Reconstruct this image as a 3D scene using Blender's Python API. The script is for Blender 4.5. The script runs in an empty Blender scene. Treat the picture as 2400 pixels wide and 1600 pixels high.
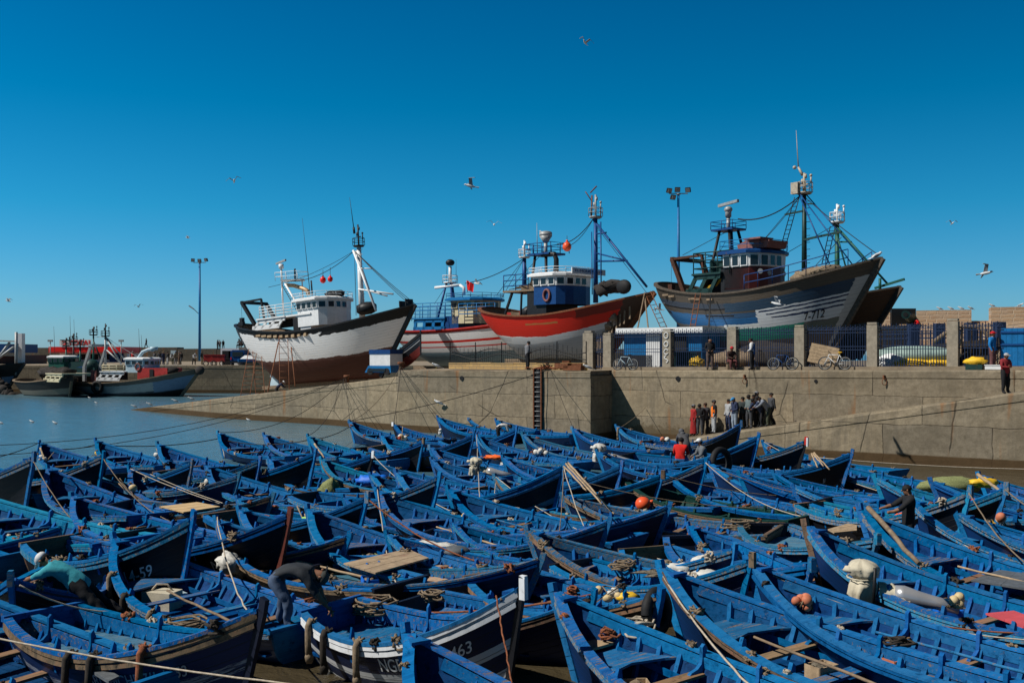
import bpy, bmesh, math, random
from mathutils import Vector, Matrix, Euler, noise
random.seed(7)
R = math.radians
sc = bpy.context.scene
col = sc.collection
# ---------------------------------------------------------------- camera, sky, sun, exposure
F = 2333.333; HZ = 830.0; H = 5.0          # focal length in photo pixels, horizon row, eye height above the water
cam_d = bpy.data.cameras.new('camera'); cam = bpy.data.objects.new('camera', cam_d); col.objects.link(cam)
cam_d.sensor_width = 36; cam_d.lens = 35; cam_d.shift_y = 0.0125; cam_d.clip_end = 20000; cam_d.clip_start = .3
cam.location = (0, 0, H); cam.rotation_euler = (R(90), 0, 0); sc.camera = cam
SUN = Vector((-.660, -.165, .733)).normalized()     # towards the sun
el = math.asin(SUN.z); az = math.atan2(SUN.x, SUN.y)
w = bpy.data.worlds.new("World"); sc.world = w; w.use_nodes = True
nt = w.node_tree; nt.nodes.clear()
sky = nt.nodes.new('ShaderNodeTexSky'); sky.sky_type = 'NISHITA'; sky.sun_disc = False
sky.sun_elevation = el; sky.sun_rotation = az; sky.air_density = 1.0; sky.dust_density = .25; sky.ozone_density = 4.0; sky.altitude = 0
hs = nt.nodes.new('ShaderNodeHueSaturation'); hs.inputs['Saturation'].default_value = 1.1; hs.inputs['Hue'].default_value = .5
hs.inputs['Value'].default_value = 1.0
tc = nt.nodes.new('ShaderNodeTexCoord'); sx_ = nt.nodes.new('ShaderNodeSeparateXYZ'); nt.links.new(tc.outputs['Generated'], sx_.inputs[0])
rp = nt.nodes.new('ShaderNodeValToRGB'); e_ = rp.color_ramp.elements        # clear-air tint, pale low and deep higher; overhead darkened to cut fill light
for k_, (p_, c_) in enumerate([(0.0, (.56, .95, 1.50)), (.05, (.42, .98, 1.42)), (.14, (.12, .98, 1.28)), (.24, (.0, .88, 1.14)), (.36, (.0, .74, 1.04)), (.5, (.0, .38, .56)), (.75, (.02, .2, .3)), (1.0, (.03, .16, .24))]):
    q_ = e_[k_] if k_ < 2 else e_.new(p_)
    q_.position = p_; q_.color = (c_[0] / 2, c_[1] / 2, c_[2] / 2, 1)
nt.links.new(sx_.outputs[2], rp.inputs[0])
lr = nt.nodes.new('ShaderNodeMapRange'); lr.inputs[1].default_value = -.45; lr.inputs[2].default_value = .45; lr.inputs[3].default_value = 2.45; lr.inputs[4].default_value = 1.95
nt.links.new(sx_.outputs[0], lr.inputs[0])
br_ = nt.nodes.new('ShaderNodeMapRange'); br_.inputs[1].default_value = -.25; br_.inputs[2].default_value = .6; br_.inputs[3].default_value = .5; br_.inputs[4].default_value = 1.0  # sky behind the camera dimmed to weaken the fill light
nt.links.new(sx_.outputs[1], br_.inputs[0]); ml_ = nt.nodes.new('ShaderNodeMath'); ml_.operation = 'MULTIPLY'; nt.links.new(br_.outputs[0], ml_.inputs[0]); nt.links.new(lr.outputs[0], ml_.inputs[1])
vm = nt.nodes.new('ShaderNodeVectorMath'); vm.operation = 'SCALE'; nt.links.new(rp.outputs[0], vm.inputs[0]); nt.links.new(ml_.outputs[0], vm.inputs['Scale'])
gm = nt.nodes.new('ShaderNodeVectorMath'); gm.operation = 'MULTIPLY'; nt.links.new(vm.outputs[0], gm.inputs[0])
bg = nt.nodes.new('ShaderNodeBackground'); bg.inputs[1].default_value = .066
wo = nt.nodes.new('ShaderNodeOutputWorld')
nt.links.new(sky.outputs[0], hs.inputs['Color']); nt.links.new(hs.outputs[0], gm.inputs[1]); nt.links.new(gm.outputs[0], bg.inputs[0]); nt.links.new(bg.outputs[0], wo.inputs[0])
sd = bpy.data.lights.new('sun', 'SUN'); sd.energy = 5.0; sd.angle = R(.5); sd.color = (1, .955, .88)
so = bpy.data.objects.new('sun', sd); col.objects.link(so); so.rotation_euler = (-SUN).to_track_quat('-Z', 'Y').to_euler(); so.location = (-30, -20, 60)
sc.view_settings.view_transform = 'Standard'; sc.view_settings.look = 'None'; sc.view_settings.exposure = 0; sc.view_settings.gamma = 1
sc.cycles.max_bounces = 6; sc.cycles.transparent_max_bounces = 8

# ---------------------------------------------------------------- helpers
def pz(px, py, z):                 # point of a photo pixel on the level z
    D = (H - z) * F / (py - HZ); return Vector(((px - 1200) / F * D, D, z))
def pd(px, py, D):                 # point of a photo pixel at distance D
    return Vector(((px - 1200) / F * D, D, H - (py - HZ) / F * D))
V = Vector
def lerp(a, b, t): return a + (b - a) * t
def interp(tab, x):
    if x <= tab[0][0]: return tab[0][1]
    for (x0, y0), (x1, y1) in zip(tab, tab[1:]):
        if x <= x1: return y0 + (y1 - y0) * (x - x0) / (x1 - x0)
    return tab[-1][1]
def tag(o, label=None, cat=None, group=None, kind=None):
    if label: o['label'] = label
    if cat: o['category'] = cat
    if group: o['group'] = group
    if kind: o['kind'] = kind
    return o
def empty(name, loc=(0, 0, 0), rz=0, label=None, cat=None, group=None):
    o = bpy.data.objects.new(name, None); col.objects.link(o); o.location = loc; o.rotation_euler = (0, 0, rz)
    o.empty_display_size = .2
    return tag(o, label, cat, group)
class MB:
    def __init__(s): s.v = []; s.f = []; s.m = []; s.uv = {}; s.sm = []
    def add(s, vs, fs, mi=0, smooth=False):
        b = len(s.v); s.v += [tuple(v) for v in vs]
        for f in fs: s.f.append(tuple(b + i for i in f)); s.m.append(mi); s.sm.append(smooth)
        return b
    def box(s, c, size, mi=0, rz=0, rot=None):
        hx, hy, hz = size[0] / 2, size[1] / 2, size[2] / 2
        M = rot if rot is not None else Matrix.Rotation(rz, 3, 'Z')
        c = V(c)
        vs = [c + M @ V((x, y, z)) for x in (-hx, hx) for y in (-hy, hy) for z in (-hz, hz)]
        s.add(vs, [(0, 1, 3, 2), (4, 6, 7, 5), (0, 4, 5, 1), (2, 3, 7, 6), (0, 2, 6, 4), (1, 5, 7, 3)], mi)
        return s
    def beam(s, a, b, w, h, mi=0, up=(0, 0, 1)):
        a = V(a); b = V(b); d = (b - a); 
        if d.length < 1e-6: return s
        d.normalize(); u = V(up)
        if abs(d.dot(u)) > .98: u = V((0, 1, 0)) if abs(d.y) < .9 else V((1, 0, 0))
        x = d.cross(u).normalized(); y = x.cross(d).normalized()
        vs = [p + x * sx * w / 2 + y * sy * h / 2 for p in (a, b) for sx, sy in ((-1, -1), (1, -1), (1, 1), (-1, 1))]
        s.add(vs, [(0, 3, 2, 1), (4, 5, 6, 7), (0, 1, 5, 4), (1, 2, 6, 5), (2, 3, 7, 6), (3, 0, 4, 7)], mi)
        return s
    def tube(s, pts, r, n=6, mi=0, cap=True, smooth=True):
        pts = [V(p) for p in pts]; N = len(pts); rr = r if isinstance(r, (list, tuple)) else [r] * N
        px = None; vs = []
        for i, p in enumerate(pts):
            d = (pts[min(i + 1, N - 1)] - pts[max(i - 1, 0)])
            d = d.normalized() if d.length > 1e-9 else V((0, 0, 1))
            if px is None:
                u = V((0, 0, 1)) if abs(d.z) < .9 else V((0, 1, 0)); px = d.cross(u).normalized()
            else:
                px = (px - d * px.dot(d)); px = px.normalized() if px.length > 1e-6 else d.cross(V((0, 0, 1))).normalized()
            y = px.cross(d)
            for k in range(n):
                a = 2 * math.pi * k / n; vs.append(p + (px * math.cos(a) + y * math.sin(a)) * rr[i])
        fs = [(i * n + k, i * n + (k + 1) % n, (i + 1) * n + (k + 1) % n, (i + 1) * n + k) for i in range(N - 1) for k in range(n)]
        b = s.add(vs, fs, mi, smooth)
        if cap:
            s.f.append(tuple(b + k for k in range(n))[::-1]); s.m.append(mi); s.sm.append(False)
            s.f.append(tuple(b + (N - 1) * n + k for k in range(n))); s.m.append(mi); s.sm.append(False)
        return s
    def cyl(s, a, b, r, n=10, mi=0, r2=None): return s.tube([a, b], [r, r if r2 is None else r2], n, mi)
    def ell(s, c, r, n=10, mi=0, rot=None, lump=0, seed=0):
        c = V(c); r = V(r) if not isinstance(r, (int, float)) else V((r, r, r)); vs = []; m = n // 2 + 1
        for i in range(m + 1):
            th = math.pi * i / m
            for k in range(n):
                a = 2 * math.pi * k / n
                d = V((math.sin(th) * math.cos(a), math.sin(th) * math.sin(a), math.cos(th)))
                q = V((d.x * r.x, d.y * r.y, d.z * r.z))
                if lump: q *= 1 + lump * noise.noise(d * 2.2 + V((seed, seed * 1.7, 0)))
                if rot is not None: q = rot @ q
                vs.append(c + q)
        fs = [(i * n + k, (i + 1) * n + k, (i + 1) * n + (k + 1) % n, i * n + (k + 1) % n) for i in range(m) for k in range(n)]
        s.add(vs, fs, mi, True); return s
    def prism(s, poly, off, mi=0):       # poly: list of 3-D points (planar), extruded by vector off
        poly = [V(p) for p in poly]; n = len(poly); off = V(off)
        vs = poly + [p + off for p in poly]
        s.add(vs, [tuple(range(n))[::-1], tuple(range(n, 2 * n))] + [(i, (i + 1) % n, n + (i + 1) % n, n + i) for i in range(n)], mi)
        return s
    def grid(s, rows, mi=0, smooth=True, closed=False, mif=None):   # rows of points; uv stored
        nr = len(rows); nc = len(rows[0]); b = len(s.v)
        for i, r in enumerate(rows):
            for j, p in enumerate(r):
                s.uv[len(s.v)] = (i / (nr - 1), j / (nc - 1)); s.v.append(tuple(p))
        for i in range(nr - 1):
            for j in range(nc - 1):
                s.f.append((b + i * nc + j, b + (i + 1) * nc + j, b + (i + 1) * nc + j + 1, b + i * nc + j + 1))
                s.m.append(mif(i, j) if mif else mi); s.sm.append(smooth)
        return s
    def mesh(s, name, mats):
        me = bpy.data.meshes.new(name); me.from_pydata(s.v, [], s.f)
        for m in (mats if isinstance(mats, (list, tuple)) else [mats]): me.materials.append(m)
        me.polygons.foreach_set('material_index', s.m); me.polygons.foreach_set('use_smooth', s.sm)
        if s.uv:
            ul = me.uv_layers.new(name='UVMap')
            for l in me.loops: ul.data[l.index].uv = s.uv.get(l.vertex_index, (0, 0))
        me.update(); return me
    def build(s, name, mats, parent=None, loc=None, **kw):
        o = bpy.data.objects.new(name, s.mesh(name, mats)); col.objects.link(o)
        if parent is not None: o.parent = parent
        if loc is not None: o.location = loc
        if kw: tag(o, kw.get('label'), kw.get('cat'), kw.get('group'), kw.get('kind'))
        return o
def sweep(mb, pts, w, h, side=None, mi=0):    # rectangular section swept along pts, w sideways, h up
    pts = [V(p) for p in pts]; N = len(pts); vs = []
    for i, p in enumerate(pts):
        d = (pts[min(i + 1, N - 1)] - pts[max(i - 1, 0)]).normalized()
        x = d.cross(V((0, 0, 1))); x = x.normalized() if x.length > 1e-4 else V((1, 0, 0))
        y = x.cross(d).normalized()
        for sx, sy in ((-1, -1), (1, -1), (1, 1), (-1, 1)): vs.append(p + x * sx * w / 2 + y * sy * h / 2)
    fs = [(i * 4 + k, i * 4 + (k + 1) % 4, i * 4 + 4 + (k + 1) % 4, i * 4 + 4 + k) for i in range(N - 1) for k in range(4)]
    fs += [(3, 2, 1, 0), tuple((N - 1) * 4 + k for k in range(4))]
    mb.add(vs, fs, mi)
# ---------------------------------------------------------------- node material helper
class NM:
    def __init__(s, name, rough=.6, metal=0, spec=.3):
        s.m = bpy.data.materials.new(name); s.m.use_nodes = True; s.t = s.m.node_tree; s.b = s.t.nodes['Principled BSDF']
        s.b.inputs['Roughness'].default_value = rough; s.b.inputs['Metallic'].default_value = metal
        s.b.inputs['Specular IOR Level'].default_value = spec; s._c = None
    def n(s, t, **kw):
        x = s.t.nodes.new(t)
        for k, v in kw.items(): setattr(x, k, v)
        return x
    def l(s, a, b): s.t.links.new(a, b)
    def coord(s, kind='Object', scale=(1, 1, 1), rot=(0, 0, 0)):
        c = s.n('ShaderNodeTexCoord'); mp = s.n('ShaderNodeMapping'); mp.inputs['Scale'].default_value = scale; mp.inputs['Rotation'].default_value = rot
        s.l(c.outputs[kind], mp.inputs[0])
        if kind == 'Object':
            oi = s.n('ShaderNodeObjectInfo'); ml = s.n('ShaderNodeMath', operation='MULTIPLY'); ml.inputs[1].default_value = 37.0
            s.l(oi.outputs['Random'], ml.inputs[0]); s.l(ml.outputs[0], mp.inputs['Location'])
        return mp.outputs[0]
    def noise(s, co, scale=5, detail=4, rough=.6, dist=0):
        x = s.n('ShaderNodeTexNoise'); x.inputs['Scale'].default_value = scale; x.inputs['Detail'].default_value = detail
        x.inputs['Roughness'].default_value = rough; x.inputs['Distortion'].default_value = dist
        s.l(co, x.inputs['Vector']); return x.outputs['Fac']
    def ramp(s, fac, stops, interp='LINEAR'):
        x = s.n('ShaderNodeValToRGB'); e = x.color_ramp; e.interpolation = interp
        while len(e.elements) > 1: e.elements.remove(e.elements[-1])
        e.elements[0].position = stops[0][0]; c = stops[0][1]; e.elements[0].color = (c, c, c, 1) if isinstance(c, (int, float)) else (*c[:3], 1)
        for p, c in stops[1:]:
            q = e.elements.new(p); q.color = (c, c, c, 1) if isinstance(c, (int, float)) else (*c[:3], 1)
        s.l(fac, x.inputs[0]); return x.outputs[0]
    def math(s, op, a, b=0.0, c=None):
        x = s.n('ShaderNodeMath', operation=op)
        for i, q in enumerate((a, b, c)):
            if q is None: continue
            if isinstance(q, (int, float)): x.inputs[i].default_value = q
            else: s.l(q, x.inputs[i])
        return x.outputs[0]
    def mix(s, fac, a, b, mode='MIX'):
        x = s.n('ShaderNodeMixRGB', blend_type=mode)
        for i, q in enumerate((fac, a, b)):
            if isinstance(q, (int, float)): x.inputs[i].default_value = q if i == 0 else (q, q, q, 1)
            elif isinstance(q, tuple): x.inputs[i].default_value = (*q[:3], 1)
            else: s.l(q, x.inputs[i])
        return x.outputs[0]
    def color(s, c):
        if isinstance(c, tuple): s.b.inputs['Base Color'].default_value = (*c[:3], 1)
        else: s.l(c, s.b.inputs['Base Color'])
        return s
    def rand(s): return s.n('ShaderNodeObjectInfo').outputs['Random']
    def bump(s, h, strength=.3, dist=.02):
        x = s.n('ShaderNodeBump'); x.inputs['Strength'].default_value = strength; x.inputs['Distance'].default_value = dist
        s.l(h, x.inputs['Height']); s.l(x.outputs[0], s.b.inputs['Normal']); return s
    def sep(s, co):
        x = s.n('ShaderNodeSeparateXYZ'); s.l(co, x.inputs[0]); return x.outputs
def srgb(r, g, b):
    f = lambda c: (c / 255 / 12.92) if c <= 10 else ((c / 255 + .055) / 1.055) ** 2.4
    return (f(r), f(g), f(b))
def plain(name, c, rough=.6, metal=0, var=.25, scale=6, bump=.15, spec=.3, dirt=None, dirt_amt=.5):
    m = NM(name, rough, metal, spec); co = m.coord('Object')
    f = m.noise(co, scale, 5, .65); lo = tuple(x * (1 - var) for x in c); hi = tuple(min(1, x * (1 + var)) for x in c)
    cc = m.ramp(f, [(.3, lo), (.7, hi)])
    if dirt:
        g = m.ramp(m.noise(co, scale * .45, 8, .75), [(.5 + .2 * (1 - dirt_amt), 0.0), (.62 + .2 * (1 - dirt_amt), 1.0)]); cc = m.mix(g, cc, dirt)
    m.color(cc)
    if bump: m.bump(m.noise(co, scale * 6, 4, .7), bump, .01)
    return m.m
# ================================================================ materials of the setting
def m_water():
    m = NM('harbour_water', .20, 0, .5); co = m.coord('Object')
    g = m.n('ShaderNodeNewGeometry').outputs['Position']; y = m.sep(g)
    f = m.math('MULTIPLY_ADD', y[1], .02, m.math('MULTIPLY', y[0], -.016))       # bluer towards the far left: sky reflection put into the colour
    f = m.math('ADD', f, m.math('MULTIPLY', m.noise(co, .06, 3), .5))
    c = m.ramp(f, [(.75, (.060, .047, .026)), (1.0, (.062, .058, .040)), (1.75, (.075, .16, .21))])
    m.color(c)
    m1 = m.coord('Object', (1, 1, 1)); a = m.noise(m1, 1.3, 5, .62, .4); b = m.noise(m1, .32, 3, .5, .3)
    h = m.math('ADD', m.math('MULTIPLY', a, .5), b); m.bump(h, .9, .3); return m.m
def m_concrete(name, base=(.305, .250, .172), tide=True, low=None, joint=(5.2, 1.35), dark=.0):
    m = NM(name, .9, 0, .15); uv = m.n('ShaderNodeTexCoord').outputs['UV']; s = m.sep(uv)
    o = m.coord('Object')
    big = m.noise(uv, .35, 6, .7); fine = m.noise(uv, 3.2, 8, .75); mic = m.noise(uv, 22, 3, .7)
    b = base; c = m.ramp(big, [(.3, tuple(x * .62 for x in b)), (.5, b), (.72, (b[0] * 1.16, b[1] * 1.17, b[2] * 1.2))])
    c = m.mix(m.ramp(fine, [(.42, 0.0), (.66, .8)]), c, (b[0] * .55, b[1] * .54, b[2] * .52))
    c = m.mix(m.ramp(mic, [(.3, .35), (.45, 0.0)]), c, (b[0] * .45, b[1] * .42, b[2] * .4))
    # casting joints and cracks, wandering a little
    wv = m.n('ShaderNodeVectorMath', operation='ADD'); nz = m.n('ShaderNodeTexNoise'); nz.inputs['Scale'].default_value = 1.1; nz.inputs['Detail'].default_value = 6
    m.l(uv, nz.inputs['Vector']); sc_ = m.n('ShaderNodeVectorMath', operation='SCALE'); sc_.inputs['Scale'].default_value = .22; m.l(nz.outputs['Color'], sc_.inputs[0])
    m.l(uv, wv.inputs[0]); m.l(sc_.outputs[0], wv.inputs[1])
    br = m.n('ShaderNodeTexBrick', offset=.37, offset_frequency=2); br.inputs['Scale'].default_value = 1; br.inputs['Brick Width'].default_value = joint[0]; br.inputs['Row Height'].default_value = joint[1]
    br.inputs['Mortar Size'].default_value = .022; br.inputs['Mortar Smooth'].default_value = .6; m.l(wv.outputs[0], br.inputs['Vector'])
    br.inputs['Color1'].default_value = (.74, .76, .80, 1); br.inputs['Color2'].default_value = (1.12, 1.10, 1.06, 1); br.inputs['Mortar'].default_value = (.9, .9, .9, 1); c = m.mix(.85, c, br.outputs['Color'], 'MULTIPLY')
    jm = m.math('MULTIPLY', br.outputs['Fac'], m.ramp(m.noise(uv, .8, 4, .7), [(.35, .35), (.6, 1.0)]))
    c = m.mix(jm, c, (.05, .04, .03))
    vo = m.n('ShaderNodeTexVoronoi', feature='DISTANCE_TO_EDGE'); vo.inputs['Scale'].default_value = .19; m.l(wv.outputs[0], vo.inputs['Vector'])
    ck = m.math('MULTIPLY', m.ramp(vo.outputs[0], [(.0, .9), (.008, 0.0)]), m.ramp(m.noise(uv, .25, 2), [(.5, 0.0), (.56, .9)]))
    c = m.mix(ck, c, (.03, .025, .02))
    # weather streaks running down, rust under a few spots
    mp = m.n('ShaderNodeMapping'); mp.inputs['Scale'].default_value = (1.7, .14, 1); m.l(uv, mp.inputs[0])
    c = m.mix(m.ramp(m.noise(mp.outputs[0], 1, 5, .75), [(.50, 0.0), (.70, .7)]), c, (b[0] * .5, b[1] * .52, b[2] * .56))
    mp2 = m.n('ShaderNodeMapping'); mp2.inputs['Scale'].default_value = (.9, .1, 1); mp2.inputs['Location'].default_value = (31, 3, 0); m.l(uv, mp2.inputs[0])
    c = m.mix(m.ramp(m.noise(mp2.outputs[0], 1, 3, .6), [(.63, 0.0), (.69, .6)]), c, (.26, .12, .045))
    if low:      # damp, weedy foot of the wall
        c = m.mix(m.ramp(m.math('ADD', s[1], m.math('MULTIPLY', m.math('SUBTRACT', fine, .5), 2.2)), [(low - .55, .8), (low + .35, 0.0)]), c, (.085, .062, .034))
    if tide:
        e = m.math('ADD', s[1], m.math('MULTIPLY', m.math('SUBTRACT', fine, .5), .10))
        c = m.mix(m.ramp(e, [(.40, 1.0), (.46, 0.0)]), c, m.mix(fine, (.045, .028, .013), (.11, .07, .035)))
    m.color(c)
    hh = m.math('ADD', m.math('MULTIPLY', fine, .6), m.math('MULTIPLY', mic, .3)); hh = m.math('SUBTRACT', hh, m.math('ADD', m.math('MULTIPLY', jm, .8), ck))
    m.bump(hh, .55, .05); return m.m
M = {}
M['water'] = m_water(); M['conc'] = m_concrete('quay_concrete'); M['conc_low'] = m_concrete('quay_concrete_damp', low=1.25, joint=(6.5, 1.5))
M['conc_ramp'] = m_concrete('ramp_concrete', (.275, .228, .16), joint=(4.6, 1.9)); M['conc_far'] = m_concrete('far_quay_concrete', (.20, .165, .115), joint=(3.0, 1.0))
M['breakw'] = m_concrete('breakwater_render', (.175, .155, .12), tide=False, joint=(14, 5))
M['deck'] = plain('quay_top_concrete', (.25, .20, .14), .9, 0, .25, 1.5, .4, dirt=(.12, .09, .06), dirt_amt=.5)
M['sand'] = plain('boatyard_ground', (.16, .13, .095), .95, 0, .3, .8, .4)
u2 = V((.83, -.557)); n2 = V((.557, .83))
def W2(p, z): return V((p[0], p[1], z))
# ---------------------------------------------------------------- water
mb = MB(); mb.add([(-3000, -300, 0), (3000, -300, 0), (3000, 6000, 0), (-3000, 6000, 0)], [(0, 1, 2, 3)])
mb.build('water', M['water'], kind='structure')
# ---------------------------------------------------------------- quay walls
T0, T1, T2, T3 = V((-34.4, 89.7)), V((-23.5, 78.3)), V((-12.9, 70.3)), V((-7.4, 64.8))
A = V((4.49, 56.9)); C = A + n2 * 2.6; E = C + u2 * 46
def ztop(p): return 4.06 + .0093 * max(0, (p - C).dot(u2))
def wall_strip(mb, pts, mi=0, step=.9, zlo=-1.2, u0=0, rows=8, rough=.035, chip=True):
    """pts: (xy, ztop) list; a concrete face with slightly uneven surface; last rows round over into the top"""
    P = []; u = u0
    for (a, za), (b, zb) in zip(pts, pts[1:]):
        n = max(1, int((b - a).length / step))
        for i in range(n): P.append((a.lerp(b, i / n), lerp(za, zb, i / n), u + (b - a).length * i / n))
        u += (b - a).length
    P.append((pts[-1][0], pts[-1][1], u))
    rr = []
    b0 = len(mb.v)
    for k, (p, zt, uu) in enumerate(P):
        d = (P[min(k + 1, len(P) - 1)][0] - P[max(k - 1, 0)][0]).normalized(); nn = V((d.y, -d.x))
        if nn.y > 0: nn = -nn
        row = []
        zs = [lerp(zlo, zt - .42, i / (rows - 1)) for i in range(rows)] + [zt - .40, zt - .09, zt - .02, zt]
        outs = [0] * rows + [.03, .035, .0, -.10]
        for z, o_ in zip(zs, outs):
            q = V((p.x, p.y, z)); w_ = noise.noise(V((uu * .7, z * .9, u0))) * rough
            if chip and z > zt - .2: w_ += min(0, noise.noise(V((uu * 2.1, z, 5.3))) * .10)
            row.append((q.x + nn.x * (o_ + w_), q.y + nn.y * (o_ + w_), z + (min(0, noise.noise(V((uu * 1.7, 3, 1))) * .07) if z == zt and chip else 0)))
        rr.append((row, uu, zs))
    n = len(rr[0][0])
    for row, uu, zs in rr:
        for q, z in zip(row, zs): mb.uv[len(mb.v)] = (uu, z); mb.v.append(q)
    for i in range(len(rr) - 1):
        for j in range(n - 1):
            a = b0 + i * n + j; mb.f.append((a, a + n, a + n + 1, a + 1)); mb.m.append(mi); mb.sm.append(False)
    return [r[0][-1] for r in rr]
left_pts = [(T0, .03), (T1, 1.5), (T2, 2.83), (T3 + V((.1, 0)), 3.58)]
mb = MB(); e1 = wall_strip(mb, left_pts, u0=3)
mb.build('slipway_wall', M['conc'], label='low sloping concrete wall of the slipway running down into the water', cat='wall')
mb = MB(); e2 = wall_strip(mb, [(T3, 3.97), (A, 4.05)], u0=40)
e3 = wall_strip(mb, [(A, 3.80), (A + n2 * 2.4, 3.80), (C, 3.82)], u0=60, rough=.05)
mb.build('quay_block', M['conc'], label='projecting concrete quay block with the iron ladder on its face', cat='quay')
mb = MB(); e4 = wall_strip(mb, [(C, ztop(C)), (E, ztop(E))], u0=80)
mb.build('quay_wall', M['conc_low'], label='long cracked concrete quay wall below the blue fence', cat='quay')
# ---------------------------------------------------------------- ground behind the edges (one deck, one slip)
mb = MB()
front = [V((T3.x, T3.y, 3.97)), V((A.x, A.y, 4.05)), V((A.x, A.y, 4.05)) + V((.3, .5, 0)), W2(C, ztop(C)), W2(E, ztop(E))]
deckpts = []
def inset(p, d=.09): return V((p[0] + n2.x * d, p[1] + n2.y * d, p[2]))
f = [inset(V((T3.x, T3.y, 3.97))), inset(V((A.x - .1, A.y, 4.05)))]
mb.add([f[0], f[1], W2(A + n2 * 4 + V((-.1, 0)), 4.05), W2(T3 + n2 * 4, 4.02)], [(0, 1, 2, 3)])
mb.add([W2(A + n2 * 4 + V((-.1, 0)), 4.05), inset(W2(C, ztop(C))), W2(C + n2 * 4, ztop(C))], [(0, 1, 2)])
mb.add([inset(W2(C, ztop(C))), inset(W2(E, ztop(E))), W2(E + n2 * 4, ztop(E)), W2(C + n2 * 4, ztop(C))], [(0, 1, 2, 3)])
mb.add([W2(A + n2*.06+V((-.15,0)), 3.79), W2(A + n2*.06+V((.06,-.1)), 3.79), W2(C+V((.0,-.05)), 3.81), W2(C + V((-.3,0)), 3.81)], [(0, 1, 2, 3)])
mb.add([W2(A+V((-.1,0)) + n2*.09, 3.7), W2(C + V((-.2,0)), 3.7), W2(C + V((-.2,0)), 4.05), W2(A+V((-.1,0)) + n2*.09, 4.05)], [(0, 1, 2, 3)])
mb.add([W2(A - V((.5,-.33)), 3.77), W2(A + V((.0,.04)), 3.77), W2(C+V((.02,.0)), 3.77), W2(C + n2 * 2, 3.77), W2(A - V((3,-2)) + n2 * 4, 3.77)], [(0, 1, 2, 3, 4)])
mb.prism([W2(A - u2 * .14 + n2 * .12, -1), W2(C - u2 * .12 + n2 * .0, -1), W2(C - u2 * .02 + n2 * .12, -1), W2(C + u2 * 1.5 + n2 * .14, -1), W2(C + u2 * 1.5 + n2 * 3, -1), W2(A - u2 * 3 + n2 * 4.5, -1)], (0, 0, 4.97))
mb.build('quay_deck', M['deck'], kind='structure')
mb = MB()
mb.add([W2(T3 + n2 * 4, 4.02), W2(A + n2 * 4, 4.05), W2(C + n2 * 4, ztop(C)), W2(E + n2 * 4, ztop(E)), W2(E + n2 * 160, 4.5), W2(T3 + n2 * 160, 4.02)], [(0, 1, 2, 3, 4, 5)])
mb.build('boatyard_ground', M['sand'], kind='structure')
mb = MB(); L_ = [(p, z) for p, z in left_pts]
for (a, za), (b, zb) in zip(L_, L_[1:]):
    a2, b2 = a + n2 * 26, b + n2 * 26
    mb.add([inset(W2(a, za)), inset(W2(b, zb)), W2(b2, zb), W2(a2, za)], [(0, 1, 2, 3)])
mb.add([W2(T3, 3.97), W2(T3 + n2 * 26, 3.97), W2(T3 + n2 * 26, 2.5), W2(T3, 2.5)], [(0, 1, 2, 3)])
mb.build('slipway', M['deck'], kind='structure')
# ---------------------------------------------------------------- ramp at the right
RB = V((16, 46.8))
def zr(p): return 1.43 + .174 * (V((p[0], p[1])).dot(u2) + 16.87)
ra, rb_ = RB - u2 * 14, RB + u2 * 26
ra0 = RB - u2 * 5.6
mb = MB(); wall_strip(mb, [(ra, zr(ra)), (rb_, zr(rb_))], u0=130, zlo=-1.4, rough=.06)
pa, pb = C + u2 * -4, C + u2 * 46
w_ = (C - RB).dot(n2)
mb2 = MB(); N = 40
for i in range(N + 1):
    p = ra.lerp(rb_, i / N)
    for j, k in enumerate((.1, w_ * .5, w_)):
        q = p + n2 * k; mb2.uv[len(mb2.v)] = (i * 1.0, k + 5); mb2.v.append((q.x, q.y, zr(p) + noise.noise(V((i * .6, k, 0))) * .03 - (0.012 if j else 0)))
for i in range(N):
    for j in range(2):
        a = i * 3 + j; mb2.f.append((a, a + 3, a + 4, a + 1)); mb2.m.append(0); mb2.sm.append(False)
mb2.build('boat_ramp', M['conc_ramp'], kind='structure')
mb.build('ramp_wall', M['conc_ramp'], label='rough concrete side wall of the boat ramp climbing to the right', cat='wall')
# ---------------------------------------------------------------- far quay, breakwater
fq = [(V((-110, 138)), 3.55), (V((-42, 128)), 3.57), (V((-4, 126)), 3.6)]
mb = MB(); wall_strip(mb, fq, u0=0, step=2.5, rough=.03, rows=5)
mb.build('far_quay_wall', M['conc_far'], label='distant stone quay wall beyond the moored trawlers', cat='quay')
mb = MB(); mb.add([(-110, 138.1, 3.55), (-42, 128.1, 3.57), (-4, 126.1, 3.6), (40, 126, 3.65), (60, 230, 3.8), (-140, 230, 3.6)], [(0, 1, 2, 3, 4, 5)])
mb.build('far_quay_ground', M['deck'], kind='structure')
mb = MB()
bx = [(-150, 6.25), (-86, 6.27), (-64.6, 6.35), (-64.5, 6.05), (-57, 6.1), (-56.9, 5.95), (0, 6.0), (60, 6.0)]
for (x0, z0), (x1, z1) in zip(bx, bx[1:]):
    if x1 - x0 < 1: continue
    b = len(mb.v)
    for x, z in ((x0, 3.3), (x1, 3.3), (x1, z1), (x0, z0)): mb.uv[len(mb.v)] = (x, z); mb.v.append((x, 192, z))
    for x, z in ((x0, 3.3), (x1, 3.3), (x1, z1), (x0, z0)): mb.uv[len(mb.v)] = (x, z + 2); mb.v.append((x, 196, z))
    for q in ((0, 1, 2, 3), (5, 4, 7, 6), (3, 2, 6, 7), (0, 3, 7, 4), (1, 5, 6, 2)): mb.f.append(tuple(b + i for i in q)); mb.m.append(0); mb.sm.append(False)
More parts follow.
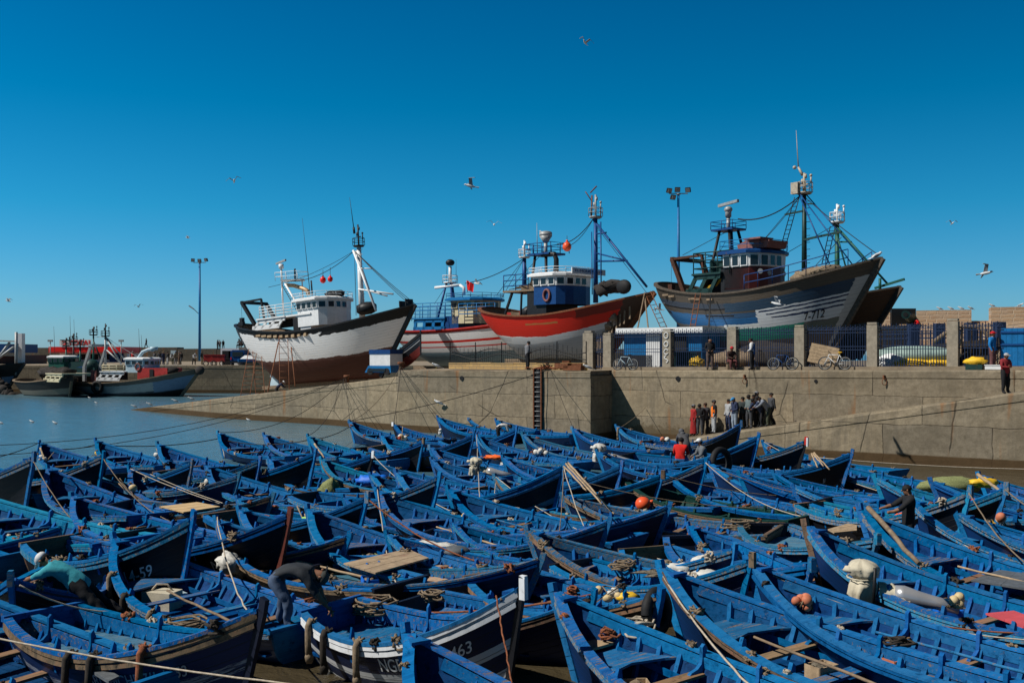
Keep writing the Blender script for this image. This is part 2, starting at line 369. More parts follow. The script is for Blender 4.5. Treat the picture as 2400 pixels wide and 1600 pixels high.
mb.build('breakwater', M['breakw'], label='long plain brown breakwater wall on the left horizon', cat='wall')
# ================================================================ blue boats
def m_blue(name, base, dark, wear=.35, wood=(.30, .21, .125), rough=.5, vscale=1.0, streak=(.5, 5, 5)):
    """oil paint on planks: tone shifts, scuffs and bare wood where it has worn"""
    m = NM(name, rough, 0, .03); co = m.coord('Object'); st = m.coord('Object', streak)
    r = m.rand(); f = m.noise(st, 1.6, 6, .7); c = m.ramp(f, [(.28, dark), (.5, base), (.75, (min(1, base[0] * 1.7 + .012), base[1] * 1.22, base[2] * 1.1))])
    hv = m.n('ShaderNodeHueSaturation'); m.l(c, hv.inputs['Color'])
    m.l(m.math('MULTIPLY_ADD', r, .02, .483), hv.inputs['Hue']); m.l(m.math('MULTIPLY_ADD', m.math('FRACT', m.math('MULTIPLY', r, 7.3)), .35, .82), hv.inputs['Value'])
    m.l(m.math('MULTIPLY_ADD', m.math('FRACT', m.math('MULTIPLY', r, 3.1)), -.05, 1.0), hv.inputs['Saturation'])
    g = m.noise(st, 3.4, 9, .78); thr = m.math('MULTIPLY_ADD', r, -.09, .75 - wear * .22)
    k = m.math('MULTIPLY', m.math('SUBTRACT', g, thr), 22); k = m.math('MINIMUM', m.math('MAXIMUM', k, 0), 1)
    wd = m.mix(m.noise(st, 9, 3), tuple(x * .5 for x in wood), wood)
    c = m.mix(m.math('MULTIPLY', k, .85), hv.outputs[0], wd)
    c = m.mix(m.ramp(m.noise(co, 7, 7, .8), [(.54, 0.0), (.66, .7)]), c, tuple(x * .25 for x in dark))
    m.color(c); m.bump(m.math('ADD', m.noise(st, 7, 5, .7), m.math('MULTIPLY', k, -.4)), .35, .012); return m.m
B1, BD = (.0006, .088, .30), (.0003, .042, .17)
M['blue'] = m_blue('blue_boat_paint', B1, BD, .25)
M['rail'] = m_blue('worn_rail_paint', (.001, .118, .37), (.0005, .062, .23), .58)
M['turq'] = m_blue('turquoise_rail_paint', (.004, .20, .40), (.002, .12, .28), .5)
M['faded'] = m_blue('faded_blue_paint', (.02, .13, .28), (.008, .07, .16), .8)
M['inner'] = m_blue('inner_plank_shade_paint', (.0004, .040, .16), (.0002, .013, .06), .0, rough=.55)  # blue darkened so the colour carries the shade inside the boats
M['woodseat'] = m_blue('bare_thwart_wood', (.23, .155, .085), (.13, .085, .05), .1, wood=(.012, .12, .33))
M['seatblue'] = m_blue('scuffed_thwart_paint', (.008, .11, .30), (.004, .055, .19), .75)
M['rub'] = m_blue('weathered_rubbing_strake', (.17, .125, .08), (.05, .045, .04), .3, wood=(.36, .28, .19))
M['rubblue'] = m_blue('worn_strake_paint', (.012, .16, .36), (.01, .08, .2), .9, wood=(.34, .30, .24))
M['greyblue'] = m_blue('faded_deck_paint', (.06, .17, .27), (.03, .10, .19), .6)
M['plywood'] = m_blue('bare_deck_boards', (.42, .31, .19), (.30, .20, .12), .1, wood=(.25, .05, .04))
M['green'] = m_blue('dark_green_paint', (.012, .055, .05), (.006, .026, .026), .4)
def m_hull(name, base, stripes, worn=.3, plank=9, bottom=None):
    """stripes: (v0, v1, colour) across the side, v = 1 at the sheer"""
    m = NM(name, .5, 0, .3); uv = m.n('ShaderNodeTexCoord').outputs['UV']; s = m.sep(uv)
    mp = m.n('ShaderNodeMapping'); mp.inputs['Scale'].default_value = (9, 34, 1); m.l(uv, mp.inputs[0])
    oi = m.n('ShaderNodeObjectInfo'); m.l(m.math('MULTIPLY', oi.outputs['Random'], 40), mp.inputs['Location'])
    f = m.noise(mp.outputs[0], 1.0, 8, .72)
    c = m.mix(f, tuple(x * .55 for x in base), tuple(min(1, x * 1.35) for x in base))
    for v0, v1, cc in stripes:
        e = m.math('ADD', s[1], m.math('MULTIPLY', m.math('SUBTRACT', f, .5), .016))
        k = m.math('MULTIPLY', m.math('GREATER_THAN', e, v0), m.math('LESS_THAN', e, v1))
        k = m.math('MULTIPLY', k, m.ramp(f, [(.30 + worn * .2, 0.0), (.36 + worn * .2, 1.0)])); c = m.mix(k, c, m.mix(m.noise(uv, 12, 4), tuple(x * .7 for x in cc), cc))
    sc2 = m.ramp(m.noise(mp.outputs[0], 2.2, 9, .8), [(.62, 0.0), (.68, worn)]); c = m.mix(sc2, c, (.20, .17, .13))
    pl = m.math('FRACT', m.math('MULTIPLY', s[1], plank)); ln = m.ramp(pl, [(.0, .75), (.06, 0.0), (.94, 0.0), (1.0, .75)])
    c = m.mix(ln, c, (.008, .008, .01)); m.color(c)
    m.bump(m.math('SUBTRACT', m.math('MULTIPLY', f, .4), ln), .5, .015); return m.m
WH = (.62, .64, .66); LB = (.10, .22, .36); NV = (.006, .014, .05); BK = (.008, .010, .016)
M['h_navy'] = m_hull('navy_hull_paint', (.003, .013, .06), [], .35)
M['h_blue'] = m_hull('blue_hull_paint', (.003, .030, .12), [(.86, .97, (.006, .09, .26))], .6)
M['h_1431'] = m_hull('navy_and_white_hull_paint', NV, [(.88, .985, WH), (.52, .62, WH), (.28, .36, WH)], .15)
M['h_1153'] = m_hull('navy_worn_hull_paint', (.006, .022, .09), [(.86, 1.0, (.30, .26, .19)), (.52, .62, (.35, .38, .44))], .75)
M['h_black'] = m_hull('black_hull_paint', BK, [(.90, .985, (.03, .07, .13))], .2)
M['h_bstripe'] = m_hull('black_hull_light_stripe', BK, [(.84, .97, (.09, .19, .27)), (.42, .52, (.09, .19, .27))], .25)
M['h_white'] = m_hull('white_banded_navy_paint', (.010, .030, .12), [(.80, .97, WH), (.0, .10, (.12, .22, .18))], .35)
M['h_green'] = m_hull('dark_green_hull_paint', (.012, .05, .045), [(.8, .95, (.02, .09, .08))], .6)
M['rope'] = plain('old_hemp_rope', (.20, .15, .10), .95, 0, .45, 14, .6)
M['rope_dark'] = plain('tarred_rope', (.035, .028, .022), .9, 0, .4, 14, .5)
M['rope_rust'] = plain('rust_red_rope', (.22, .075, .035), .95, 0, .5, 16, .6)
M['rope_pale'] = plain('pale_mooring_rope', (.42, .36, .28), .9, 0, .3, 14, .4)
M['tyre'] = plain('tyre_rubber', (.012, .012, .013), .7, 0, .3, 8, .3)
M['whitepaint'] = plain('white_post_paint', (.72, .74, .76), .5, 0, .12, 5, .1, dirt=(.25, .22, .18))
M['redpaint'] = plain('red_post_paint', (.55, .03, .02), .5, 0, .2, 5, .1)
M['redbrown'] = plain('red_brown_post_paint', (.12, .03, .02), .6, 0, .2, 5, .1)
SHEER0, BOWH = .76, 1.0
class Boat:
    """one hull shape; y forward (stern -3, bow +3), x to starboard, z = 0 at the water"""
    def __init__(s, bow=.80, full=2.15, hb=1.12, tw=.62, rake=.5): s.bow = bow; s.full = full; s.hb = hb; s.tw = tw; s.rake = rake
    def half(s, t):
        if t > .4: return s.hb * max(0.0, 1 - ((t - .4) / .6) ** s.full)
        return s.hb * (1 - (1 - s.tw) * ((.4 - t) / .4) ** 2)
    def sheer(s, t): return .52 + (.09 * ((.32 - t) / .32) ** 2 if t < .32 else s.bow * ((t - .32) / .68) ** 2.1)
    def pt(s, t, v, side=1, off=0.0, zmin=None):
        zk = -.30 + .30 * max(0, (t - .55) / .45) ** 2 + .12 * max(0, (.3 - t) / .3); zs = s.sheer(t); z = zk + (zs - zk) * v
        e = .36 + .95 * max(0, t - .35) ** 1.3
        x = max(0.0, s.half(t) * (max(v, 0) ** e) - off)
        y = -3 + 6 * t - s.rake * (1 - v) * max(0, (t - .55) / .45) ** 1.5 + .22 * (1 - v) * max(0, (.2 - t) / .2) - off * max(0, t - .85) * 4
        if zmin is not None: z = max(z, zmin)
        return V((side * x, y, z))
    def at(s, t, z, side=1, off=.05):      # inside surface point at height z
        zk = -.30 + .30 * max(0, (t - .55) / .45) ** 2; v = (z - zk) / (s.sheer(t) - zk); return s.pt(t, min(v, 1), side, off)
TS = [0, .03, .08, .14, .2, .26, .32, .38, .44, .5, .56, .62, .68, .74, .79, .84, .88, .915, .945, .965, .98, .992, 1.0]
VS = [0, .04, .1, .18, .28, .4, .52, .64, .76, .88, 1.0]
PARTS = {}
def boat_parts(key, bt, deck=None, benches=1, nth=3, stemup=.13, seed=0, nrib=17):
    """mesh library of one kind of boat: list of (name, mesh, default material slot, parent part)"""
    if key in PARTS: return PARTS[key]
    rnd = random.Random(seed); L = []
    def put(name, mb, mat): L.append((name, mb.mesh(name, M[mat]), mat))
    mb = MB()
    rows = [[bt.pt(t, v, -1) for v in VS[::-1]] + [bt.pt(t, v, 1) for v in VS[1:]] for t in TS]
    b = 0
    for i, r_ in enumerate(rows):
        for j, p in enumerate(r_): mb.uv[len(mb.v)] = (TS[i], abs(VS[::-1][j] if j < len(VS) else VS[j - len(VS) + 1])); mb.v.append(tuple(p))
    nc = len(rows[0])
    for i in range(len(rows) - 1):
        for j in range(nc - 1): mb.f.append((i * nc + j, i * nc + j + 1, (i + 1) * nc + j + 1, (i + 1) * nc + j)); mb.m.append(0); mb.sm.append(True)
    put('hull', mb, 'h_navy')
    # stern board
    mb = MB(); pr = [bt.pt(0, v, -1) for v in VS[::-1]] + [bt.pt(0, v, 1) for v in VS[1:]]
    mb.prism(pr, (0, -.05, 0)); 
    if True:
        zt = bt.sheer(0); hw = bt.half(0)
        mb.box((0, -2.985, zt + .02), (hw * 2 + .08, .10, .07))
    put('transom', mb, 'blue')
    # inside planking and bottom boards
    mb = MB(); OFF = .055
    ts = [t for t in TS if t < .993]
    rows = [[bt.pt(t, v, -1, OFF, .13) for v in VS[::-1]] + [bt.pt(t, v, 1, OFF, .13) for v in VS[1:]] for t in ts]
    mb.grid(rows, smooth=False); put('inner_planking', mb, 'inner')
    mb = MB()
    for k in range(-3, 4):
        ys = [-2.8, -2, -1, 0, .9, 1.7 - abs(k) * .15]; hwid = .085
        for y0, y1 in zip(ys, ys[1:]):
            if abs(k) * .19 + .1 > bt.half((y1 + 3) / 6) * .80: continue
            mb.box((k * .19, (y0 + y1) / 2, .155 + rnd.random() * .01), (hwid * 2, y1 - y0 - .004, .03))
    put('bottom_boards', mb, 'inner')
    # gunwale cap and clamp
    for side, nm in ((1, 'gunwale'), (-1, 'gunwale')):
        mb = MB(); pts = [bt.pt(t, 1, side, .05) + V((0, 0, .022)) for t in TS if t < .997]
        sweep(mb, pts, .15, .04); put(nm, mb, 'rail')
    mb = MB()
    for side in (1, -1):
        pts = [bt.pt(t, 1, side, .145) + V((0, 0, -.085)) for t in TS if t < .93]; sweep(mb, pts, .024, .15)
    put('clamp_board', mb, 'rail')
    mb = MB()
    for side in (1, -1):
        pts = [bt.at(t, bt.sheer(t) - .36, side, .14) for t in TS if t < .86]; sweep(mb, pts, .026, .10)
    put('stringer', mb, 'blue')
    mb = MB()
    for i in range(nrib):
        t = .045 + .80 * i / (nrib - 1)
        for side in (1, -1):
            pts = [bt.at(t, z, side, .085) for z in (.15, .25, .38, lerp(.38, bt.sheer(t), .5), bt.sheer(t) - .02)]
            sweep_v(mb, pts, .07, .07)
    put('rib_frame', mb, 'blue')
    # rubbing strakes outside
    for side in (1, -1):
        mb = MB(); pts = [bt.pt(t, .90, side, -.03) for t in TS if t < .995]; sweep(mb, pts, .045, .05)
        pts = [bt.pt(t, .985, side, -.012) for t in TS if t < .995]; sweep(mb, pts, .028, .06, mi=0)
        put('rubbing_strake', mb, 'rub')
    # stem post
    mb = MB(); top = bt.pt(1, 1); pts = [bt.pt(1, v) + V((0, .03, 0)) for v in (0, .15, .3, .5, .7, .85, 1.0)]
    dirn = (pts[-1] - pts[-2]).normalized(); pts.append(pts[-1] + V((0, .03, stemup)))
    for a, b_ in zip(pts, pts[1:]): mb.beam(a, b_ + (b_ - a).normalized() * .01, .085, .13, up=(0, 1, .2))
    put('stem_post', mb, 'rail')
    mb = MB(); a = top + V((0, -.14, -.06)); mb.prism([a + V((-.15, -.22, 0)), a + V((.15, -.22, 0)), a + V((.04, .1, 0)), a + V((-.04, .1, 0))], (0, 0, .04)); put('breasthook', mb, 'blue')
    # bow bench: a curved shelf
    if benches:
        mb = MB(); z = bt.sheer(.74) - .24
        out = [bt.at(t, z, 1, .06) for t in (.70, .74, .78, .82, .86)]; back = [bt.at(t, z, -1, .06) for t in (.86, .82, .78, .74, .70)]
        wv = [V((x * out[0].x, out[0].y + .05 + .18 * (1 - abs(x)), z)) for x in (-.75, -.35, 0, .35, .75)]
        mb.prism([p.copy() for p in out + back + wv], (0, 0, .035)); put('bow_bench', mb, 'seatblue')
    tsn = {2: (.36, .60), 3: (.27, .45, .62), 4: (.22, .36, .50, .64)}[nth]
    for i, t in enumerate(tsn):
        z = bt.sheer(t) - .24; x = bt.at(t, z, 1, .06).x; mb = MB(); y = -3 + 6 * t
        mb.box((0, y, z), (2 * x, .17 + .05 * rnd.random(), .04)); put('thwart', mb, 'woodseat' if rnd.random() < .6 else 'seatblue')
        for side in (1, -1):
            zt = bt.sheer(t); xr = bt.half(t)
            pr = [(xr - .10, z + .02), (xr - .44, z + .02), (xr - .40, z + .05), (xr - .27, z + .08), (xr - .19, z + .14), (xr - .17, zt - .02), (xr - .16, zt + .13), (xr - .11, zt + .17), (xr - .07, zt + .07), (xr - .07, z + .1)]
            mb = MB(); mb.prism([(side * px_, y - .03, pz_) for px_, pz_ in pr], (0, .055, 0)); put('knee', mb, 'blue')
    if deck:
        t0, t1, mt = deck; n = 7; z = bt.sheer((t0 + t1) / 2) - .20; mb = MB()
        tt = [t0 + (t1 - t0) * i / n for i in range(n + 1)]
        for k in range(8):
            a0, a1 = -1 + k / 4 + .004, -1 + (k + 1) / 4 - .004
            for ta, tb in zip(tt, tt[1:]):
                xa = bt.at(ta, z, 1, .07).x; xb = bt.at(tb, z, 1, .07).x
                mb.prism([(xa * a0, -3 + 6 * ta, z), (xa * a1, -3 + 6 * ta, z), (xb * a1, -3 + 6 * tb, z), (xb * a0, -3 + 6 * tb, z)], (0, 0, .03 + .003 * (k % 2)))
        put('deck_boards', mb, mt)
    else:
        for side in (1, -1):
            mb = MB(); z = bt.sheer(.12) - .26
            mb.prism([bt.at(.02, z, side, .08), bt.at(.12, z, side, .08), bt.at(.22, z, side, .08), V((side * .42, -1.7, z)), V((side * .42, -2.85, z))], (0, 0, .03))
            put('stern_bench', mb, 'seatblue')
    PARTS[key] = L; return L
def sweep_v(mb, pts, wid, dep):       # rib: wide along y, deep across
    pts = [V(p) for p in pts]; vs = []; s_ = 1 if pts[0].x > 0 else -1
    for i, p in enumerate(pts):
        for dy, dx in ((-wid / 2, 0), (wid / 2, 0), (wid / 2, dep), (-wid / 2, dep)): vs.append(p + V((s_ * (dx - dep * .3), dy, 0)))
    fs = [(i * 4 + k, i * 4 + (k + 1) % 4, i * 4 + 4 + (k + 1) % 4, i * 4 + 4 + k) for i in range(len(pts) - 1) for k in range(4)] + [(3, 2, 1, 0), tuple((len(pts) - 1) * 4 + k for k in range(4))]
    mb.add(vs, fs)
BTS = {'a': Boat(), 'b': Boat(.72, 2.0, 1.08, .70), 'c': Boat(.88, 2.4, 1.14, .62), 'd': Boat(.74, 2.4, 1.12, .66)}
KINDS = {
 'a': dict(bt='a', seed=1), 'b': dict(bt='b', seed=2), 'c': dict(bt='c', seed=3), 'a4': dict(bt='a', nth=4, seed=4),
 'ad': dict(bt='a', deck=(.12, .42, 'greyblue'), nth=3, seed=5), 'bd': dict(bt='d', deck=(.05, .55, 'greyblue'), nth=2, seed=6),
 'cp': dict(bt='c', deck=(.26, .46, 'plywood'), nth=3, seed=7), 'dd': dict(bt='d', deck=(.04, .52, 'seatblue'), nth=2, seed=8)}
BOATS = {}
def make_boat(key, kind, bow, stern=None, ang=None, L=6.0, zb=1.82, zs=.80, hull='h_blue', post=None, rub=None, stretch=1.0, deckmat=None, label='', sx=1.0, over={}):
    k = dict(KINDS[kind]); bt = BTS[k.pop('bt')]; parts = boat_parts(kind, bt, **k)
    P = pz(bow[0], bow[1], zb)
    if stern is not None: S = pz(stern[0], stern[1], zs)
    else:
        S = V((P.x - math.cos(R(ang)) * L, P.y - math.sin(R(ang)) * L, zs))
    d = V((P.x - S.x, P.y - S.y)); sy = d.length / 6.05; mid = (V((P.x, P.y)) + V((S.x, S.y))) / 2
    rz = math.atan2(d.y, d.x) - math.pi / 2
    szz = zb / (.52 + bt.bow + .13)
    rnd = random.Random(key); sx *= (.94 + .12 * rnd.random()) * min(1.08, max(.86, .45 + .55 * sy))
    o = empty('rowing_boat', (mid.x, mid.y, 0), rz, label, 'boat', 'blue wooden boats packed together in the harbour')
    o.scale = (sx, sy, szz); o.rotation_euler = (R(rnd.uniform(-1, 1)), R(rnd.uniform(-2.2, 2.2)), rz)
    rubm = rub or rnd.choice(['rubblue', 'rubblue', 'blue', 'blue'])
    seat = [rnd.choice(['woodseat', 'woodseat', 'seatblue']) for _ in range(4)]; si = 0
    for nm, me, mat in parts:
        c = bpy.data.objects.new(nm, me); col.objects.link(c); c.parent = o
        m2 = mat
        if nm == 'hull': m2 = hull
        elif nm == 'transom': m2 = 'blue' if hull in ('h_blue',) else 'rub' if rnd.random() < .2 else hull if hull in ('h_navy', 'h_black') else 'blue'
        elif nm == 'rubbing_strake': m2 = rubm
        elif nm == 'stem_post' and post: m2 = 'h_black' if post in ('whitepaint', 'redpaint') else post
        elif nm == 'thwart': m2 = seat[si % 4]; si += 1
        elif nm == 'deck_boards' and deckmat: m2 = deckmat
        m2 = over.get(nm, over.get('*', m2) if nm not in ('hull', 'rubbing_strake') else m2)
        if m2 != mat:
            c.material_slots[0].link = 'OBJECT'; c.material_slots[0].material = M[m2]
    if post in ('whitepaint', 'redpaint') or (post is None and rnd.random() < .25):
        mb = MB(); t_ = bt.pt(1, 1) + V((0, .045, 0)); mb.box(t_ + V((0, .02, .02)), (.098, .145, .22)); mb.box(t_ + V((0, .02, .14)), (.085, .14, .03)); mb.build('post_cap', M[post or rnd.choice(['seatblue', 'rubblue', 'rub'])], o)
        if post == 'redpaint': mb = MB(); mb.box(t_ + V((.0, .075, .0)), (.112, .07, .262)); mb.build('post_cap', M['whitepaint'], o)
    BOATS[key] = (o, bt, sx, sy, szz)
    return o
def boat_pt(key, t, side=0, dz=0):         # a point of a boat in the world: side -1..1 across at rail height
    o, bt, sx, sy, szz = BOATS[key]
    p = V((side * bt.half(t) * sx, (-3 + 6 * t) * sy, (bt.sheer(t)) * szz + dz)); M_ = o.rotation_euler.to_matrix(); return M_ @ p + o.location
# ================================================================ the fleet: bow pixel of each boat in the photo
def dL(px): return interp([(0, 140), (800, 139), (1050, 138), (1500, 134), (1900, 128), (2400, 123)], px)
FLEET = [
 # back rows, bows up and to the left
 ('a1', 'a', (93, 1033), {}, 'blue boat in the left back row with a white float hanging in its bow'),
 ('a2', 'b', (224, 1027), {}, 'blue boat in the back row beside open water, yellow floats in its bow'),
 ('a3', 'a', (369, 1035), dict(hull='h_navy'), 'blue back row boat with white floats and two poles leaning in its bow'),
 ('a4', 'c', (511, 1010), {}, 'blue boat in the back row with two upright pale oars strapped at its bow'),
 ('b2', 'a', (620, 1012), {}, 'blue back row boat with two bare thwarts behind a clean bow, right of the oars'),
 ('b3', 'b', (721, 1018), {}, 'blue boat in the back row with one pale oar standing in a low bow'),
 ('b4', 'c', (818, 985), {}, 'blue boat with a tall bow against the quay, where the slack mooring rope ends'),
 ('b5', 'a', (921, 990), dict(post='whitepaint'), 'blue boat with a white tipped bow holding orange floats and an oar'),
 ('b7', 'c', (894, 1014), dict(zb=1.36), 'big blue boat with a broad empty bow, ropes looped over its near gunwale'),
 ('c1', 'b', (1026, 975), dict(hull='h_navy'), 'dark sided boat by the quay with small white floats tied in its bow'),
 ('c2', 'a', (1093, 970), {}, 'blue boat by the quay with a man in a white shirt bending inside'),
 ('c3', 'b', (1163, 978), dict(over={'deck_boards': 'greyblue'}), 'narrow blue boat right below the iron ladder'),
 ('c6', 'c', (1115, 1017), dict(zb=1.36), 'long blue boat with an orange cloth lying over its near gunwale'),
 ('c7', 'a', (1224, 1014), {}, 'blue boat with a heap of white floats and net amidships below the ladder'),
 ('c8', 'a', (1341, 1000), {}, 'blue boat under the corner of the quay block carrying a wrapped outboard motor'),
 ('c9', 'c', (1444, 995), {}, 'blue boat at the edge of the dark wall shadow with an empty curved bow'),
 ('c10', 'a', (1533, 975), {}, 'blue boat with the highest bow below the quay wall, red rope over its stem'),
 ('d4', 'c', (1788, 1031), {}, 'blue boat with a loose bare plank in its bow beside the ramp'),
 ('d7', 'b', (1905, 1062), {}, 'blue boat with a fan of pale poles leaning in the bow by the ramp'),
 # second rows
 ('a5', 'c', (108, 1090), dict(zb=1.5, hull='h_blue'), 'large blue boat on the left with a wide bare bow in deep shadow'),
 ('a6', 'a', (304, 1088), dict(hull='h_navy', rub='rub'), 'blue boat on the left with a float hanging from a pole inside the bow'),
 ('a7', 'b', (481, 1086), {}, 'blue boat with a grey float in the bow behind the pale hatch cover'),
 ('b8', 'c', (633, 1067), dict(rub='rub'), 'blue boat with a heap of white net floats and sticks in its bow'),
 ('b12', 'a', (751, 1068), dict(rub='rub'), 'blue boat with a bundle of bright blue tarpaulin on its side'),
 ('b14', 'a', (1008, 1041), {}, 'blue boat carrying an outboard motor under a cream cover'),
 ('c15', 'a', (1329, 1086), {}, 'blue boat with several long poles and cream floats sloping out of its bow'),
 ('c14', 'a', (1160, 1107), dict(rub='rub', over={'gunwale': 'rubblue', 'stem_post': 'rubblue'}), 'boat with paint worn grey on its stem and rail, white netted bundle inside'),
 ('c17', 'b', (1455, 1108), dict(hull='h_green', rub='rub', over={'*': 'green'}), 'dark green boat lying among the blue ones'),
 ('c18', 'a', (1560, 1100), dict(hull='h_green'), 'blue boat with a pink ring and clear bags lying in the bow'),
 ('d9', 'b', (1664, 1080), {}, 'blue boat with white worn rail passing behind the bearded coil of net'),
 ('b17', 'c', (883, 1139), dict(zb=1.36), 'blue boat with a large bare blue bow bench and a grey tarpaulin amidships'),
 ('b20', 'a', (1051, 1137), dict(), 'blue boat with small yellow floats in the bow and three pale thwarts'),
 ('b19', 'cp', (717, 1186), dict(zb=1.36), 'blue boat with rubbish and a brick in the bow and bare boards decked amidships'),
 ('a12', 'c', (268, 1243), dict(zb=1.4, hull='h_blue'), 'blue boat near the left with a basket between its thwarts and brown rope fenders outside'),
 ('a13', 'a', (510, 1203), dict(hull='h_navy', rub='rub'), 'blue boat with a white sack in its bow, man in grey on its stern'),
 ('f3', 'c', (2126, 1161), dict(zb=1.5, post='rail'), 'blue boat on the right with a thick bow post tipped white'),
 ('f2', 'c', (2018, 1184), dict(zb=1.7), 'blue boat on the right with a long rough spar laid across its bow'),
 ('f1', 'c', (1886, 1215), dict(zb=1.72, post='rub'), 'blue boat on the right with a motor wrapped in cream canvas'),
 ('f6', 'a', (2293, 1105), {}, 'blue boat at the right edge with a yellow cloth hung in the bow'),
 ('f7', 'a', (1758, 1294), dict(zb=1.5, ang=126, L=6.6), 'blue boat with bottles and terracotta coloured floats on its bow rail'),
 ('f8', 'a4', (1550, 1311), dict(zb=1.45, post='rail', rub='rub', ang=128, L=7), 'blue boat in the right foreground with a coil of green line on the bow bench'),
 ('f9', 'a4', (1302, 1359), dict(zb=1.45, ang=127, L=6.5), 'foreground blue boat with a bare plank across and frayed rope over its side'),
 ('f10', 'c', (948, 1459), dict(zb=1.5, ang=127, L=6), 'foreground blue boat cut by the bottom edge, an orange knot of rope in its bow'),
 ('f0', 'b', (-150, 1330), dict(stern=(330, 1585), zb=1.5), 'blue boat filling the bottom left corner with a loose grey plank inside'),
 ('g1', 'b', (-95, 1128), dict(stern=(300, 1258), zb=1.5), 'turquoise railed blue boat running in from the left edge with a grey paddle aboard'),
 ('g2', 'a', (-210, 1168), dict(stern=(45, 1278), zb=1.5), 'blue boat with worn stern boards at the left edge'),
 ('g3', 'a', (-40, 1075), dict(ang=138), 'blue boat half hidden behind the dark lettered bow at the left edge'),
 # bows to the right, dark sides towards the camera
 ('a8', 'a', (75, 1060), dict(ang=-38, hull='h_black', zb=2.0), 'dark blue hulled boat at the left edge lettered NA on its bow'),
 ('a9', 'a', (242, 1059), dict(ang=-40, hull='h_black', L=5.4), 'dark hulled boat with faint lettering between two blue bows on the left'),
 ('a10', 'b', (450, 1079), dict(ang=-40, hull='h_black', L=5, zb=1.5), 'small dark hulled boat tied among the left back rows'),
 ('b10', 'b', (611, 1069), dict(ang=-35, hull='h_bstripe', L=5, zb=1.5), 'dark hulled boat with one blue stripe and a tan float on its post'),
 ('b9', 'a', (736, 1051), dict(ang=-40, hull='h_black', L=5.2), 'dark hulled boat with a tall square blue bow post'),
 ('b11', 'b', (871, 1056), dict(ang=-38, hull='h_bstripe', L=5, zb=1.5, post='whitepaint'), 'dark boat with pale stripes on its bow and a white post top'),
 ('b13', 'b', (991, 1024), dict(ang=-48, hull='h_black', L=4.6, zb=1.5), 'small dark bow behind a bundle of old rope'),
 ('c4', 'a', (1210, 996), dict(ang=-48, hull='h_navy', L=5), 'navy boat pointing its bare bow at the camera below the quay'),
 ('c5', 'b', (1110, 1008), dict(ang=-32, hull='h_black', L=5.2), 'dark hulled boat lettered on its bow with a plank worn pale along the rail'),
 ('c12', 'c', (1323, 1079), dict(ang=-30, hull='h_bstripe', L=5.6, zb=1.95), 'dark boat with two grey blue stripes numbered 1030'),
 ('c13', 'b', (1459, 1080), dict(ang=-40, hull='h_bstripe', L=5, zb=1.7), 'dark boat with a grey stripe and the number 520'),
 ('c16', 'b', (1552, 1100), dict(ang=-34, hull='h_bstripe', L=5.2, zb=1.5), 'low dark bow with a blue band in front of the seated man'),
 ('d8', 'a', (1657, 1075), dict(ang=-34, hull='h_navy', L=5.2, zb=1.7), 'navy bow with white chalk marks beside the man in dark grey'),
 ('d3', 'c', (1779, 1014), dict(ang=-36, hull='h_black', L=5.8, zb=2.0), 'black hulled boat lettered MAI2 carrying two seated men'),
 ('d2', 'a', (1737, 987), dict(ang=-22, L=4.4, zb=1.9, hull='h_black'), 'black striped boat with a plank aboard, nosed onto the ramp by the crowd'),
 ('d5', 'b', (1886, 1023), dict(ang=-38, hull='h_black', L=5, zb=1.8, post='redpaint'), 'dark boat with a red and white post near the ramp'),
 ('d6', 'b', (1995, 1052), dict(ang=-36, hull='h_black', L=5, zb=1.7), 'dark bow farthest right in front of the ramp wall'),
 ('b15', 'c', (1028, 1105), dict(ang=-36, hull='h_black', L=5.4), 'dark boat numbered 7/3 in white with a tall blue post'),
 ('b16', 'a', (857, 1153), dict(ang=-34, hull='h_black', L=5.2, zb=1.7), 'black bow with a bare wood rail between blue boats'),
 ('b18', 'a', (682, 1194), dict(ang=-34, hull='h_black', L=5.4, zb=1.7, post='redbrown'), 'dark boat lettered NDA with a red brown post'),
 ('a11', 'a', (451, 1193), dict(stern=(108, 1272), hull='h_black', zb=1.95), 'black hulled boat numbered 71-14-59 with a brown rope coil in its stern'),
 ('f4', 'a', (2270, 1139), dict(stern=(1895, 1180), hull='h_black', zb=1.85), 'long blue railed boat with a black bow behind the man in black'),
 ('f5', 'b', (2357, 1131), dict(ang=-45, hull='h_black', L=5), 'dark bow at the right edge hung with a tangle of rope'),
 ('e2', 'bd', (2051, 1251), dict(stern=(1790, 1210), zb=1.35, hull='h_navy'), 'pale decked boat lying behind the rough spar'),
 ('e3', 'dd', (1900, 1302), dict(stern=(1628, 1245), zb=1.45, hull='h_navy'), 'bright blue decked boat with a row of cleat like knots on the deck'),
 ('e4', 'bd', (1725, 1275), dict(stern=(1515, 1262), zb=1.35, hull='h_navy'), 'low decked blue boat with a red stern knot, before the bright decked one'),
 ('e7', 'b', (1760, 1300), dict(stern=(1338, 1302), zb=1.5, hull='h_navy'), 'boat with white sacks and fishing net heaped on its foredeck'),
 ('e5', 'b', (1553, 1372), dict(stern=(1165, 1325), zb=1.45, hull='h_black', rub='woodseat'), 'boat with a raw timber strake, a tyre on its bow and a yellow float'),
 ('e6', 'b', (1395, 1380), dict(stern=(975, 1372), zb=1.3, hull='h_navy', rub='rub'), 'blue boat with a knotted brown line running from its stern behind the white striped bow'),
 ('s1', 'a', (22, 1340), dict(ang=-78, L=4.6, zb=1.5, hull='h_black'), 'black bow with worn white letters at the left edge, pushed by the man in turquoise'),
 ('f12', 'dd', (605, 1396), dict(stern=(95, 1440), zb=1.8, hull='h_1153', post='h_navy', rub='rub', deckmat='greyblue'), 'navy boat numbered 71 1153 with a worn cream rail and a plank deck aft'),
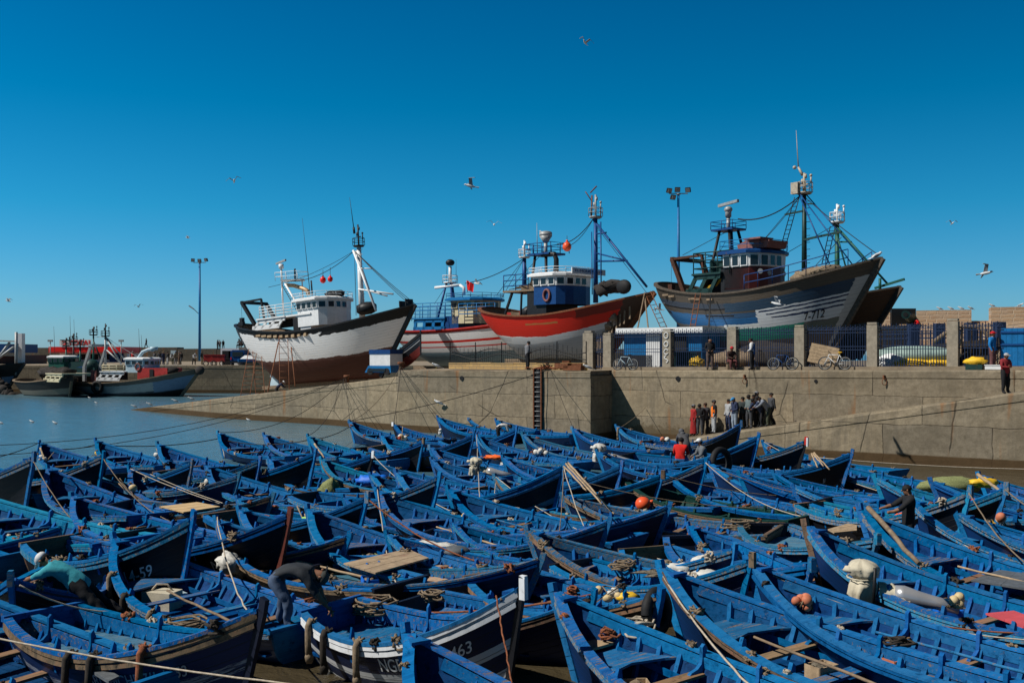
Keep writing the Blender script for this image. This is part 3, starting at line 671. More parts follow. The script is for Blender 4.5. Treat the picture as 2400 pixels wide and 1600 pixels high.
 ('f11', 'dd', (1227, 1352), dict(stern=(775, 1425), zb=1.9, hull='h_1431', post='whitepaint', rub='whitepaint'), 'navy and white banded boat numbered 1463 with rope fenders, nearest in the middle'),
 # fillers between, seen as rails and sterns
 ('h1', 'ad', (1570, 1180), dict(ang=-20, L=5.2, zb=1.25, hull='h_navy'), 'low blue boat with a grey covered deck in the middle of the fleet'),
 ('h2', 'b', (2180, 1122), dict(ang=150, L=6, zb=1.3), 'low blue boat under the folded green net'),
 ('h3', 'a', (1238, 1230), dict(ang=150, L=5.6, zb=1.3, hull='h_navy', rub='rub'), 'low boat with a worn cream rail and a short fender pad outside'),
 ('h4', 'bd', (1430, 1215), dict(ang=-25, L=5, zb=1.25, hull='h_navy'), 'low boat with a grey deck and an orange ball float resting on it'),
 ('h5', 'b', (640, 1150), dict(ang=-20, L=5.4, zb=1.2, hull='h_navy', rub='rub'), 'low blue boat with worn thwarts under the crossing mooring lines'),
 ('h6', 'a', (2440, 1245), dict(ang=122, L=6, zb=1.5), 'blue boat at the right edge with red and yellow floats inside'),
 ('h7', 'b', (420, 1235), dict(ang=-18, L=4.6, zb=1.2, hull='h_blue'), 'low blue boat beside the pale square hatch cover'),
 ('k1', 'a', (170, 1150), dict(ang=142, L=6, zb=1.2), 'low blue boat tucked behind the wide bare bow on the left, seats half hidden'),
 ('k2', 'b', (560, 1105), dict(ang=-30, L=5.2, zb=1.3, hull='h_navy'), 'navy boat mostly hidden left of the white float heap'),
 ('k3', 'a', (930, 1100), dict(ang=140, L=6, zb=1.3), 'blue boat between the big empty bow and the dark 7/3 bow'),
 ('k4', 'b', (1180, 1062), dict(ang=138, L=6, zb=1.25, hull='h_navy'), 'low blue boat behind the orange cloth boat, thwarts bare'),
 ('k5', 'a', (1400, 1050), dict(ang=140, L=6, zb=1.25), 'blue boat just left of the curved bow in the wall shadow, grey nets aboard'),
 ('k6', 'b', (1600, 1040), dict(ang=138, L=6, zb=1.25), 'low blue boat in front of the highest bow under the wall'),
 ('k7', 'a', (1730, 1105), dict(ang=150, L=6.2, zb=1.2), 'low blue boat crossed by many thin lines right of the MAI2 bow'),
 ('k8', 'b', (1320, 1150), dict(ang=150, L=6, zb=1.15, hull='h_navy', rub='rub'), 'low boat with pale rail just in front of the 1030 bow'),
 ('k9', 'a', (1860, 1130), dict(ang=152, L=6, zb=1.15), 'low blue boat in the gap between the ramp boats and the pale deck'),
 ('m1', 'b', (820, 1245), dict(ang=-22, L=5.2, zb=1.15, hull='h_navy', rub='rub'), 'low boat hidden behind the rubbish strewn bow, dark stern out'),
 ('m2', 'bd', (1270, 1300), dict(ang=-24, L=5.2, zb=1.15, hull='h_navy'), 'low decked boat just right of the bare boards, coiled line on it'),
 ('m3', 'a', (560, 1180), dict(ang=145, L=5.6, zb=1.15), 'low blue boat carrying the pale plank hatch cover'),
 ('m4', 'b', (150, 1220), dict(ang=-15, L=4.8, zb=1.15, hull='h_blue'), 'turquoise railed low boat between the left edge and the big bow'),
 ('m5', 'a', (2240, 1190), dict(ang=135, L=6, zb=1.3), 'blue boat behind the thick white tipped post'),
 ('h8', 'a', (2050, 1110), dict(ang=140, L=6, zb=1.35), 'blue boat behind the black haired man with a white cup on its rail'),
]
for key, kind, bow, o_, lab in FLEET:
    o_ = dict(o_); ang = o_.pop('ang', None)
    if ang is None and 'stern' not in o_: ang = dL(bow[0]); o_.setdefault('L', 6.3)
    zbd = 1.28 if (ang or 150) > 90 else 1.8
    o_.setdefault('zb', zbd)
    vr = {'g1': 'turq', 'm4': 'turq', 'k2': 'faded', 'h3': 'faded', 'c7': 'faded', 'e2': 'faded', 'b12': 'turq', 'h5': 'faded', 'a10': 'faded', 'b3': 'turq', 'm2': 'faded', 'k8': 'faded', 'f4': 'turq', 'h8': 'turq'}.get(key)
    if vr and 'over' not in o_: o_['over'] = {'gunwale': vr, 'clamp_board': vr, 'stem_post': vr}
    make_boat(key, kind, bow, ang=ang, label=lab, **o_)
def fill_boat(key, kind, cx, cy, ang, L, zb, label, **kw):      # a boat given by its middle at the water
    c = pz(cx, cy, 0); d = V((math.cos(R(ang)), math.sin(R(ang)))); b = V((c.x + d.x * L / 2, c.y + d.y * L / 2)); s_ = V((c.x - d.x * L / 2, c.y - d.y * L / 2))
    pj = lambda p, z: (1200 + p.x / p.y * F, HZ + (H - z) / p.y * F)
    make_boat(key, kind, pj(b, zb), stern=pj(s_, .8), zb=zb, label=label, **kw)
for a in (('n1', 'a', 985, 1158, 142, 5.6, 1.1, 'low blue boat wedged between the 7/3 bow and the yellow float boat'),
          ('n2', 'b', 1135, 1152, 140, 5.4, 1.1, 'low blue boat just left of the worn grey stem'),
          ('n3', 'b', 740, 1160, 141, 5.4, 1.1, 'low blue boat between the tarpaulin boat and the NDA bow'),
          ('n4', 'a', 1010, 1196, 146, 5.2, 1.05, 'low blue boat in the gap behind the long white tarpaulin'),
          ('n5', 'b', 700, 1262, 150, 4.6, 1.0, 'low blue boat under the NDA lettered bow'),
          ('n6', 'a', 960, 1262, 148, 4.8, 1.0, 'low blue boat between the bare deck boards and the grey basin'),
          ('n7', 'b', 1090, 1362, 152, 4.2, .95, 'low blue boat just above the white striped bow, half empty'),
          ('n8', 'a', 1800, 1362, 128, 4.6, 1.0, 'low blue boat between the bottle boat and the canvas wrapped motor'),
          ('n9', 'b', 1380, 1205, 148, 5.0, 1.0, 'low blue boat by the orange ball float, slightly left'),
          ('n10', 'a', 1985, 1192, 142, 5.0, 1.05, 'low blue boat between the rough spar and the man in black'),
          ('n11', 'b', 480, 1150, 141, 5.2, 1.1, 'low blue boat behind the pale pine hatch'),
          ('n12', 'a', 300, 1190, 150, 4.8, 1.0, 'low blue boat behind the black 71-14-59 bow'),
          ('n13', 'b', 1225, 1330, 146, 4.2, .95, 'low blue boat behind the raw timber strake'),
          ('n14', 'a', 1700, 1195, 150, 5.0, 1.0, 'low blue boat right of the dark green one, thwarts worn bare')):
    fill_boat(*a, hull='h_navy')
# ================================================================ trawlers hauled out and moored
def m_tr(name, bands, noise_sc=(10, 60), plank=22, worn=.25, chips=(.25, .2, .15), edge=.03, patches=(), rough=.55, diag=()):
    """bands: list of (top v, colour) from keel up; u runs stern 0 -> bow 1, v keel 0 -> rail 1. patches: (u0,u1,v0,v1,colour)"""
    m = NM(name, rough, 0, .3); uv = m.n('ShaderNodeTexCoord').outputs['UV']; s = m.sep(uv)
    mp = m.n('ShaderNodeMapping'); mp.inputs['Scale'].default_value = (noise_sc[0], noise_sc[1], 1); m.l(uv, mp.inputs[0]); f = m.noise(mp.outputs[0], 1, 9, .75)
    mp2 = m.n('ShaderNodeMapping'); mp2.inputs['Scale'].default_value = (14, 10, 1); m.l(uv, mp2.inputs[0]); g = m.noise(mp2.outputs[0], 1.3, 6, .65)
    gg = m.math('MULTIPLY', m.math('SUBTRACT', g, .5), edge * 2)
    v = m.math('ADD', s[1], gg); c = None
    for top, cc in bands:
        dn = tuple(x * (.62 if cc[0] < .5 else .85) for x in cc); up = tuple(min(1, x * 1.15) for x in cc); q = m.mix(f, dn, up)
        if c is None: c = q; prev = top
        else: c = m.mix(m.math('GREATER_THAN', v, prev), c, q); prev = top
    for (a0, b0_, u0, cc) in diag:
        k = m.math('LESS_THAN', v, m.math('MULTIPLY_ADD', m.math('MAXIMUM', m.math('SUBTRACT', s[0], u0), 0.0), b0_, a0)); c = m.mix(k, c, m.mix(f, tuple(x * .8 for x in cc), cc))
    for (u0, u1, v0, v1, cc) in patches:
        k = m.math('MULTIPLY', m.math('MULTIPLY', m.math('GREATER_THAN', m.math('ADD', s[0], gg), u0), m.math('LESS_THAN', m.math('ADD', s[0], gg), u1)),
                   m.math('MULTIPLY', m.math('GREATER_THAN', v, v0), m.math('LESS_THAN', v, v1)))
        c = m.mix(k, c, m.mix(f, tuple(x * .72 for x in cc), tuple(x * 1.1 for x in cc)))
    c = m.mix(m.ramp(m.noise(mp.outputs[0], 1.9, 9, .8), [(.66 - worn * .12, 0.0), (.72 - worn * .12, .8 * min(1, worn * 2))]), c, chips)
    ln = m.math('MULTIPLY', m.ramp(m.math('FRACT', m.math('MULTIPLY', m.math('ADD', s[1], m.math('MULTIPLY', m.math('SUBTRACT', g, .5), .008)), plank)), [(.0, .55), (.10, 0.0), (.92, 0.0), (1.0, .55)]), m.ramp(g, [(.38, .15), (.6, 1.0)])); c = m.mix(m.math('MULTIPLY', ln, .7), c, (.02, .018, .016))
    bt_ = m.n('ShaderNodeTexBrick', offset=.41); bt_.inputs['Scale'].default_value = 1; bt_.inputs['Brick Width'].default_value = .11; bt_.inputs['Row Height'].default_value = 1 / plank; bt_.inputs['Mortar Size'].default_value = .0009
    m.l(uv, bt_.inputs['Vector']); c = m.mix(m.math('MULTIPLY', m.math('MULTIPLY', bt_.outputs['Fac'], .35), m.ramp(g, [(.45, 0.0), (.65, 1.0)])), c, (.03, .025, .02))
    m.color(c); m.bump(m.math('SUBTRACT', m.math('MULTIPLY', f, .5), ln), .5, .04); return m.m
WHT = (.70, .71, .71)
M['t_white'] = m_tr('white_trawler_hull', [(.40, (.075, .022, .015)), (.45, (.12, .05, .04)), (.92, (.86, .87, .87)), (1.1, (.010, .012, .014))], edge=.045, worn=.22, chips=(.33, .32, .30), patches=((.62, 1.1, .855, 1.1, (.010, .012, .014)), (.0, .1, .52, 1, (.05, .06, .07)), (.22, .50, .88, .93, (.10, .07, .05))))
M['t_red'] = m_tr('red_trawler_hull', [(.40, (.30, .35, .38)), (.53, (.66, .70, .72)), (1.1, (.58, .020, .010))], worn=.12, chips=(.30, .10, .05), edge=.03, patches=((.72, 1.0, .84, 1.1, (.20, .02, .014)), (.91, 1.1, 0, 1.1, (.06, .035, .025)), (.0, .3, .42, .50, (.5, .53, .55)), (.42, .62, .80, .84, (.40, .16, .05)), (.08, .14, .53, .56, (.01, .01, .01))), diag=((.50, .36, .42, (.60, .64, .67)), (.36, .42, .42, (.36, .40, .44))))  # lower greys mix paint and shade; dark red at bow top is painted shade
M['t_blue'] = m_tr('weathered_blue_trawler_hull', [(.36, (.15, .12, .10)), (.46, (.14, .16, .14)), (.53, (.15, .145, .14)), (.63, (.02, .12, .30)), (.70, (.03, .09, .19)), (.78, (.08, .07, .06)), (.86, (.045, .06, .085)), (1.1, (.085, .07, .055))], worn=.6, chips=(.085, .07, .05), edge=.02,
   patches=((.0, .5, .30, .44, (.24, .10, .07)), (.40, .80, .30, .485, (.03, .28, .20)), (.44, .97, .475, .54, (.72, .74, .72)), (.60, .965, .475, .725, (.66, .69, .71)), (.0, .5, .66, .685, (.01, .01, .012)), (.0, .5, .76, .785, (.01, .01, .012)), (.14, .36, .63, .70, (.03, .13, .30)), (.66, .965, .585, .605, (.012, .03, .09)), (.64, .965, .635, .655, (.012, .03, .09)), (.61, .965, .685, .705, (.012, .03, .09)), (.46, .97, .725, .86, (.022, .055, .10)), (.5, 1, .86, 1.1, (.10, .08, .06)), (.955, 1.1, 0, .86, (.5, .5, .49))))
M['t_brown'] = m_tr('brown_trawler_hull', [(.36, (.10, .09, .08)), (.55, (.14, .15, .16)), (1.1, (.15, .07, .035))], worn=.5, chips=(.07, .05, .04))
M['t_bwr'] = m_tr('white_hull_red_bands', [(.40, (.20, .30, .36)), (.53, (.78, .78, .78)), (.56, (.60, .02, .01)), (.66, (.78, .78, .78)), (.72, (.60, .02, .01)), (.94, (.80, .80, .80)), (1.1, (.60, .02, .01))], worn=.06, edge=.004, chips=(.4, .35, .3))
M['t_moor'] = m_tr('scuffed_moored_hull', [(.42, (.012, .013, .014)), (.50, (.05, .07, .09)), (.84, (.38, .40, .40)), (1.1, (.14, .12, .10))], worn=.95, chips=(.018, .016, .015), edge=.04, patches=((.72, .99, .45, .84, (.16, .24, .36)),))
M['t_moor2'] = m_tr('scuffed_black_moored_hull', [(.40, (.012, .013, .014)), (.62, (.20, .18, .14)), (1.1, (.014, .014, .014))], worn=.6, chips=(.15, .07, .02), edge=.03)
M['t_moor3'] = m_tr('black_and_blue_moored_hull', [(.30, (.010, .012, .014)), (.66, (.16, .24, .38)), (1.1, (.012, .013, .014))], worn=.3, chips=(.02, .02, .02), edge=.02)
M['wht'] = plain('white_house_paint', (.74, .75, .75), .45, 0, .10, 4, .1, dirt=(.30, .22, .15), dirt_amt=.25)
M['oldwhite'] = plain('stained_white_paint', (.42, .36, .28), .6, 0, .3, 6, .2, dirt=(.20, .09, .04), dirt_amt=.6)
M['woodd'] = plain('dark_weathered_timber', (.085, .068, .052), .85, 0, .4, 7, .4)
M['grey'] = plain('grey_metal_paint', (.32, .33, .33), .5, .2, .2, 5, .15, dirt=(.12, .07, .04))
M['dark'] = plain('dark_opening', (.012, .013, .015), .7, 0, .2, 3, 0)
M['black'] = plain('black_metal_paint', (.015, .016, .018), .5, .1, .3, 6, .15, dirt=(.07, .035, .02))
M['dgreen'] = plain('dark_green_metal_paint', (.013, .045, .042), .5, .1, .3, 6, .15, dirt=(.12, .06, .03))
M['green2'] = plain('bright_green_metal_paint', (.012, .085, .06), .5, .1, .2, 6, .15, dirt=(.10, .05, .03))
M['bluem'] = plain('blue_metal_paint', (.008, .055, .19), .45, .1, .2, 6, .1, dirt=(.12, .06, .03), dirt_amt=.35)
M['bluel'] = plain('light_blue_house_paint', (.008, .14, .36), .45, 0, .2, 4, .1, dirt=(.08, .08, .08), dirt_amt=.3)
M['cream'] = plain('cream_house_paint', (.56, .50, .33), .5, 0, .1, 4, .1, dirt=(.3, .2, .1), dirt_amt=.3)
M['maroon'] = plain('maroon_house_paint', (.085, .016, .014), .45, 0, .25, 3, .1, dirt=(.03, .02, .02))
M['palebl'] = plain('pale_blue_house_paint', (.42, .55, .62), .5, 0, .1, 4, .1, dirt=(.2, .15, .1), dirt_amt=.3)
M['redh'] = plain('red_house_paint', (.40, .035, .03), .5, 0, .25, 3, .1, dirt=(.15, .05, .03))
M['rust'] = plain('rusty_iron', (.17, .065, .03), .85, .1, .45, 8, .4)
M['rustd'] = plain('dark_rusty_iron', (.075, .032, .02), .85, .1, .45, 8, .4)
M['wood'] = plain('weathered_timber', (.20, .145, .095), .85, 0, .4, 7, .4)
M['woodl'] = plain('pale_timber', (.36, .26, .16), .8, 0, .3, 7, .3)
M['orange'] = plain('orange_buoy', (.80, .10, .03), .35, 0, .08, 4, .03)
M['redb'] = plain('red_buoy', (.75, .02, .015), .3, 0, .08, 4, .03)
M['yellow'] = plain('yellow_float', (.80, .48, .03), .5, 0, .15, 8, .2)
M['net'] = plain('heaped_net', (.14, .12, .09), .95, 0, .6, 22, .9)
M['netdark'] = plain('dark_net', (.035, .03, .028), .95, 0, .6, 18, .9)
gl = NM('wheelhouse_glass', .08, 0, .6); gl.color((.015, .02, .025)); M['glass'] = gl.m
M['pink'] = plain('faded_raft_cover', (.22, .09, .08), .7, 0, .3, 4, .3)
M['tan'] = plain('copper_pipe', (.45, .30, .17), .45, .2, .2, 6, .1)
class Hull:
    """trawler hull; local x: stern 0 -> bow L; y to port(away) / starboard negative (towards camera); z world heights relative to keel 0"""
    def __init__(s, L, B, sheer, rake=2.6, zk=0.0, kdrop=.3, sternr=.16, tumble=0, exp=.36):
        s.L = L; s.B = B; s.sh = sheer; s.rake = rake; s.kd = kdrop; s.sr = sternr; s.exp = exp; s.tuck = 5.2
    def sheer(s, t): return interp(s.sh, t) if not isinstance(s.sh, tuple) else s.sh[0] * (1 - t) ** 2 + s.sh[1] * 2 * t * (1 - t) + s.sh[2] * t * t
    def half(s, t):
        a = s.B / 2
        if t < .28: q = 1 - t / .28; a *= (1 - q ** 2.6) ** .5 * 1.0 if q < 1 else 0
        elif t > .5: a *= 1 - ((t - .5) / .5) ** 3.1
        return max(a, 0)
    def pt(s, t, v, side=-1, off=0.0):
        z = s.sheer(t) * v + 0
        ex = s.exp + .85 * max(0, t - .5) ** 1.1 + .5 * max(0, (.3 - t) / .3) ** 1.5
        y = max(0, s.half(t) * max(v, 0.0) ** ex - off)
        v_ = min(v, 1)
        x = s.L * t - s.rake * (1 - v_) * max(0, (t - .5) / .5) ** 2 + s.tuck * max(0, 1 - v) ** 2.0 * max(0, (.3 - t) / .3) ** 1.3 + .5 * max(0, 1 - v) * max(0, (.3 - t) / .3)
        return V((x, side * y, z))
HT = [0, .006, .018, .036, .06, .09, .13, .18, .24, .3, .38, .46, .54, .62, .7, .77, .83, .88, .92, .955, .98, .993, 1.0]
HV = [0, .05, .12, .2, .3, .4, .5, .6, .7, .8, .88, .94, 1.0]
def ship(name, bow, stern, zkeel, B, mid, hullmat, label, L=None, rail='black', deckdrop=.9, rake=2.6, cat='fishing boat', group=None, zkb=None):
    """bow, stern: world points of the rail tips. mid: rail height at the lowest control point"""
    bow = V(bow); stern = V(stern); d = V((bow.x - stern.x, bow.y - stern.y)); rz = math.atan2(d.y, d.x); Ln = d.length
    o = empty(name, (stern.x, stern.y, zkeel), rz, label, cat, group); pit = 0
    if zkb is not None: pit = math.atan2(zkb - zkeel, Ln); o.rotation_euler = (0, -pit, rz)
    rise = (lambda t: (zkb - zkeel) * t if zkb is not None else 0)
    h = Hull(Ln, B, (stern.z - zkeel, mid * 1.0 - zkeel - rise(.5), bow.z - zkeel - rise(1)), rake)
    h.name = o; h.rz = rz; h.zk = zkeel
    mb = MB(); rows = [[h.pt(t, v, -1) for v in HV[::-1]] + [h.pt(t, v, 1) for v in HV[1:]] for t in HT]
    for i, r_ in enumerate(rows):
        for j, p in enumerate(r_): mb.uv[len(mb.v)] = (HT[i], HV[::-1][j] if j < len(HV) else HV[j - len(HV) + 1]); mb.v.append(tuple(p))
    nc = len(rows[0])
    for i in range(len(rows) - 1):
        for j in range(nc - 1): mb.f.append((i * nc + j, i * nc + j + 1, (i + 1) * nc + j + 1, (i + 1) * nc + j)); mb.m.append(0); mb.sm.append(True)
    mb.build('hull', M[hullmat], o)
    mb = MB()        # inside of the bulwark and the deck
    dv = lambda t: 1 - deckdrop / h.sheer(t)
    rows = [[h.pt(t, 1, sd, .14), h.pt(t, (1 + dv(t)) / 2, sd, .15), h.pt(t, dv(t), sd, .17)] for sd in (-1, 1) for t in (HT if sd < 0 else HT[::-1])]
    mb.grid(rows, smooth=False)
    dk = [h.pt(t, dv(t), -1, .16) for t in HT] ; dk2 = [h.pt(t, dv(t), 1, .16) for t in HT]
    mb.grid([dk, dk2], smooth=False); mb.build('deck', M['wood'] if rail != 'wht' else M['grey'], o)
    mb = MB()
    for sd in (-1, 1): sweep(mb, [h.pt(t, 1, sd, .03) + V((0, 0, .05)) for t in HT], .26, .12)
    mb.build('bulwark_rail', M[rail], o)
    mb = MB(); pts = [h.pt(1, v) + V((.10, 0, 0)) for v in (0.02, .2, .4, .6, .8, 1.0)]
    for a, b in zip(pts, pts[1:]): mb.beam(a, b + (b - a) * .02, .22, .34, up=(1, 0, 0))
    mb.build('stem', M[rail], o)
    mb = MB(); mb.box((Ln * .42, 0, -.12), (Ln * .62, .28, .3)); mb.build('keel', M['wood'], o)
    mb = MB()
    for vv in (.83, .74):
        for sd in (-1, 1): sweep(mb, [h.pt(t, vv, sd, -.04) for t in HT if .03 < t < (.75 if vv < .8 else .9)], .08, .09)
    return o, h
def loc(o, h, t, y, z): return V((h.L * t, y, z))
def rails(mb, pts, hgt, n=2, posts=True, r=.03, mi=0):
    for k in range(1, n + 1): mb.tube([V(p) + V((0, 0, hgt * k / n)) for p in pts], r, 5, mi)
    if posts:
        for a, b in zip(pts, pts[1:]):
            a = V(a); b = V(b); m = max(1, int((b - a).length / .9))
            for i in range(m + 1): q = a.lerp(b, i / m); mb.cyl(q, q + V((0, 0, hgt)), r, 5, mi)
def house(o, x0, x1, y0, y1, z0, z1, wallm, upperm=None, zmid=None, roofm='wht', wins=5, sidewins=3, over=.35, taper=.12, name='wheelhouse', port=(), winh=.62, roof_rails=None):
    """wheelhouse with a rounded front (towards +x), a band of separate windows and an overhanging roof"""
    r = empty(name, (0, 0, 0)); r.parent = o
    def ring(ins=0.0, z=0):
        f = .22 * (x1 - x0); q = []
        for (x, y) in ((x0 + ins, y0 + ins), (x1 - f, y0 + ins), (x1 - f * .3 - ins * .7, y0 + (y1 - y0) * .14 + ins * .5), (x1 - ins, y0 + (y1 - y0) * .32), (x1 - ins, y0 + (y1 - y0) * .68), (x1 - f * .3 - ins * .7, y1 - (y1 - y0) * .14 - ins * .5), (x1 - f, y1 - ins), (x0 + ins, y1 - ins)):
            q.append(V((x, y, z)))
        return q
    zm = zmid if zmid else z1 - .95
    mb = MB(); a = ring(0, z0); b = ring(0, zm); n = len(a); mb.add(a + b, [(i, (i + 1) % n, n + (i + 1) % n, n + i) for i in range(n)]); mb.build('lower_wall', M[wallm], r)
    mb = MB(); a = ring(.0, zm); b = ring(-.03, zm + .0); a = ring(-.03, zm); b = ring(-.03 - taper * .4, z1); mb.add(a + b, [(i, (i + 1) % n, n + (i + 1) % n, n + i) for i in range(n)] + [tuple(range(n))[::-1]]); mb.build('upper_wall', M[upperm or wallm], r)
    ca = ring(-.05, 0); wl = []
    for i in (0, 1, 2, 3, 7):          # starboard side, chamfers, front and back get windows
        p, q = V(ca[i]), V(ca[(i + 1) % n]); ln = (q - p).length; d = (q - p).normalized(); nn = V((d.y, -d.x, 0)); k = max(1, int(round(ln / .72)))
        for j in range(k):
            c = p + d * (ln * (j + .5) / k); w_ = ln / k * .68; zc = (zm + z1) / 2 - .02; hh = (z1 - zm) * winh
            M_ = Matrix((d, nn, V((0, 0, 1)))).transposed()
            f = MB(); f.box(V((c.x, c.y, zc)) + nn * .035, (w_ + .10, .07, hh + .10), rot=M_); fo = f.build('window', M[upperm or wallm], r)
            g = MB(); g.box(V((c.x, c.y, zc)) + nn * .065, (w_, .03, hh), rot=M_); g.build('pane', M['glass'], fo)
    mb = MB(); a = ring(-over, z1); b = ring(-over, z1 + .16); c = ring(-over + .3, z1 + .30); mb.add(a + b + c, [(i, (i + 1) % n, n + (i + 1) % n, n + i) for i in range(n)] + [(n + i, n + (i + 1) % n, 2 * n + (i + 1) % n, 2 * n + i) for i in range(n)] + [tuple(range(n))[::-1], tuple(range(2 * n, 3 * n))]); mb.build('roof', M[roofm], r)
    for (px_, pz_) in port:
        f = MB(); f.cyl((px_, y0 - .02, pz_), (px_, y0 - .09, pz_), .19, 14); fo = f.build('porthole', M['grey'], r); g = MB(); g.cyl((px_, y0 - .08, pz_), (px_, y0 - .11, pz_), .13, 12); g.build('pane', M['glass'], fo)
    if roof_rails:
        mb = MB(); q = ring(-over + .1, z1 + .25); q.append(q[0]); rails(mb, q, roof_rails[1], 2, r=.022); mb.build('roof_railing', M[roof_rails[0]], r)
    return r
def shelter(o, x0, x1, y, z0, z1, mat, n=3, lean=.9, yb=None, top=None):
    """slanted bulkhead with n big openings along the working deck"""
    r = empty('deck_shelter', (0, 0, 0)); r.parent = o; wd = (x1 - x0) / n; mb = MB(); hgt = z1 - z0
    for i in range(n + 1):
        x = x0 + wd * i; mb.prism([(x - .16, y, z0), (x + .16, y, z0), (x + .16 + lean, y, z1), (x - .16 + lean, y, z1)], (0, .12, 0))
    mb.prism([(x0 - .25, y, z0 - .1), (x1 + .2, y, z0 - .1), (x1 + .28, y, z0 + .3), (x0 - .17, y, z0 + .3)], (0, .14, 0))
    mb.prism([(x0 + lean - .25, y, z1 - .25), (x1 + lean + .16, y, z1 - .25), (x1 + lean + .25, y, z1 + .05), (x0 + lean - .16, y, z1 + .05)], (0, .14, 0))
    mb.build('shelter_frame', M[mat], r)
    mb = MB(); yb = y + 2.6 if yb is None else yb; mb.box(((x0 + x1) / 2 + lean, (y + yb) / 2, z1 + .1), (x1 - x0 + .6, abs(yb - y) + .2, .12)); mb.build('shelter_roof', M[top or mat], r)
    mb = MB(); mb.box(((x0 + x1) / 2 + lean * .6, y + 1.4, (z0 + z1) / 2), (x1 - x0, .1, hgt)); mb.build('back_panel', M['dark'], r); return r
def ladder(name, a, b, w=.45, mat='black', step=.33, label=None, cat='ladder', parent=None, side=None):
    a = V(a); b = V(b); d = (b - a).normalized(); s = V(side).normalized() if side is not None else d.cross(V((0, 1, 0))).normalized()
    mb = MB()
    for k in (-1, 1): mb.tube([a + s * k * w / 2, b + s * k * w / 2], .03, 5)
    n = int((b - a).length / step)
    for i in range(1, n): q = a + (b - a) * i / n; mb.cyl(q - s * w / 2, q + s * w / 2, .022, 5)
    o = mb.build(name, M[mat], parent)
    if label: tag(o, label, cat)
    return o
def mast(o, x, y, z0, z1, mat, r=.16, nest=None, nestm='wht', whip=0, fore=None, foremat=None, steps=True, cross=()):
    r_ = empty('mast', (0, 0, 0)); r_.parent = o
    mb = MB(); mb.tube([(x, y, z0), (x, y, z1)], [r, r * .7], 10)
    if steps:
        z = z0 + 1
        while z < z1: mb.cyl((x + .05, y, z), (x + .42, y, z), .018, 4); z += .42
    mb.build('mast_pole', M[mat], r_)
    if nest:
        mb = MB(); mb.cyl((x, y, z1), (x, y, z1 + .12), .42, 10, r2=.5)
        ringp = [(x + .5 * math.cos(a), y + .5 * math.sin(a), z1 + .12) for a in [k * math.pi / 4 for k in range(9)]]
        rails(mb, ringp, .6, 2, r=.025); mb.build('crows_nest', M[nestm], r_)
        mb = MB(); mb.cyl((x, y, z1 + .1), (x, y, z1 + nest), .07, 8); mb.cyl((x - .12, y, z1 + nest * .5), (x - .12, y, z1 + nest * .5 + .3), .09, 8); mb.cyl((x + .1, y, z1 + nest * .75), (x + .1, y, z1 + nest * .75 + .25), .08, 8)
        mb.box((x, y, z1 + nest * .45), (.5, .1, .06)); mb.cyl((x + .48, y, z1 + .6), (x + .48, y, z1 + 1.0), .05, 6); mb.ell((x + .48, y, z1 + 1.1), .09, 8); mb.build('light_stack', M[nestm], r_)
    if whip: mb = MB(); mb.tube([(x, y, z1 + (nest or 0)), (x - .05, y, z1 + (nest or 0) + whip)], [.03, .008], 5); mb.build('whip_aerial', M['wht'], r_)
    for (za, x2, z2) in cross:
        mb = MB(); mb.beam((x, y, za), (x2, y, z2), .12, .12); mb.build('cross_spar', M[mat], r_)
    return r_
def wire(mb, a, b, sag=0.0, r=.02, n=10):
    a = V(a); b = V(b); mb.tube([a.lerp(b, i / n) - V((0, 0, sag * 4 * (i / n) * (1 - i / n))) for i in range(n + 1)], r, 4, cap=False)
def gallows(o, x, ys, z0, z1, mat, lean=-1.2):
    mb = MB()
    for y in ys: mb.beam((x, y, z0), (x + lean, y, z1), .28, .28)
    mb.beam((x + lean, ys[0] - .1, z1), (x + lean, ys[1] + .1, z1), .26, .26); mb.beam((x + lean, ys[0], z1), (x + lean + 2.6, ys[0], z1 + .05), .16, .16); mb.beam((x + lean + 2.6, ys[0], z1 + .05), (x + lean + 2.9, ys[0], z0 + .3), .16, .16)
    mb.box((x + lean - .1, ys[0], z0 + .4), (.35, .3, .7)); mb.cyl((x + lean - .1, ys[0], z1), (x + lean - .1, ys[0], z0 + .7), .015, 4); mb.box((x + lean - .1, ys[0] - .05, z0 + .2), (.6, .3, .35))
    return mb.build('stern_gallows', M[mat], o)
# world <-> ship-local: everything below is placed by local x (stern -> bow) and height over the keel
def S(o, h, px, py, y=0.0):          # ship-local point under a photo pixel, on the fore-and-aft plane y
    k = (px - 1200) / F; c, s_ = math.cos(h.rz), math.sin(h.rz); ox, oy = o.location.x, o.location.y
    # X = ox + x c - y s ; D = oy + x s + y c
    x = (k * (oy + y * c) - ox + y * s_) / (c - k * s_); D = oy + x * s_ + y * c
    z = H - (py - HZ) / F * D; p = -o.rotation_euler.y
    return V((x, y, z - h.zk - x * math.tan(p)))
def hpx(o, h, pxc, y0, y1, ln, pyb, pym, pyt, **kw):
    a = S(o, h, pxc, pyt, y0); zm = S(o, h, pxc, pym, y0).z; zb = S(o, h, pxc, pyb, y0).z
    return house(o, a.x - ln, a.x + .5, y0, y1, zb, a.z, zmid=zm, **kw)
def part(o, nm, mb, mat): return mb.build(nm, M[mat], o)
def buoy(px, py, D, r, mat, label, hang=.5):
    p = pd(px, py, D); mb = MB(); mb.ell(p, (r, r, r * 1.12), 14); mb.cyl(p + V((0, 0, r)), p + V((0, 0, r * 1.5)), r * .25, 8); mb.cyl(p + V((0, 0, r * 1.4)), p + V((0, 0, r * 1.4 + hang)), .02, 5, 1)
    return mb.build('buoy', [M[mat], M['rope_dark']], label=label, cat='buoy', group='buoys hanging from trawler wires')
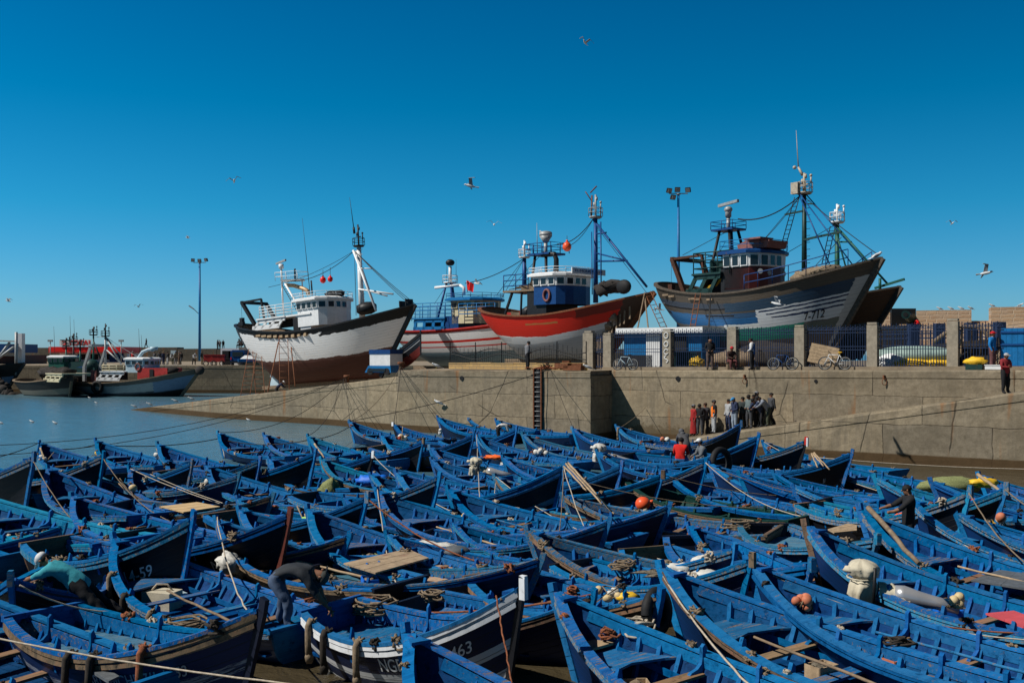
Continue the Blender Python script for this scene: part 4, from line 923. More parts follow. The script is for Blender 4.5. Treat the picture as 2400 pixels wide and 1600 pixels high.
def shiptext(o, h, txt, t0, v0, size, mat, side=-1, off=.03, name='lettering', flip=1):
    cu = bpy.data.curves.new('t', 'FONT'); cu.body = txt; cu.size = size; cu.extrude = 0; cu.offset = size * .012
    to = bpy.data.objects.new('t', cu); col.objects.link(to); dg = bpy.context.evaluated_depsgraph_get(); me = bpy.data.meshes.new_from_object(to.evaluated_get(dg)); bpy.data.objects.remove(to)
    bm = bmesh.new(); bm.from_mesh(me); bmesh.ops.subdivide_edges(bm, edges=[e for e in bm.edges if e.calc_length() > size * .2], cuts=2); bmesh.ops.triangulate(bm, faces=bm.faces); bm.to_mesh(me); bm.free()
    L_ = h.L if hasattr(h, 'L') else 6.0
    for v in me.vertices:
        t = t0 + v.co.x / L_; vv = v0 + v.co.y / max(.5, h.sheer(t0)); p = h.pt(t, vv, side); q = h.pt(t + .01, vv, side); s_ = h.pt(t, vv + .02, side)
        n = (q - p).cross(s_ - p).normalized(); 
        if n.y * side < 0: n = -n
        v.co = p + n * off
    me.materials.clear(); me.materials.append(M[mat]); ob = bpy.data.objects.new(name, me); col.objects.link(ob); ob.parent = o; return ob
# ---------------------------------------------------------------- white trawler on the slipway
o, h = ship('white_trawler', pd(980, 714, 80), pd(578, 760, 92), 1.9, 6.0, 5.45, 't_white', 'white wooden trawler with black rail and brown bottom, propped on the slipway', rail='black', zkb=3.3, rake=4.2, deckdrop=.7)
TR1 = (o, h)
hpx(o, h, 758, -2.0, 1.9, 2.7, 760, 721, 700, wallm='wht', roofm='wht', port=(), over=.35, roof_rails=('wht', .45))
a = S(o, h, 775, 690, -1.0); mb = MB(); mb.ell(a + V((0, 1, .1)), (1.1, .7, .32), 10, lump=.5); mb.tube([a + V((.2 * math.cos(t) * 3, .9 + .5 * math.sin(t), .3)) for t in [k * .6 for k in range(11)]], .06, 5); part(o, 'roof_gear', mb, 'black')
b0, b1 = S(o, h, 857, 738, .2), S(o, h, 848, 578, .2)
mast(o, b0.x, .2, b0.z - .5, b1.z, 'wht', r=.27, nest=.9 * 2.1, nestm='black', whip=0, steps=True)
mb = MB(); q = S(o, h, 847, 530, .2); mb.cyl((b1.x, .2, b1.z + 1.2), (q.x, .2, q.z), .1, 6); q2 = S(o, h, 841, 459, .2); mb.tube([q, q2], [.04, .015], 5); part(o, 'whip_aerial', mb, 'black')
mb = MB(); t_ = V((b1.x + .1, 0, b1.z - .3)); 
for y in (-1.5, 1.5): mb.cyl(t_ + V((0, y * .1, 0)), S(o, h, 890, 727, y), .10, 6)
q = S(o, h, 932, 688, 0); mb.cyl((b0.x, -.1, S(o, h, 857, 676, 0).z), q, .08, 6); mb.cyl((b0.x, .5, S(o, h, 857, 676, 0).z), q + V((-1.2, .6, 0)), .07, 6); mb.cyl((b0.x, 0, S(o, h, 857, 626, 0).z), S(o, h, 885, 628, 0), .05, 6); part(o, 'mast_strut', mb, 'wht')
mb = MB(); 
for y in (-.8, 0, .8): wire(mb, t_, V((h.L * .985, y * .5, h.sheer(.98) + .3)), .1, .025)
wire(mb, t_, S(o, h, 705, 658, -.6), .5, .03); wire(mb, t_, S(o, h, 640, 672, -.2) + V((0, 0, 0)), .4, .02); wire(mb, t_ , S(o, h, 844, 738, -1.6), 0, .018); wire(mb, t_, S(o, h, 842, 738, 1.6), 0, .018); part(o, 'rigging', mb, 'black')
mb = MB(); p_ = V((h.L * .985, 0, h.sheer(.98) + .1)); mb.box(p_ + V((-.2, 0, .25)), (.08, .9, .6)); mb.box(p_ + V((-.9, 0, .2)), (.1, .8, .5)); mb.ell(S(o, h, 868, 722, -.4), (1.0, .8, .55), 10, lump=.3); part(o, 'bow_fittings', mb, 'black')
a0 = S(o, h, 601, 772, -2.1); a1 = S(o, h, 668, 744, -2.1); shelter(o, a0.x, a1.x - .6, -2.1, a0.z, a1.z, 'wht', 3, .75, yb=1.8)
mb = MB(); q0 = S(o, h, 616, 737, -2.0); q1 = S(o, h, 712, 737, -2.0); zr_ = a1.z + .2
rails(mb, [(q0.x, -2.0, zr_), (q1.x, -2.0, zr_)], 1.0, 4, r=.03); rails(mb, [(q0.x, -2.0, zr_), (q0.x, 1.8, zr_)], 1.0, 4, r=.03); part(o, 'upper_deck_railing', mb, 'wht')
mb = MB(); mb.box(((q0.x + q1.x) / 2 + .5, -.1, zr_ - .12), (q1.x - q0.x + 1.6, 4.0, .14)); mb.box((q1.x + .2, -.1, zr_ - 1.0), (1.8, 3.6, 1.8)); part(o, 'upper_deck', mb, 'wht')
mb = MB(); mb.box((q1.x - .6, -1.95, zr_ - 1.1), (.75, .06, 1.5)); part(o, 'door', mb, 'dark')
r0 = S(o, h, 672, 725, -.5); r1 = S(o, h, 672, 657, -.5); mb = MB(); mb.cyl(r0, r1, .08, 8); q = S(o, h, 727, 657, .8); mb.cyl(V((q.x - .4, .8, r0.z - .3)), V((q.x - .4, .8, r1.z)), .06, 6)
mb.beam((r1.x, -.6, r1.z), (q.x - .1, .8, r1.z), 1.2, .1); rails(mb, [(r1.x - .3, -1.0, r1.z), (q.x, -.2, r1.z), (q.x, 1.2, r1.z), (r1.x - .3, .3, r1.z), (r1.x - .3, -1.0, r1.z)], .75, 2, r=.022)
mb.cyl(r1, r1 + V((0, 0, 1.1)), .08, 8); mb.cyl(r1 + V((0, 0, 1.1)), r1 + V((0, 0, 1.5)), .22, 10); part(o, 'radar_mast', mb, 'wht')
mb = MB(); mb.beam(r1 + V((-1.0, .35, 1.68)), r1 + V((1.0, -.35, 1.72)), .14, .16); part(o, 'radar_scanner', mb, 'grey')
ladder('ladder', S(o, h, 675, 665, -.9), S(o, h, 708, 727, -1.6), .35, 'black', parent=o, side=(.3, 1, 0))
mb = MB(); mb.cyl(S(o, h, 679, 664, -1.0), S(o, h, 712, 724, -1.9), .09, 6); part(o, 'slanting_strut', mb, 'wht')
mb = MB(); mb.tube([S(o, h, 682, 667, .3), S(o, h, 700, 668, .3), S(o, h, 724, 676, .3), S(o, h, 731, 680, .3), S(o, h, 733, 690, .3)], .18, 10); part(o, 'exhaust_pipe', mb, 'tan')
mb = MB(); mb.tube([S(o, h, 737, 688, .2), S(o, h, 727, 508, .2)], [.035, .012], 5); mb.cyl(S(o, h, 742, 690, 0), S(o, h, 741, 656, 0), .07, 6); mb.cyl(S(o, h, 703, 658, 0), S(o, h, 704, 628, 0), .08, 6); part(o, 'tall_aerial', mb, 'black')
g0 = S(o, h, 604, 760, -1.4); g1 = S(o, h, 576, 708, -1.4); gallows(o, g0.x, (-1.4, 1.4), g0.z, g1.z, 'black', lean=g1.x - g0.x)
mb = MB(); 
for i in range(9): mb.box(h.pt(.26 + i * .035, .93, -1, -.05), (.5 + random.random() * .2, .12, .16 + .1 * random.random()), rz=-.05 * i)
part(o, 'repair_planks', mb, 'woodl')
mb = MB(); mb.prism([(3.3, -.06, .0), (4.5, -.06, -.1), (4.0, -.06, 1.6), (3.4, -.06, 1.8)], (0, .12, 0)); part(o, 'rudder', mb, 'palebl')
buoy(757, 656, 86, .265, 'redb', 'larger left red ball buoy hanging over the white trawler wheelhouse'); buoy(774, 654, 85.6, .23, 'redb', 'smaller right red ball buoy hanging over the white trawler wheelhouse', .7)
# ---------------------------------------------------------------- blue, white and red trawler behind
o, h = ship('banded_trawler', pd(1335, 738, 81), pd(932, 776, 93), 3.9, 5.6, 6.55, 't_bwr', 'white hulled trawler with red stripes and blue upperworks, between two others', rail='redh', deckdrop=.9)
hpx(o, h, 1113, -1.9, 1.7, 2.6, 757, 722, 703, wallm='cream', upperm='cream', roofm='bluel', port=(), over=.45, roof_rails=('bluem', .4))
a0 = S(o, h, 972, 774, -2.0); a1 = S(o, h, 1036, 748, -2.0); shelter(o, a0.x, a1.x, -2.0, a0.z, a1.z, 'bluel', 3, .08, yb=1.6)
mb = MB(); mb.box((a1.x + 1.0, 0, a1.z - .7), (1.6, 3.8, 1.9)); part(o, 'deck_house', mb, 'bluem')
mb = MB(); 
for (p0, p1, y) in ((973, 1062, -2.0), (1075, 1160, -2.3), (965, 1062, 1.8)):
    q0 = S(o, h, p0, 748 if p0 < 1070 else 757, y); q1 = S(o, h, p1, 748 if p0 < 1070 else 757, y); rails(mb, [(q0.x, y, a1.z + .1), (q1.x, y, a1.z + .1)], 1.35 if p0 < 1070 else 1.15, 4, r=.035)
part(o, 'upper_railing', mb, 'bluel')
r1 = S(o, h, 1055, 664, 0); mb = MB()
for (xx, yy) in ((-.9, -.7), (.9, -.7), (.0, .9)): mb.cyl(r1 + V((xx * .3, yy * .3, 0)), V((r1.x + xx, yy, a1.z)), .10, 7)
part(o, 'tripod_mast', mb, 'bluem')
mb = MB(); mb.cyl(r1, r1 + V((0, 0, .12)), .6, 10); rails(mb, [(r1.x + .7 * math.cos(k * 1.05), .7 * math.sin(k * 1.05), r1.z) for k in range(7)], .7, 2, r=.025); mb.cyl(r1, r1 + V((0, 0, 1.5)), .14, 8); mb.cyl(S(o, h, 1020, 674, -.3), S(o, h, 1078, 668, -.3), .13, 8); mb.tube([S(o, h, 1078, 668, -.3), S(o, h, 1087, 674, -.3), S(o, h, 1088, 692, -.3)], .13, 8); part(o, 'radar_platform', mb, 'wht')
mb = MB(); mb.ell(r1 + V((0, 0, 1.85)), (.42, .42, .3), 12); part(o, 'radar_dome', mb, 'black')
mb = MB(); mb.tube([S(o, h, 1047, 660, 0), S(o, h, 1047, 615, 0)], [.03, .012], 4); mb.tube([S(o, h, 1069, 660, 0), S(o, h, 1069, 607, 0)], [.03, .012], 4)
mt = S(o, h, 1229, 605, 0); mh = mast(o, mt.x, 0, S(o, h, 1229, 690, 0).z, mt.z, 'bluem', r=.22, nest=1.5, nestm='wht', steps=False)
wire(mb, mt, S(o, h, 1090, 664, 0), .35, .035); wire(mb, mt, S(o, h, 1165, 690, -1), 0, .02); wire(mb, mt, S(o, h, 1175, 700, -1), 0, .02); wire(mb, mt, S(o, h, 1250, 700, -1), 0, .02); wire(mb, r1 + V((0, 0, .3)), S(o, h, 1018, 712, 0), 0, .02); part(o, 'rigging', mb, 'black')
mb = MB(); f0 = S(o, h, 1096, 684, 0); f1 = S(o, h, 1094, 657, 0); mb.cyl(f0, f1, .03, 5)
mb.grid([[f1 + V((i * .12, .12 * math.sin(i * 1.3 + j * .4), -j * .20 - i * .05)) for j in range(5)] for i in range(7)]); part(o, 'red_flag', mb, 'redb')
# ---------------------------------------------------------------- red trawler
o, h = ship('red_trawler', pd(1531, 686, 68), pd(1150, 722, 80), 4.6, 6.2, 6.55, 't_red', 'bright red wooden trawler with grey bottom and blue wheelhouse, standing ashore', rail='rust', rake=4.3, deckdrop=1.0)
TR2 = (o, h)
hr = hpx(o, h, 1306, -1.9, 1.8, 2.4, 712, 668, 645, wallm='bluem', upperm='wht', roofm='wht', port=(), over=.35, roof_rails=('wht', .4))
c_ = S(o, h, 1345, 638, -1.0)
a = S(o, h, 1310, 636, -2.2)
cu = bpy.data.curves.new('t', 'FONT'); cu.body = "EL-MOUGADOR"; cu.size = .42; cu.extrude = .004
to = bpy.data.objects.new('t', cu); col.objects.link(to); dg = bpy.context.evaluated_depsgraph_get(); me = bpy.data.meshes.new_from_object(to.evaluated_get(dg)); bpy.data.objects.remove(to)
me.materials.clear(); me.materials.append(M['bluem']); lo = bpy.data.objects.new('name_lettering', me); col.objects.link(lo); lo.parent = o
hx = a.x + .5; lo.location = (hx + .44, -1.55, a.z - .02); lo.rotation_euler = (R(90), 0, R(90)); lo.scale = (1, .62, 1)
mb = MB(); mb.box((hx + .38, 0, a.z + .06), (.08, 3.6, .42)); part(o, 'name_board', mb, 'wht')
b0, b1 = S(o, h, 1396, 690, .2), S(o, h, 1391, 512, .2); mast(o, b0.x, .2, b0.z - .6, b1.z, 'bluem', r=.19, nest=1.7, nestm='grey', steps=True)
mb = MB(); mb.cyl((b1.x - .2, .2, b1.z), (b1.x - .15, .2, S(o, h, 1387, 458, .2).z), .06, 6); mb.tube([S(o, h, 1386, 470, .2), S(o, h, 1374, 452, .2), S(o, h, 1372, 450, .2)], .04, 5); mb.cyl((b1.x - .3, .2, b1.z + 1.9), (b1.x + .3, .2, b1.z + 2.3), .05, 5); part(o, 'mast_top', mb, 'rust')
mb = MB(); q = S(o, h, 1516, 672, 0); mb.cyl((b1.x, .2, b1.z - .1), q, .085, 7); zc = S(o, h, 1400, 612, .2).z; q2 = S(o, h, 1470, 611, .1); mb.cyl((b0.x, .2, zc), q2, .07, 6); mb.cyl((b0.x, .2, zc + .6), q2, .06, 6); q3 = S(o, h, 1421, 545, .1); mb.cyl((b0.x, .2, q3.z), q3, .06, 6); mb.cyl(S(o, h, 1408, 520, -.4), S(o, h, 1409, 690, -1.4), .05, 6); mb.cyl((b1.x, 0, b1.z - 1), S(o, h, 1388, 690, -1.2), .04, 6); part(o, 'forward_strut', mb, 'bluem')
mb = MB(); r1 = S(o, h, 1279, 600, 0); wire(mb, (b1.x, .2, b1.z), r1 + V((1.2, 0, .8)), .5, .035); wire(mb, (b1.x, .2, b1.z), r1 + V((1.2, 0, .6)), .7, .025); wire(mb, (b1.x, .2, b1.z - .3), (h.L * .96, .4, h.sheer(.96)), 0, .02); wire(mb, r1 + V((0, 0, .5)), S(o, h, 1200, 672, -1), 0, .02); part(o, 'rigging', mb, 'black')
mb = MB()
for (xx, yy) in ((-1.0, -.9), (.9, -.9), (-.8, .9), (.8, .9)): mb.cyl(r1 + V((xx * .6, yy * .6, 0)), V((r1.x + xx * 1.1, yy, h.sheer(.3))), .11, 7)
mb.tube([r1 + V((.2, -.6, .05)), r1 + V((1.5, -.6, .0)), r1 + V((1.7, -.6, -.4)), r1 + V((1.7, -.6, -2.0))], .19, 9); part(o, 'radar_frame', mb, 'black')
mb = MB(); mb.beam(r1 + V((-1.1, 0, .1)), r1 + V((1.2, 0, .1)), 1.8, .14); rails(mb, [r1 + V(q) for q in ((-1.3, -1, .15), (1.5, -1, .15), (1.5, 1, .15), (-1.3, 1, .15), (-1.3, -1, .15))], .75, 2, r=.03); part(o, 'radar_platform', mb, 'bluem')
mb = MB(); mb.cyl(r1, r1 + V((0, 0, 1.1)), .14, 8); mb.cyl(r1 + V((0, 0, 1.0)), r1 + V((0, 0, 1.5)), .16, 12, r2=.5); mb.cyl(r1 + V((0, 0, 1.5)), r1 + V((0, 0, 1.75)), .5, 12); mb.ell(r1 + V((0, 0, 1.75)), (.5, .5, .15), 12); mb.tube([r1 + V((-.9, 0, .2)), r1 + V((-.95, 0, 2.6))], [.04, .015], 5); part(o, 'radar_dome', mb, 'grey')
a0 = S(o, h, 1178, 684, -1.8); a1 = S(o, h, 1262, 684, -1.8); mb = MB(); mb.box(((a0.x + a1.x) / 2, 0, a0.z), (a1.x - a0.x, 3.6, .14)); mb.box((a1.x - 1.0, -.6, a0.z + .45), (.9, .9, .6)); mb.box((a1.x - 2.0, -.9, a0.z + .3), (.9, .6, .4), rz=.4)
for i in range(9): mb.beam((a0.x + .3 * i, -1.3 + .3 * random.random(), a0.z + .2 + .05 * i), (a0.x + .3 * i + 1.1, -.3, a0.z + .3 + .3 * random.random()), .12, .05)
part(o, 'timber_platform', mb, 'wood')
mb = MB(); rails(mb, [(a0.x, -1.7, a0.z), (a1.x - 1.2, -1.7, a0.z)], 1.25, 3, r=.04); part(o, 'platform_railing', mb, 'bluem')
mb = MB(); mb.box((a1.x - .3, 0, a0.z - 1.4), (2.0, 3.4, 2.6)); mb.beam((a0.x + .9, -1.6, a0.z), (a0.x - .1, -1.7, h.sheer(.1) - .8), .16, .16); mb.beam((a0.x + 1.9, -1.6, a0.z), (a0.x + 1.9, -1.7, a0.z - 1.9), .12, .12); mb.ell((a0.x + 1.8, -.9, a0.z - 1.6), (.6, .5, .5), 8, lump=.4); part(o, 'engine_casing', mb, 'black')
mb = MB(); mb.beam((a0.x - .6, -.6, h.sheer(.1) - .1), (a0.x + .7, -1.4, h.sheer(.1) - 1.3), .3, .1); mb.box((a0.x + .3, .9, h.sheer(.1) - .4), (2.4, .1, .9)); part(o, 'red_bulwark_brace', mb, 'redh')
mb = MB(); mb.ell(S(o, h, 1432, 672, -1.2), (1.3, .7, .42), 12, lump=.8, seed=2); mb.ell(S(o, h, 1415, 678, -1.6), (.6, .4, .5), 10, lump=.6, seed=5); part(o, 'heaped_net', mb, 'netdark')
mb = MB(); c = S(o, h, 1462, 672, -1.9); mb.ell(c, (.62, .3, .5), 14); part(o, 'fender_tyre', mb, 'tyre')
mb = MB(); p = S(o, h, 1281, 692, -1.98); mb.tube([p + V((.32 * math.cos(k * .524), 0, .42 * math.sin(k * .524))) for k in range(13)], .09, 7, cap=False); part(o, 'lifebuoy', mb, 'pink')
mb = MB()
for i in range(12): a_ = h.pt(.95 - i * .012, .85 - i * .05, -1, -.1); mb.beam(a_, a_ + V((.2 * random.random() - .1, -.05, -.7 - .4 * random.random())), .14, .03)
for t_, v_ in ((.90, .72), (.885, .6), (.90, .45)): mb.ell(h.pt(t_, v_, -1, -.12), (.35, .12, .3), 8, lump=.9, seed=t_ * 30)
part(o, 'torn_sheathing', mb, 'wood')
buoy(1329, 578, 74, .33, 'orange', 'orange pear shaped buoy hanging before the red trawler mast', .35)
# ---------------------------------------------------------------- weathered blue trawler, and the brown one behind it
o, h = ship('weathered_trawler', pd(2064, 606, 57), pd(1562, 664, 70), 4.6, 6.4, 7.25, 't_blue', 'big weathered blue and grey trawler numbered 7-712 with maroon wheelhouse, standing ashore', rail='woodd', rake=3.7, deckdrop=1.0)
TR3 = (o, h)
hr = hpx(o, h, 1757, -1.9, 1.7, 2.0, 676, 623, 592, wallm='maroon', upperm='wht', roofm='bluem', over=.3, winh=.74, roof_rails=('bluel', .62))
a = S(o, h, 1752, 592, -1.9)
mb = MB(); mb.prism([(a.x - 1.2, -1.3, a.z + .3), (a.x + 1.0, -1.3, a.z + .3), (a.x + 1.2, -1.3, a.z + .75), (a.x - .5, -1.3, a.z + .9), (a.x - 1.3, -1.3, a.z + .6)], (0, 1.9, 0)); mb.box((a.x + .4, -1.35, a.z + .85), (1.3, 1.3, .1)); part(o, 'covered_raft', mb, 'pink')
mb = MB(); rings = []
for xx in (a.x + .9, a.x + 1.0): pass
mb.cyl(S(o, h, 1782, 635, -2.0), S(o, h, 1782, 635, -2.1), .16, 12); p_ = V((a.x + .62, -.6, S(o, h, 1782, 635, -2).z)); mb.cyl(p_, p_ + V((.05, 0, 0)), .17, 12); p_ = V((a.x + .56, 1.0, p_.z)); mb.cyl(p_, p_ + V((.05, 0, 0)), .17, 12); part(o, 'round_window', mb, 'grey')
b0, b1 = S(o, h, 1885, 640, .1), S(o, h, 1881, 456, .1)
mr = mast(o, b0.x, .1, b0.z - .4, b1.z, 'dgreen', r=.17, nest=1.3, nestm='oldwhite', steps=True)
mb = MB(); q = S(o, h, 1871, 392, .1); mb.tube([(b1.x, .1, b1.z + 1.2), q], [.1, .06], 6); mb.tube([q, S(o, h, 1866, 306, .1)], [.04, .012], 5); mb.box((b1.x - .15, -.4, b1.z + .35), (.5, .3, .7)); mb.ell(q + V((-.2, -.1, 0)), .12, 8); part(o, 'signal_mast', mb, 'oldwhite')
mb = MB(); tp = V((b1.x, 0, b1.z))
for y in (-.35, .35): mb.cyl(tp + V((.1, y, 0)), (h.L * .93, y * 2.5, h.sheer(.93)), .035, 6)
mb.cyl(tp + V((0, -.3, 0)), S(o, h, 1944, 618, -1.0), .04, 6); part(o, 'blue_stay_pole', mb, 'bluem')
mb = MB(); zc = S(o, h, 1885, 562, 0).z; mb.beam((b0.x, 0, zc), (S(o, h, 1972, 556, 0).x, 0, zc + .25), .12, .12); mb.beam((b0.x, 0, S(o, h, 1885, 494, 0).z), S(o, h, 1840, 503, 0), .12, .1); mb.beam((b0.x, 0, S(o, h, 1885, 477, 0).z), S(o, h, 1906, 478, 0), .08, .08); part(o, 'cross_spar', mb, 'dgreen')
mb = MB(); r1 = S(o, h, 1707, 541, 0); wire(mb, tp, r1 + V((.8, 0, .7)), .55, .04); wire(mb, tp, (h.L * .99, 0, h.sheer(.99) + .3), .1, .025); wire(mb, tp, S(o, h, 1793, 560, -.5), .1, .018); wire(mb, S(o, h, 1840, 503, 0), S(o, h, 1795, 556, -.5), 0, .018); wire(mb, S(o, h, 1840, 503, 0), tp, 0, .02); wire(mb, r1, S(o, h, 1600, 598, -1), 0, .02); wire(mb, r1 + V((-.4, 0, -1.4)), S(o, h, 1638, 609, -1.5), 0, .02); wire(mb, S(o, h, 1700, 566, 1), S(o, h, 1660, 600, 1), .4, .018); wire(mb, S(o, h, 1972, 556, 0), S(o, h, 1912, 622, -1), 0, .02); wire(mb, S(o, h, 1849, 590, 1), S(o, h, 1962, 524, 0), 0, .02); part(o, 'rigging', mb, 'black')
ladder('rope_ladder', S(o, h, 1868, 462, .8), S(o, h, 1838, 570, 1.4), .3, 'black', .3, parent=o, side=(1, .4, 0)); ladder('rope_ladder', S(o, h, 1952, 530, .8), S(o, h, 1932, 620, 1.2), .3, 'black', .3, parent=o, side=(1, .4, 0))
mb = MB()
for (xx, yy) in ((-1.0, -.8), (1.0, -.8), (-.3, .9), (1.1, .9)): mb.cyl(r1 + V((xx * .4, yy * .5, 0)), V((r1.x + xx * 1.2, yy * 1.2, h.sheer(.35))), .10, 7)
mb.cyl(r1 + V((-.5, -.5, -1.5)), r1 + V((3.4, -.5, -1.7)), .17, 9); part(o, 'radar_frame', mb, 'black')
mb = MB(); mb.beam(r1 + V((-.9, 0, .05)), r1 + V((.9, 0, .05)), 1.4, .12); rails(mb, [r1 + V(q) for q in ((-.9, -.7, .1), (.9, -.7, .1), (.9, .7, .1), (-.9, .7, .1), (-.9, -.7, .1))], .5, 2, r=.025); part(o, 'radar_platform', mb, 'bluem')
mb = MB(); mb.cyl(r1, r1 + V((0, 0, .9)), .13, 8); mb.cyl(r1 + V((0, 0, .9)), r1 + V((0, 0, 1.5)), .2, 10); mb.ell(r1 + V((0, 0, 1.4)), (.28, .28, .22), 10); part(o, 'radar_post', mb, 'grey')
mb = MB(); mb.beam(r1 + V((-1.05, .3, 1.78)), r1 + V((1.05, -.3, 1.83)), .16, .18); part(o, 'radar_scanner', mb, 'grey')
a0 = S(o, h, 1612, 689, -2.1); a1 = S(o, h, 1662, 645, -2.1); shelter(o, a0.x, a1.x, -2.1, a0.z, a1.z, 'dgreen', 2, .7, yb=1.5)
mb = MB(); rails(mb, [(a0.x + .4, -2.0, a1.z), (a1.x + 1.6, -2.0, a1.z)], 1.5, 3, r=.04); rails(mb, [(a0.x + .4, -2.0, a1.z), (a0.x + .4, 1.8, a1.z)], 1.5, 3, r=.04)
for i in range(10): mb.box((a0.x + 1 + .28 * i, -1.2 + random.random() * 2, a1.z + .35 + .3 * random.random()), (.5 + .5 * random.random(), .6, .5 + .4 * random.random()), rz=random.random())
part(o, 'upper_deck_gear', mb, 'dgreen')
mb = MB(); mb.box((a1.x + 1.9, -.2, a1.z - .8), (2.2, 3.4, 2.6)); part(o, 'deck_house', mb, 'black')
mb = MB(); mb.prism([(a1.x - .6, -1.9, a0.z + .3), (a1.x - .1, -1.9, a0.z + .35), (a1.x + .9, -1.9, a1.z - .2), (a1.x + .3, -1.9, a1.z - .7)], (0, .2, 0)); part(o, 'yellow_oilskin', mb, 'yellow')
g0 = S(o, h, 1606, 690, -1.5); g1 = S(o, h, 1576, 607, -1.5); gallows(o, g0.x, (-1.5, 1.5), g0.z, g1.z, 'rustd', lean=g1.x - g0.x)
mb = MB(); pts = [h.pt(t, 1, -1, .12) + V((0, 0, .1)) for t in (.56, .62, .68, .74, .80, .86, .92)]; rails(mb, pts, .95, 2, r=.03); pts = [h.pt(t, 1, 1, .12) + V((0, 0, .1)) for t in (.56, .7, .8, .92)]; rails(mb, pts, .95, 2, r=.03); part(o, 'bow_railing', mb, 'bluem')
mb = MB(); 
for (px_, py_) in ((1880, 650), (1896, 645), (1915, 640), (1930, 636), (1945, 633)): mb.ell(S(o, h, px_, py_, -1.3), (.75, .6, .34), 10, lump=.7, seed=px_)
part(o, 'coiled_ropes', mb, 'rope')
mb = MB(); c = h.pt(.55, .99, -1, -.12); mb.prism([h.pt(.52, .98, -1, -.10), h.pt(.97, .985, -1, -.10), h.pt(.97, .90, -1, -.10), h.pt(.60, .86, -1, -.16), h.pt(.545, .84, -1, -.16), h.pt(.53, .9, -1, -.12)], (0, .08, 0)) if False else None
for t_ in (.16, .2, .31, .34, .4): mb.box(h.pt(t_, .93, -1, -.05), (.5, .1, .12))
part(o, 'loose_planks', mb, 'wood')
shiptext(o, h, "7-712", .80, .50, .62, 'black')
ladder('leaning_ladder', h.pt(.36, 1.02, -1, -.25), V((h.pt(.36, 1, -1).x - .2, -4.3, 0)), .42, 'rust', parent=o, side=(1, 0, 0)); ladder('leaning_ladder', h.pt(.42, 1.0, -1, -.25), V((h.pt(.36, 1, -1).x + 1.6, -4.5, 0)), .05, 'black', 9, parent=o, side=(1, 0, 0))
o, h = ship('brown_trawler', pd(2108, 673, 64), V((13.5, 76, 9.0)), 4.6, 6.0, 7.2, 't_brown', 'brown hulled trawler whose bow shows behind the weathered blue one', rail='woodd', rake=3.0)
b0, b1 = S(o, h, 1962, 640, .1), S(o, h, 1956, 524, .1); mast(o, b0.x, .1, b0.z - 3, b1.z, 'green2', r=.2, nest=1.3, nestm='wht', steps=False)
mb = MB(); mb.cyl((b1.x, 0, b1.z), (h.L * .95, 0, h.sheer(.95) + .5), .07, 6); mb.cyl((b1.x, 0, b1.z), S(o, h, 1982, 625, -1), .06, 6); mb.beam((b0.x, 0, S(o, h, 1960, 567, 0).z), S(o, h, 1996, 567, 0), .12, .1); mb.beam((h.L * .9, 0, h.sheer(.9) + .4), (h.L * 1.02, 0, h.sheer(1) + .5), .14, .14); mb.cyl((h.L * .93, -.3, h.sheer(.93)), (h.L * .93, -.3, h.sheer(.93) + .9), .1, 6); part(o, 'mast_strut', mb, 'green2')
# ladders and props standing on the ground
def gl_(px, py, D): return pd(px, py, D)
ladder('boatyard_ladder', gl_(1513, 682, 66.5), gl_(1570, 868, 63.2), .5, 'rust', label='ladder leaning on the far side of the red trawler bow', side=(1, .2, 0)) if False else ladder('boatyard_ladder', V((9.1, 66.9, 9.2)), V((11.2, 65.6, 4.15)), .45, 'rust', label='long ladder leaning against the red trawler bow', side=(.9, .3, .2))
mb = MB()
for (a, b) in (((8.9, 66.8, 9.1), (7.6, 64.3, 4.1)), ((8.9, 66.9, 9.1), (9.0, 63.8, 4.1))): mb.cyl(a, b, .05, 6)
mb.build('shoring_pole', M['wood'], label='pair of thin poles tied together propping the red trawler bow', cat='prop')
for (px1, py1, px2, py2, D, D2, lab) in ((596, 800, 572, 925, 90, 80, 'rusty ladder frame nearest the stern of the white trawler'), (600, 800, 612, 925, 90, 80.5, 'second rusty ladder frame beside the white trawler stern'), (664, 787, 668, 925, 85, 79, 'ladder leaning amidships on the white trawler side')):
    ladder('boatyard_ladder', pd(px1, py1, D), V((pd(px2, 900, D2).x, D2, 1.1)), .75, 'rust', .75, label=lab, side=(1, 0, 0))
mb = MB(); mb.cyl(pd(655, 790, 86), pd(627, 922, 80), .05, 5); mb.cyl(pd(680, 790, 86), pd(692, 905, 80), .05, 5); mb.build('shoring_pole', M['rust'], label='two slanting iron props under the white trawler side', cat='prop')
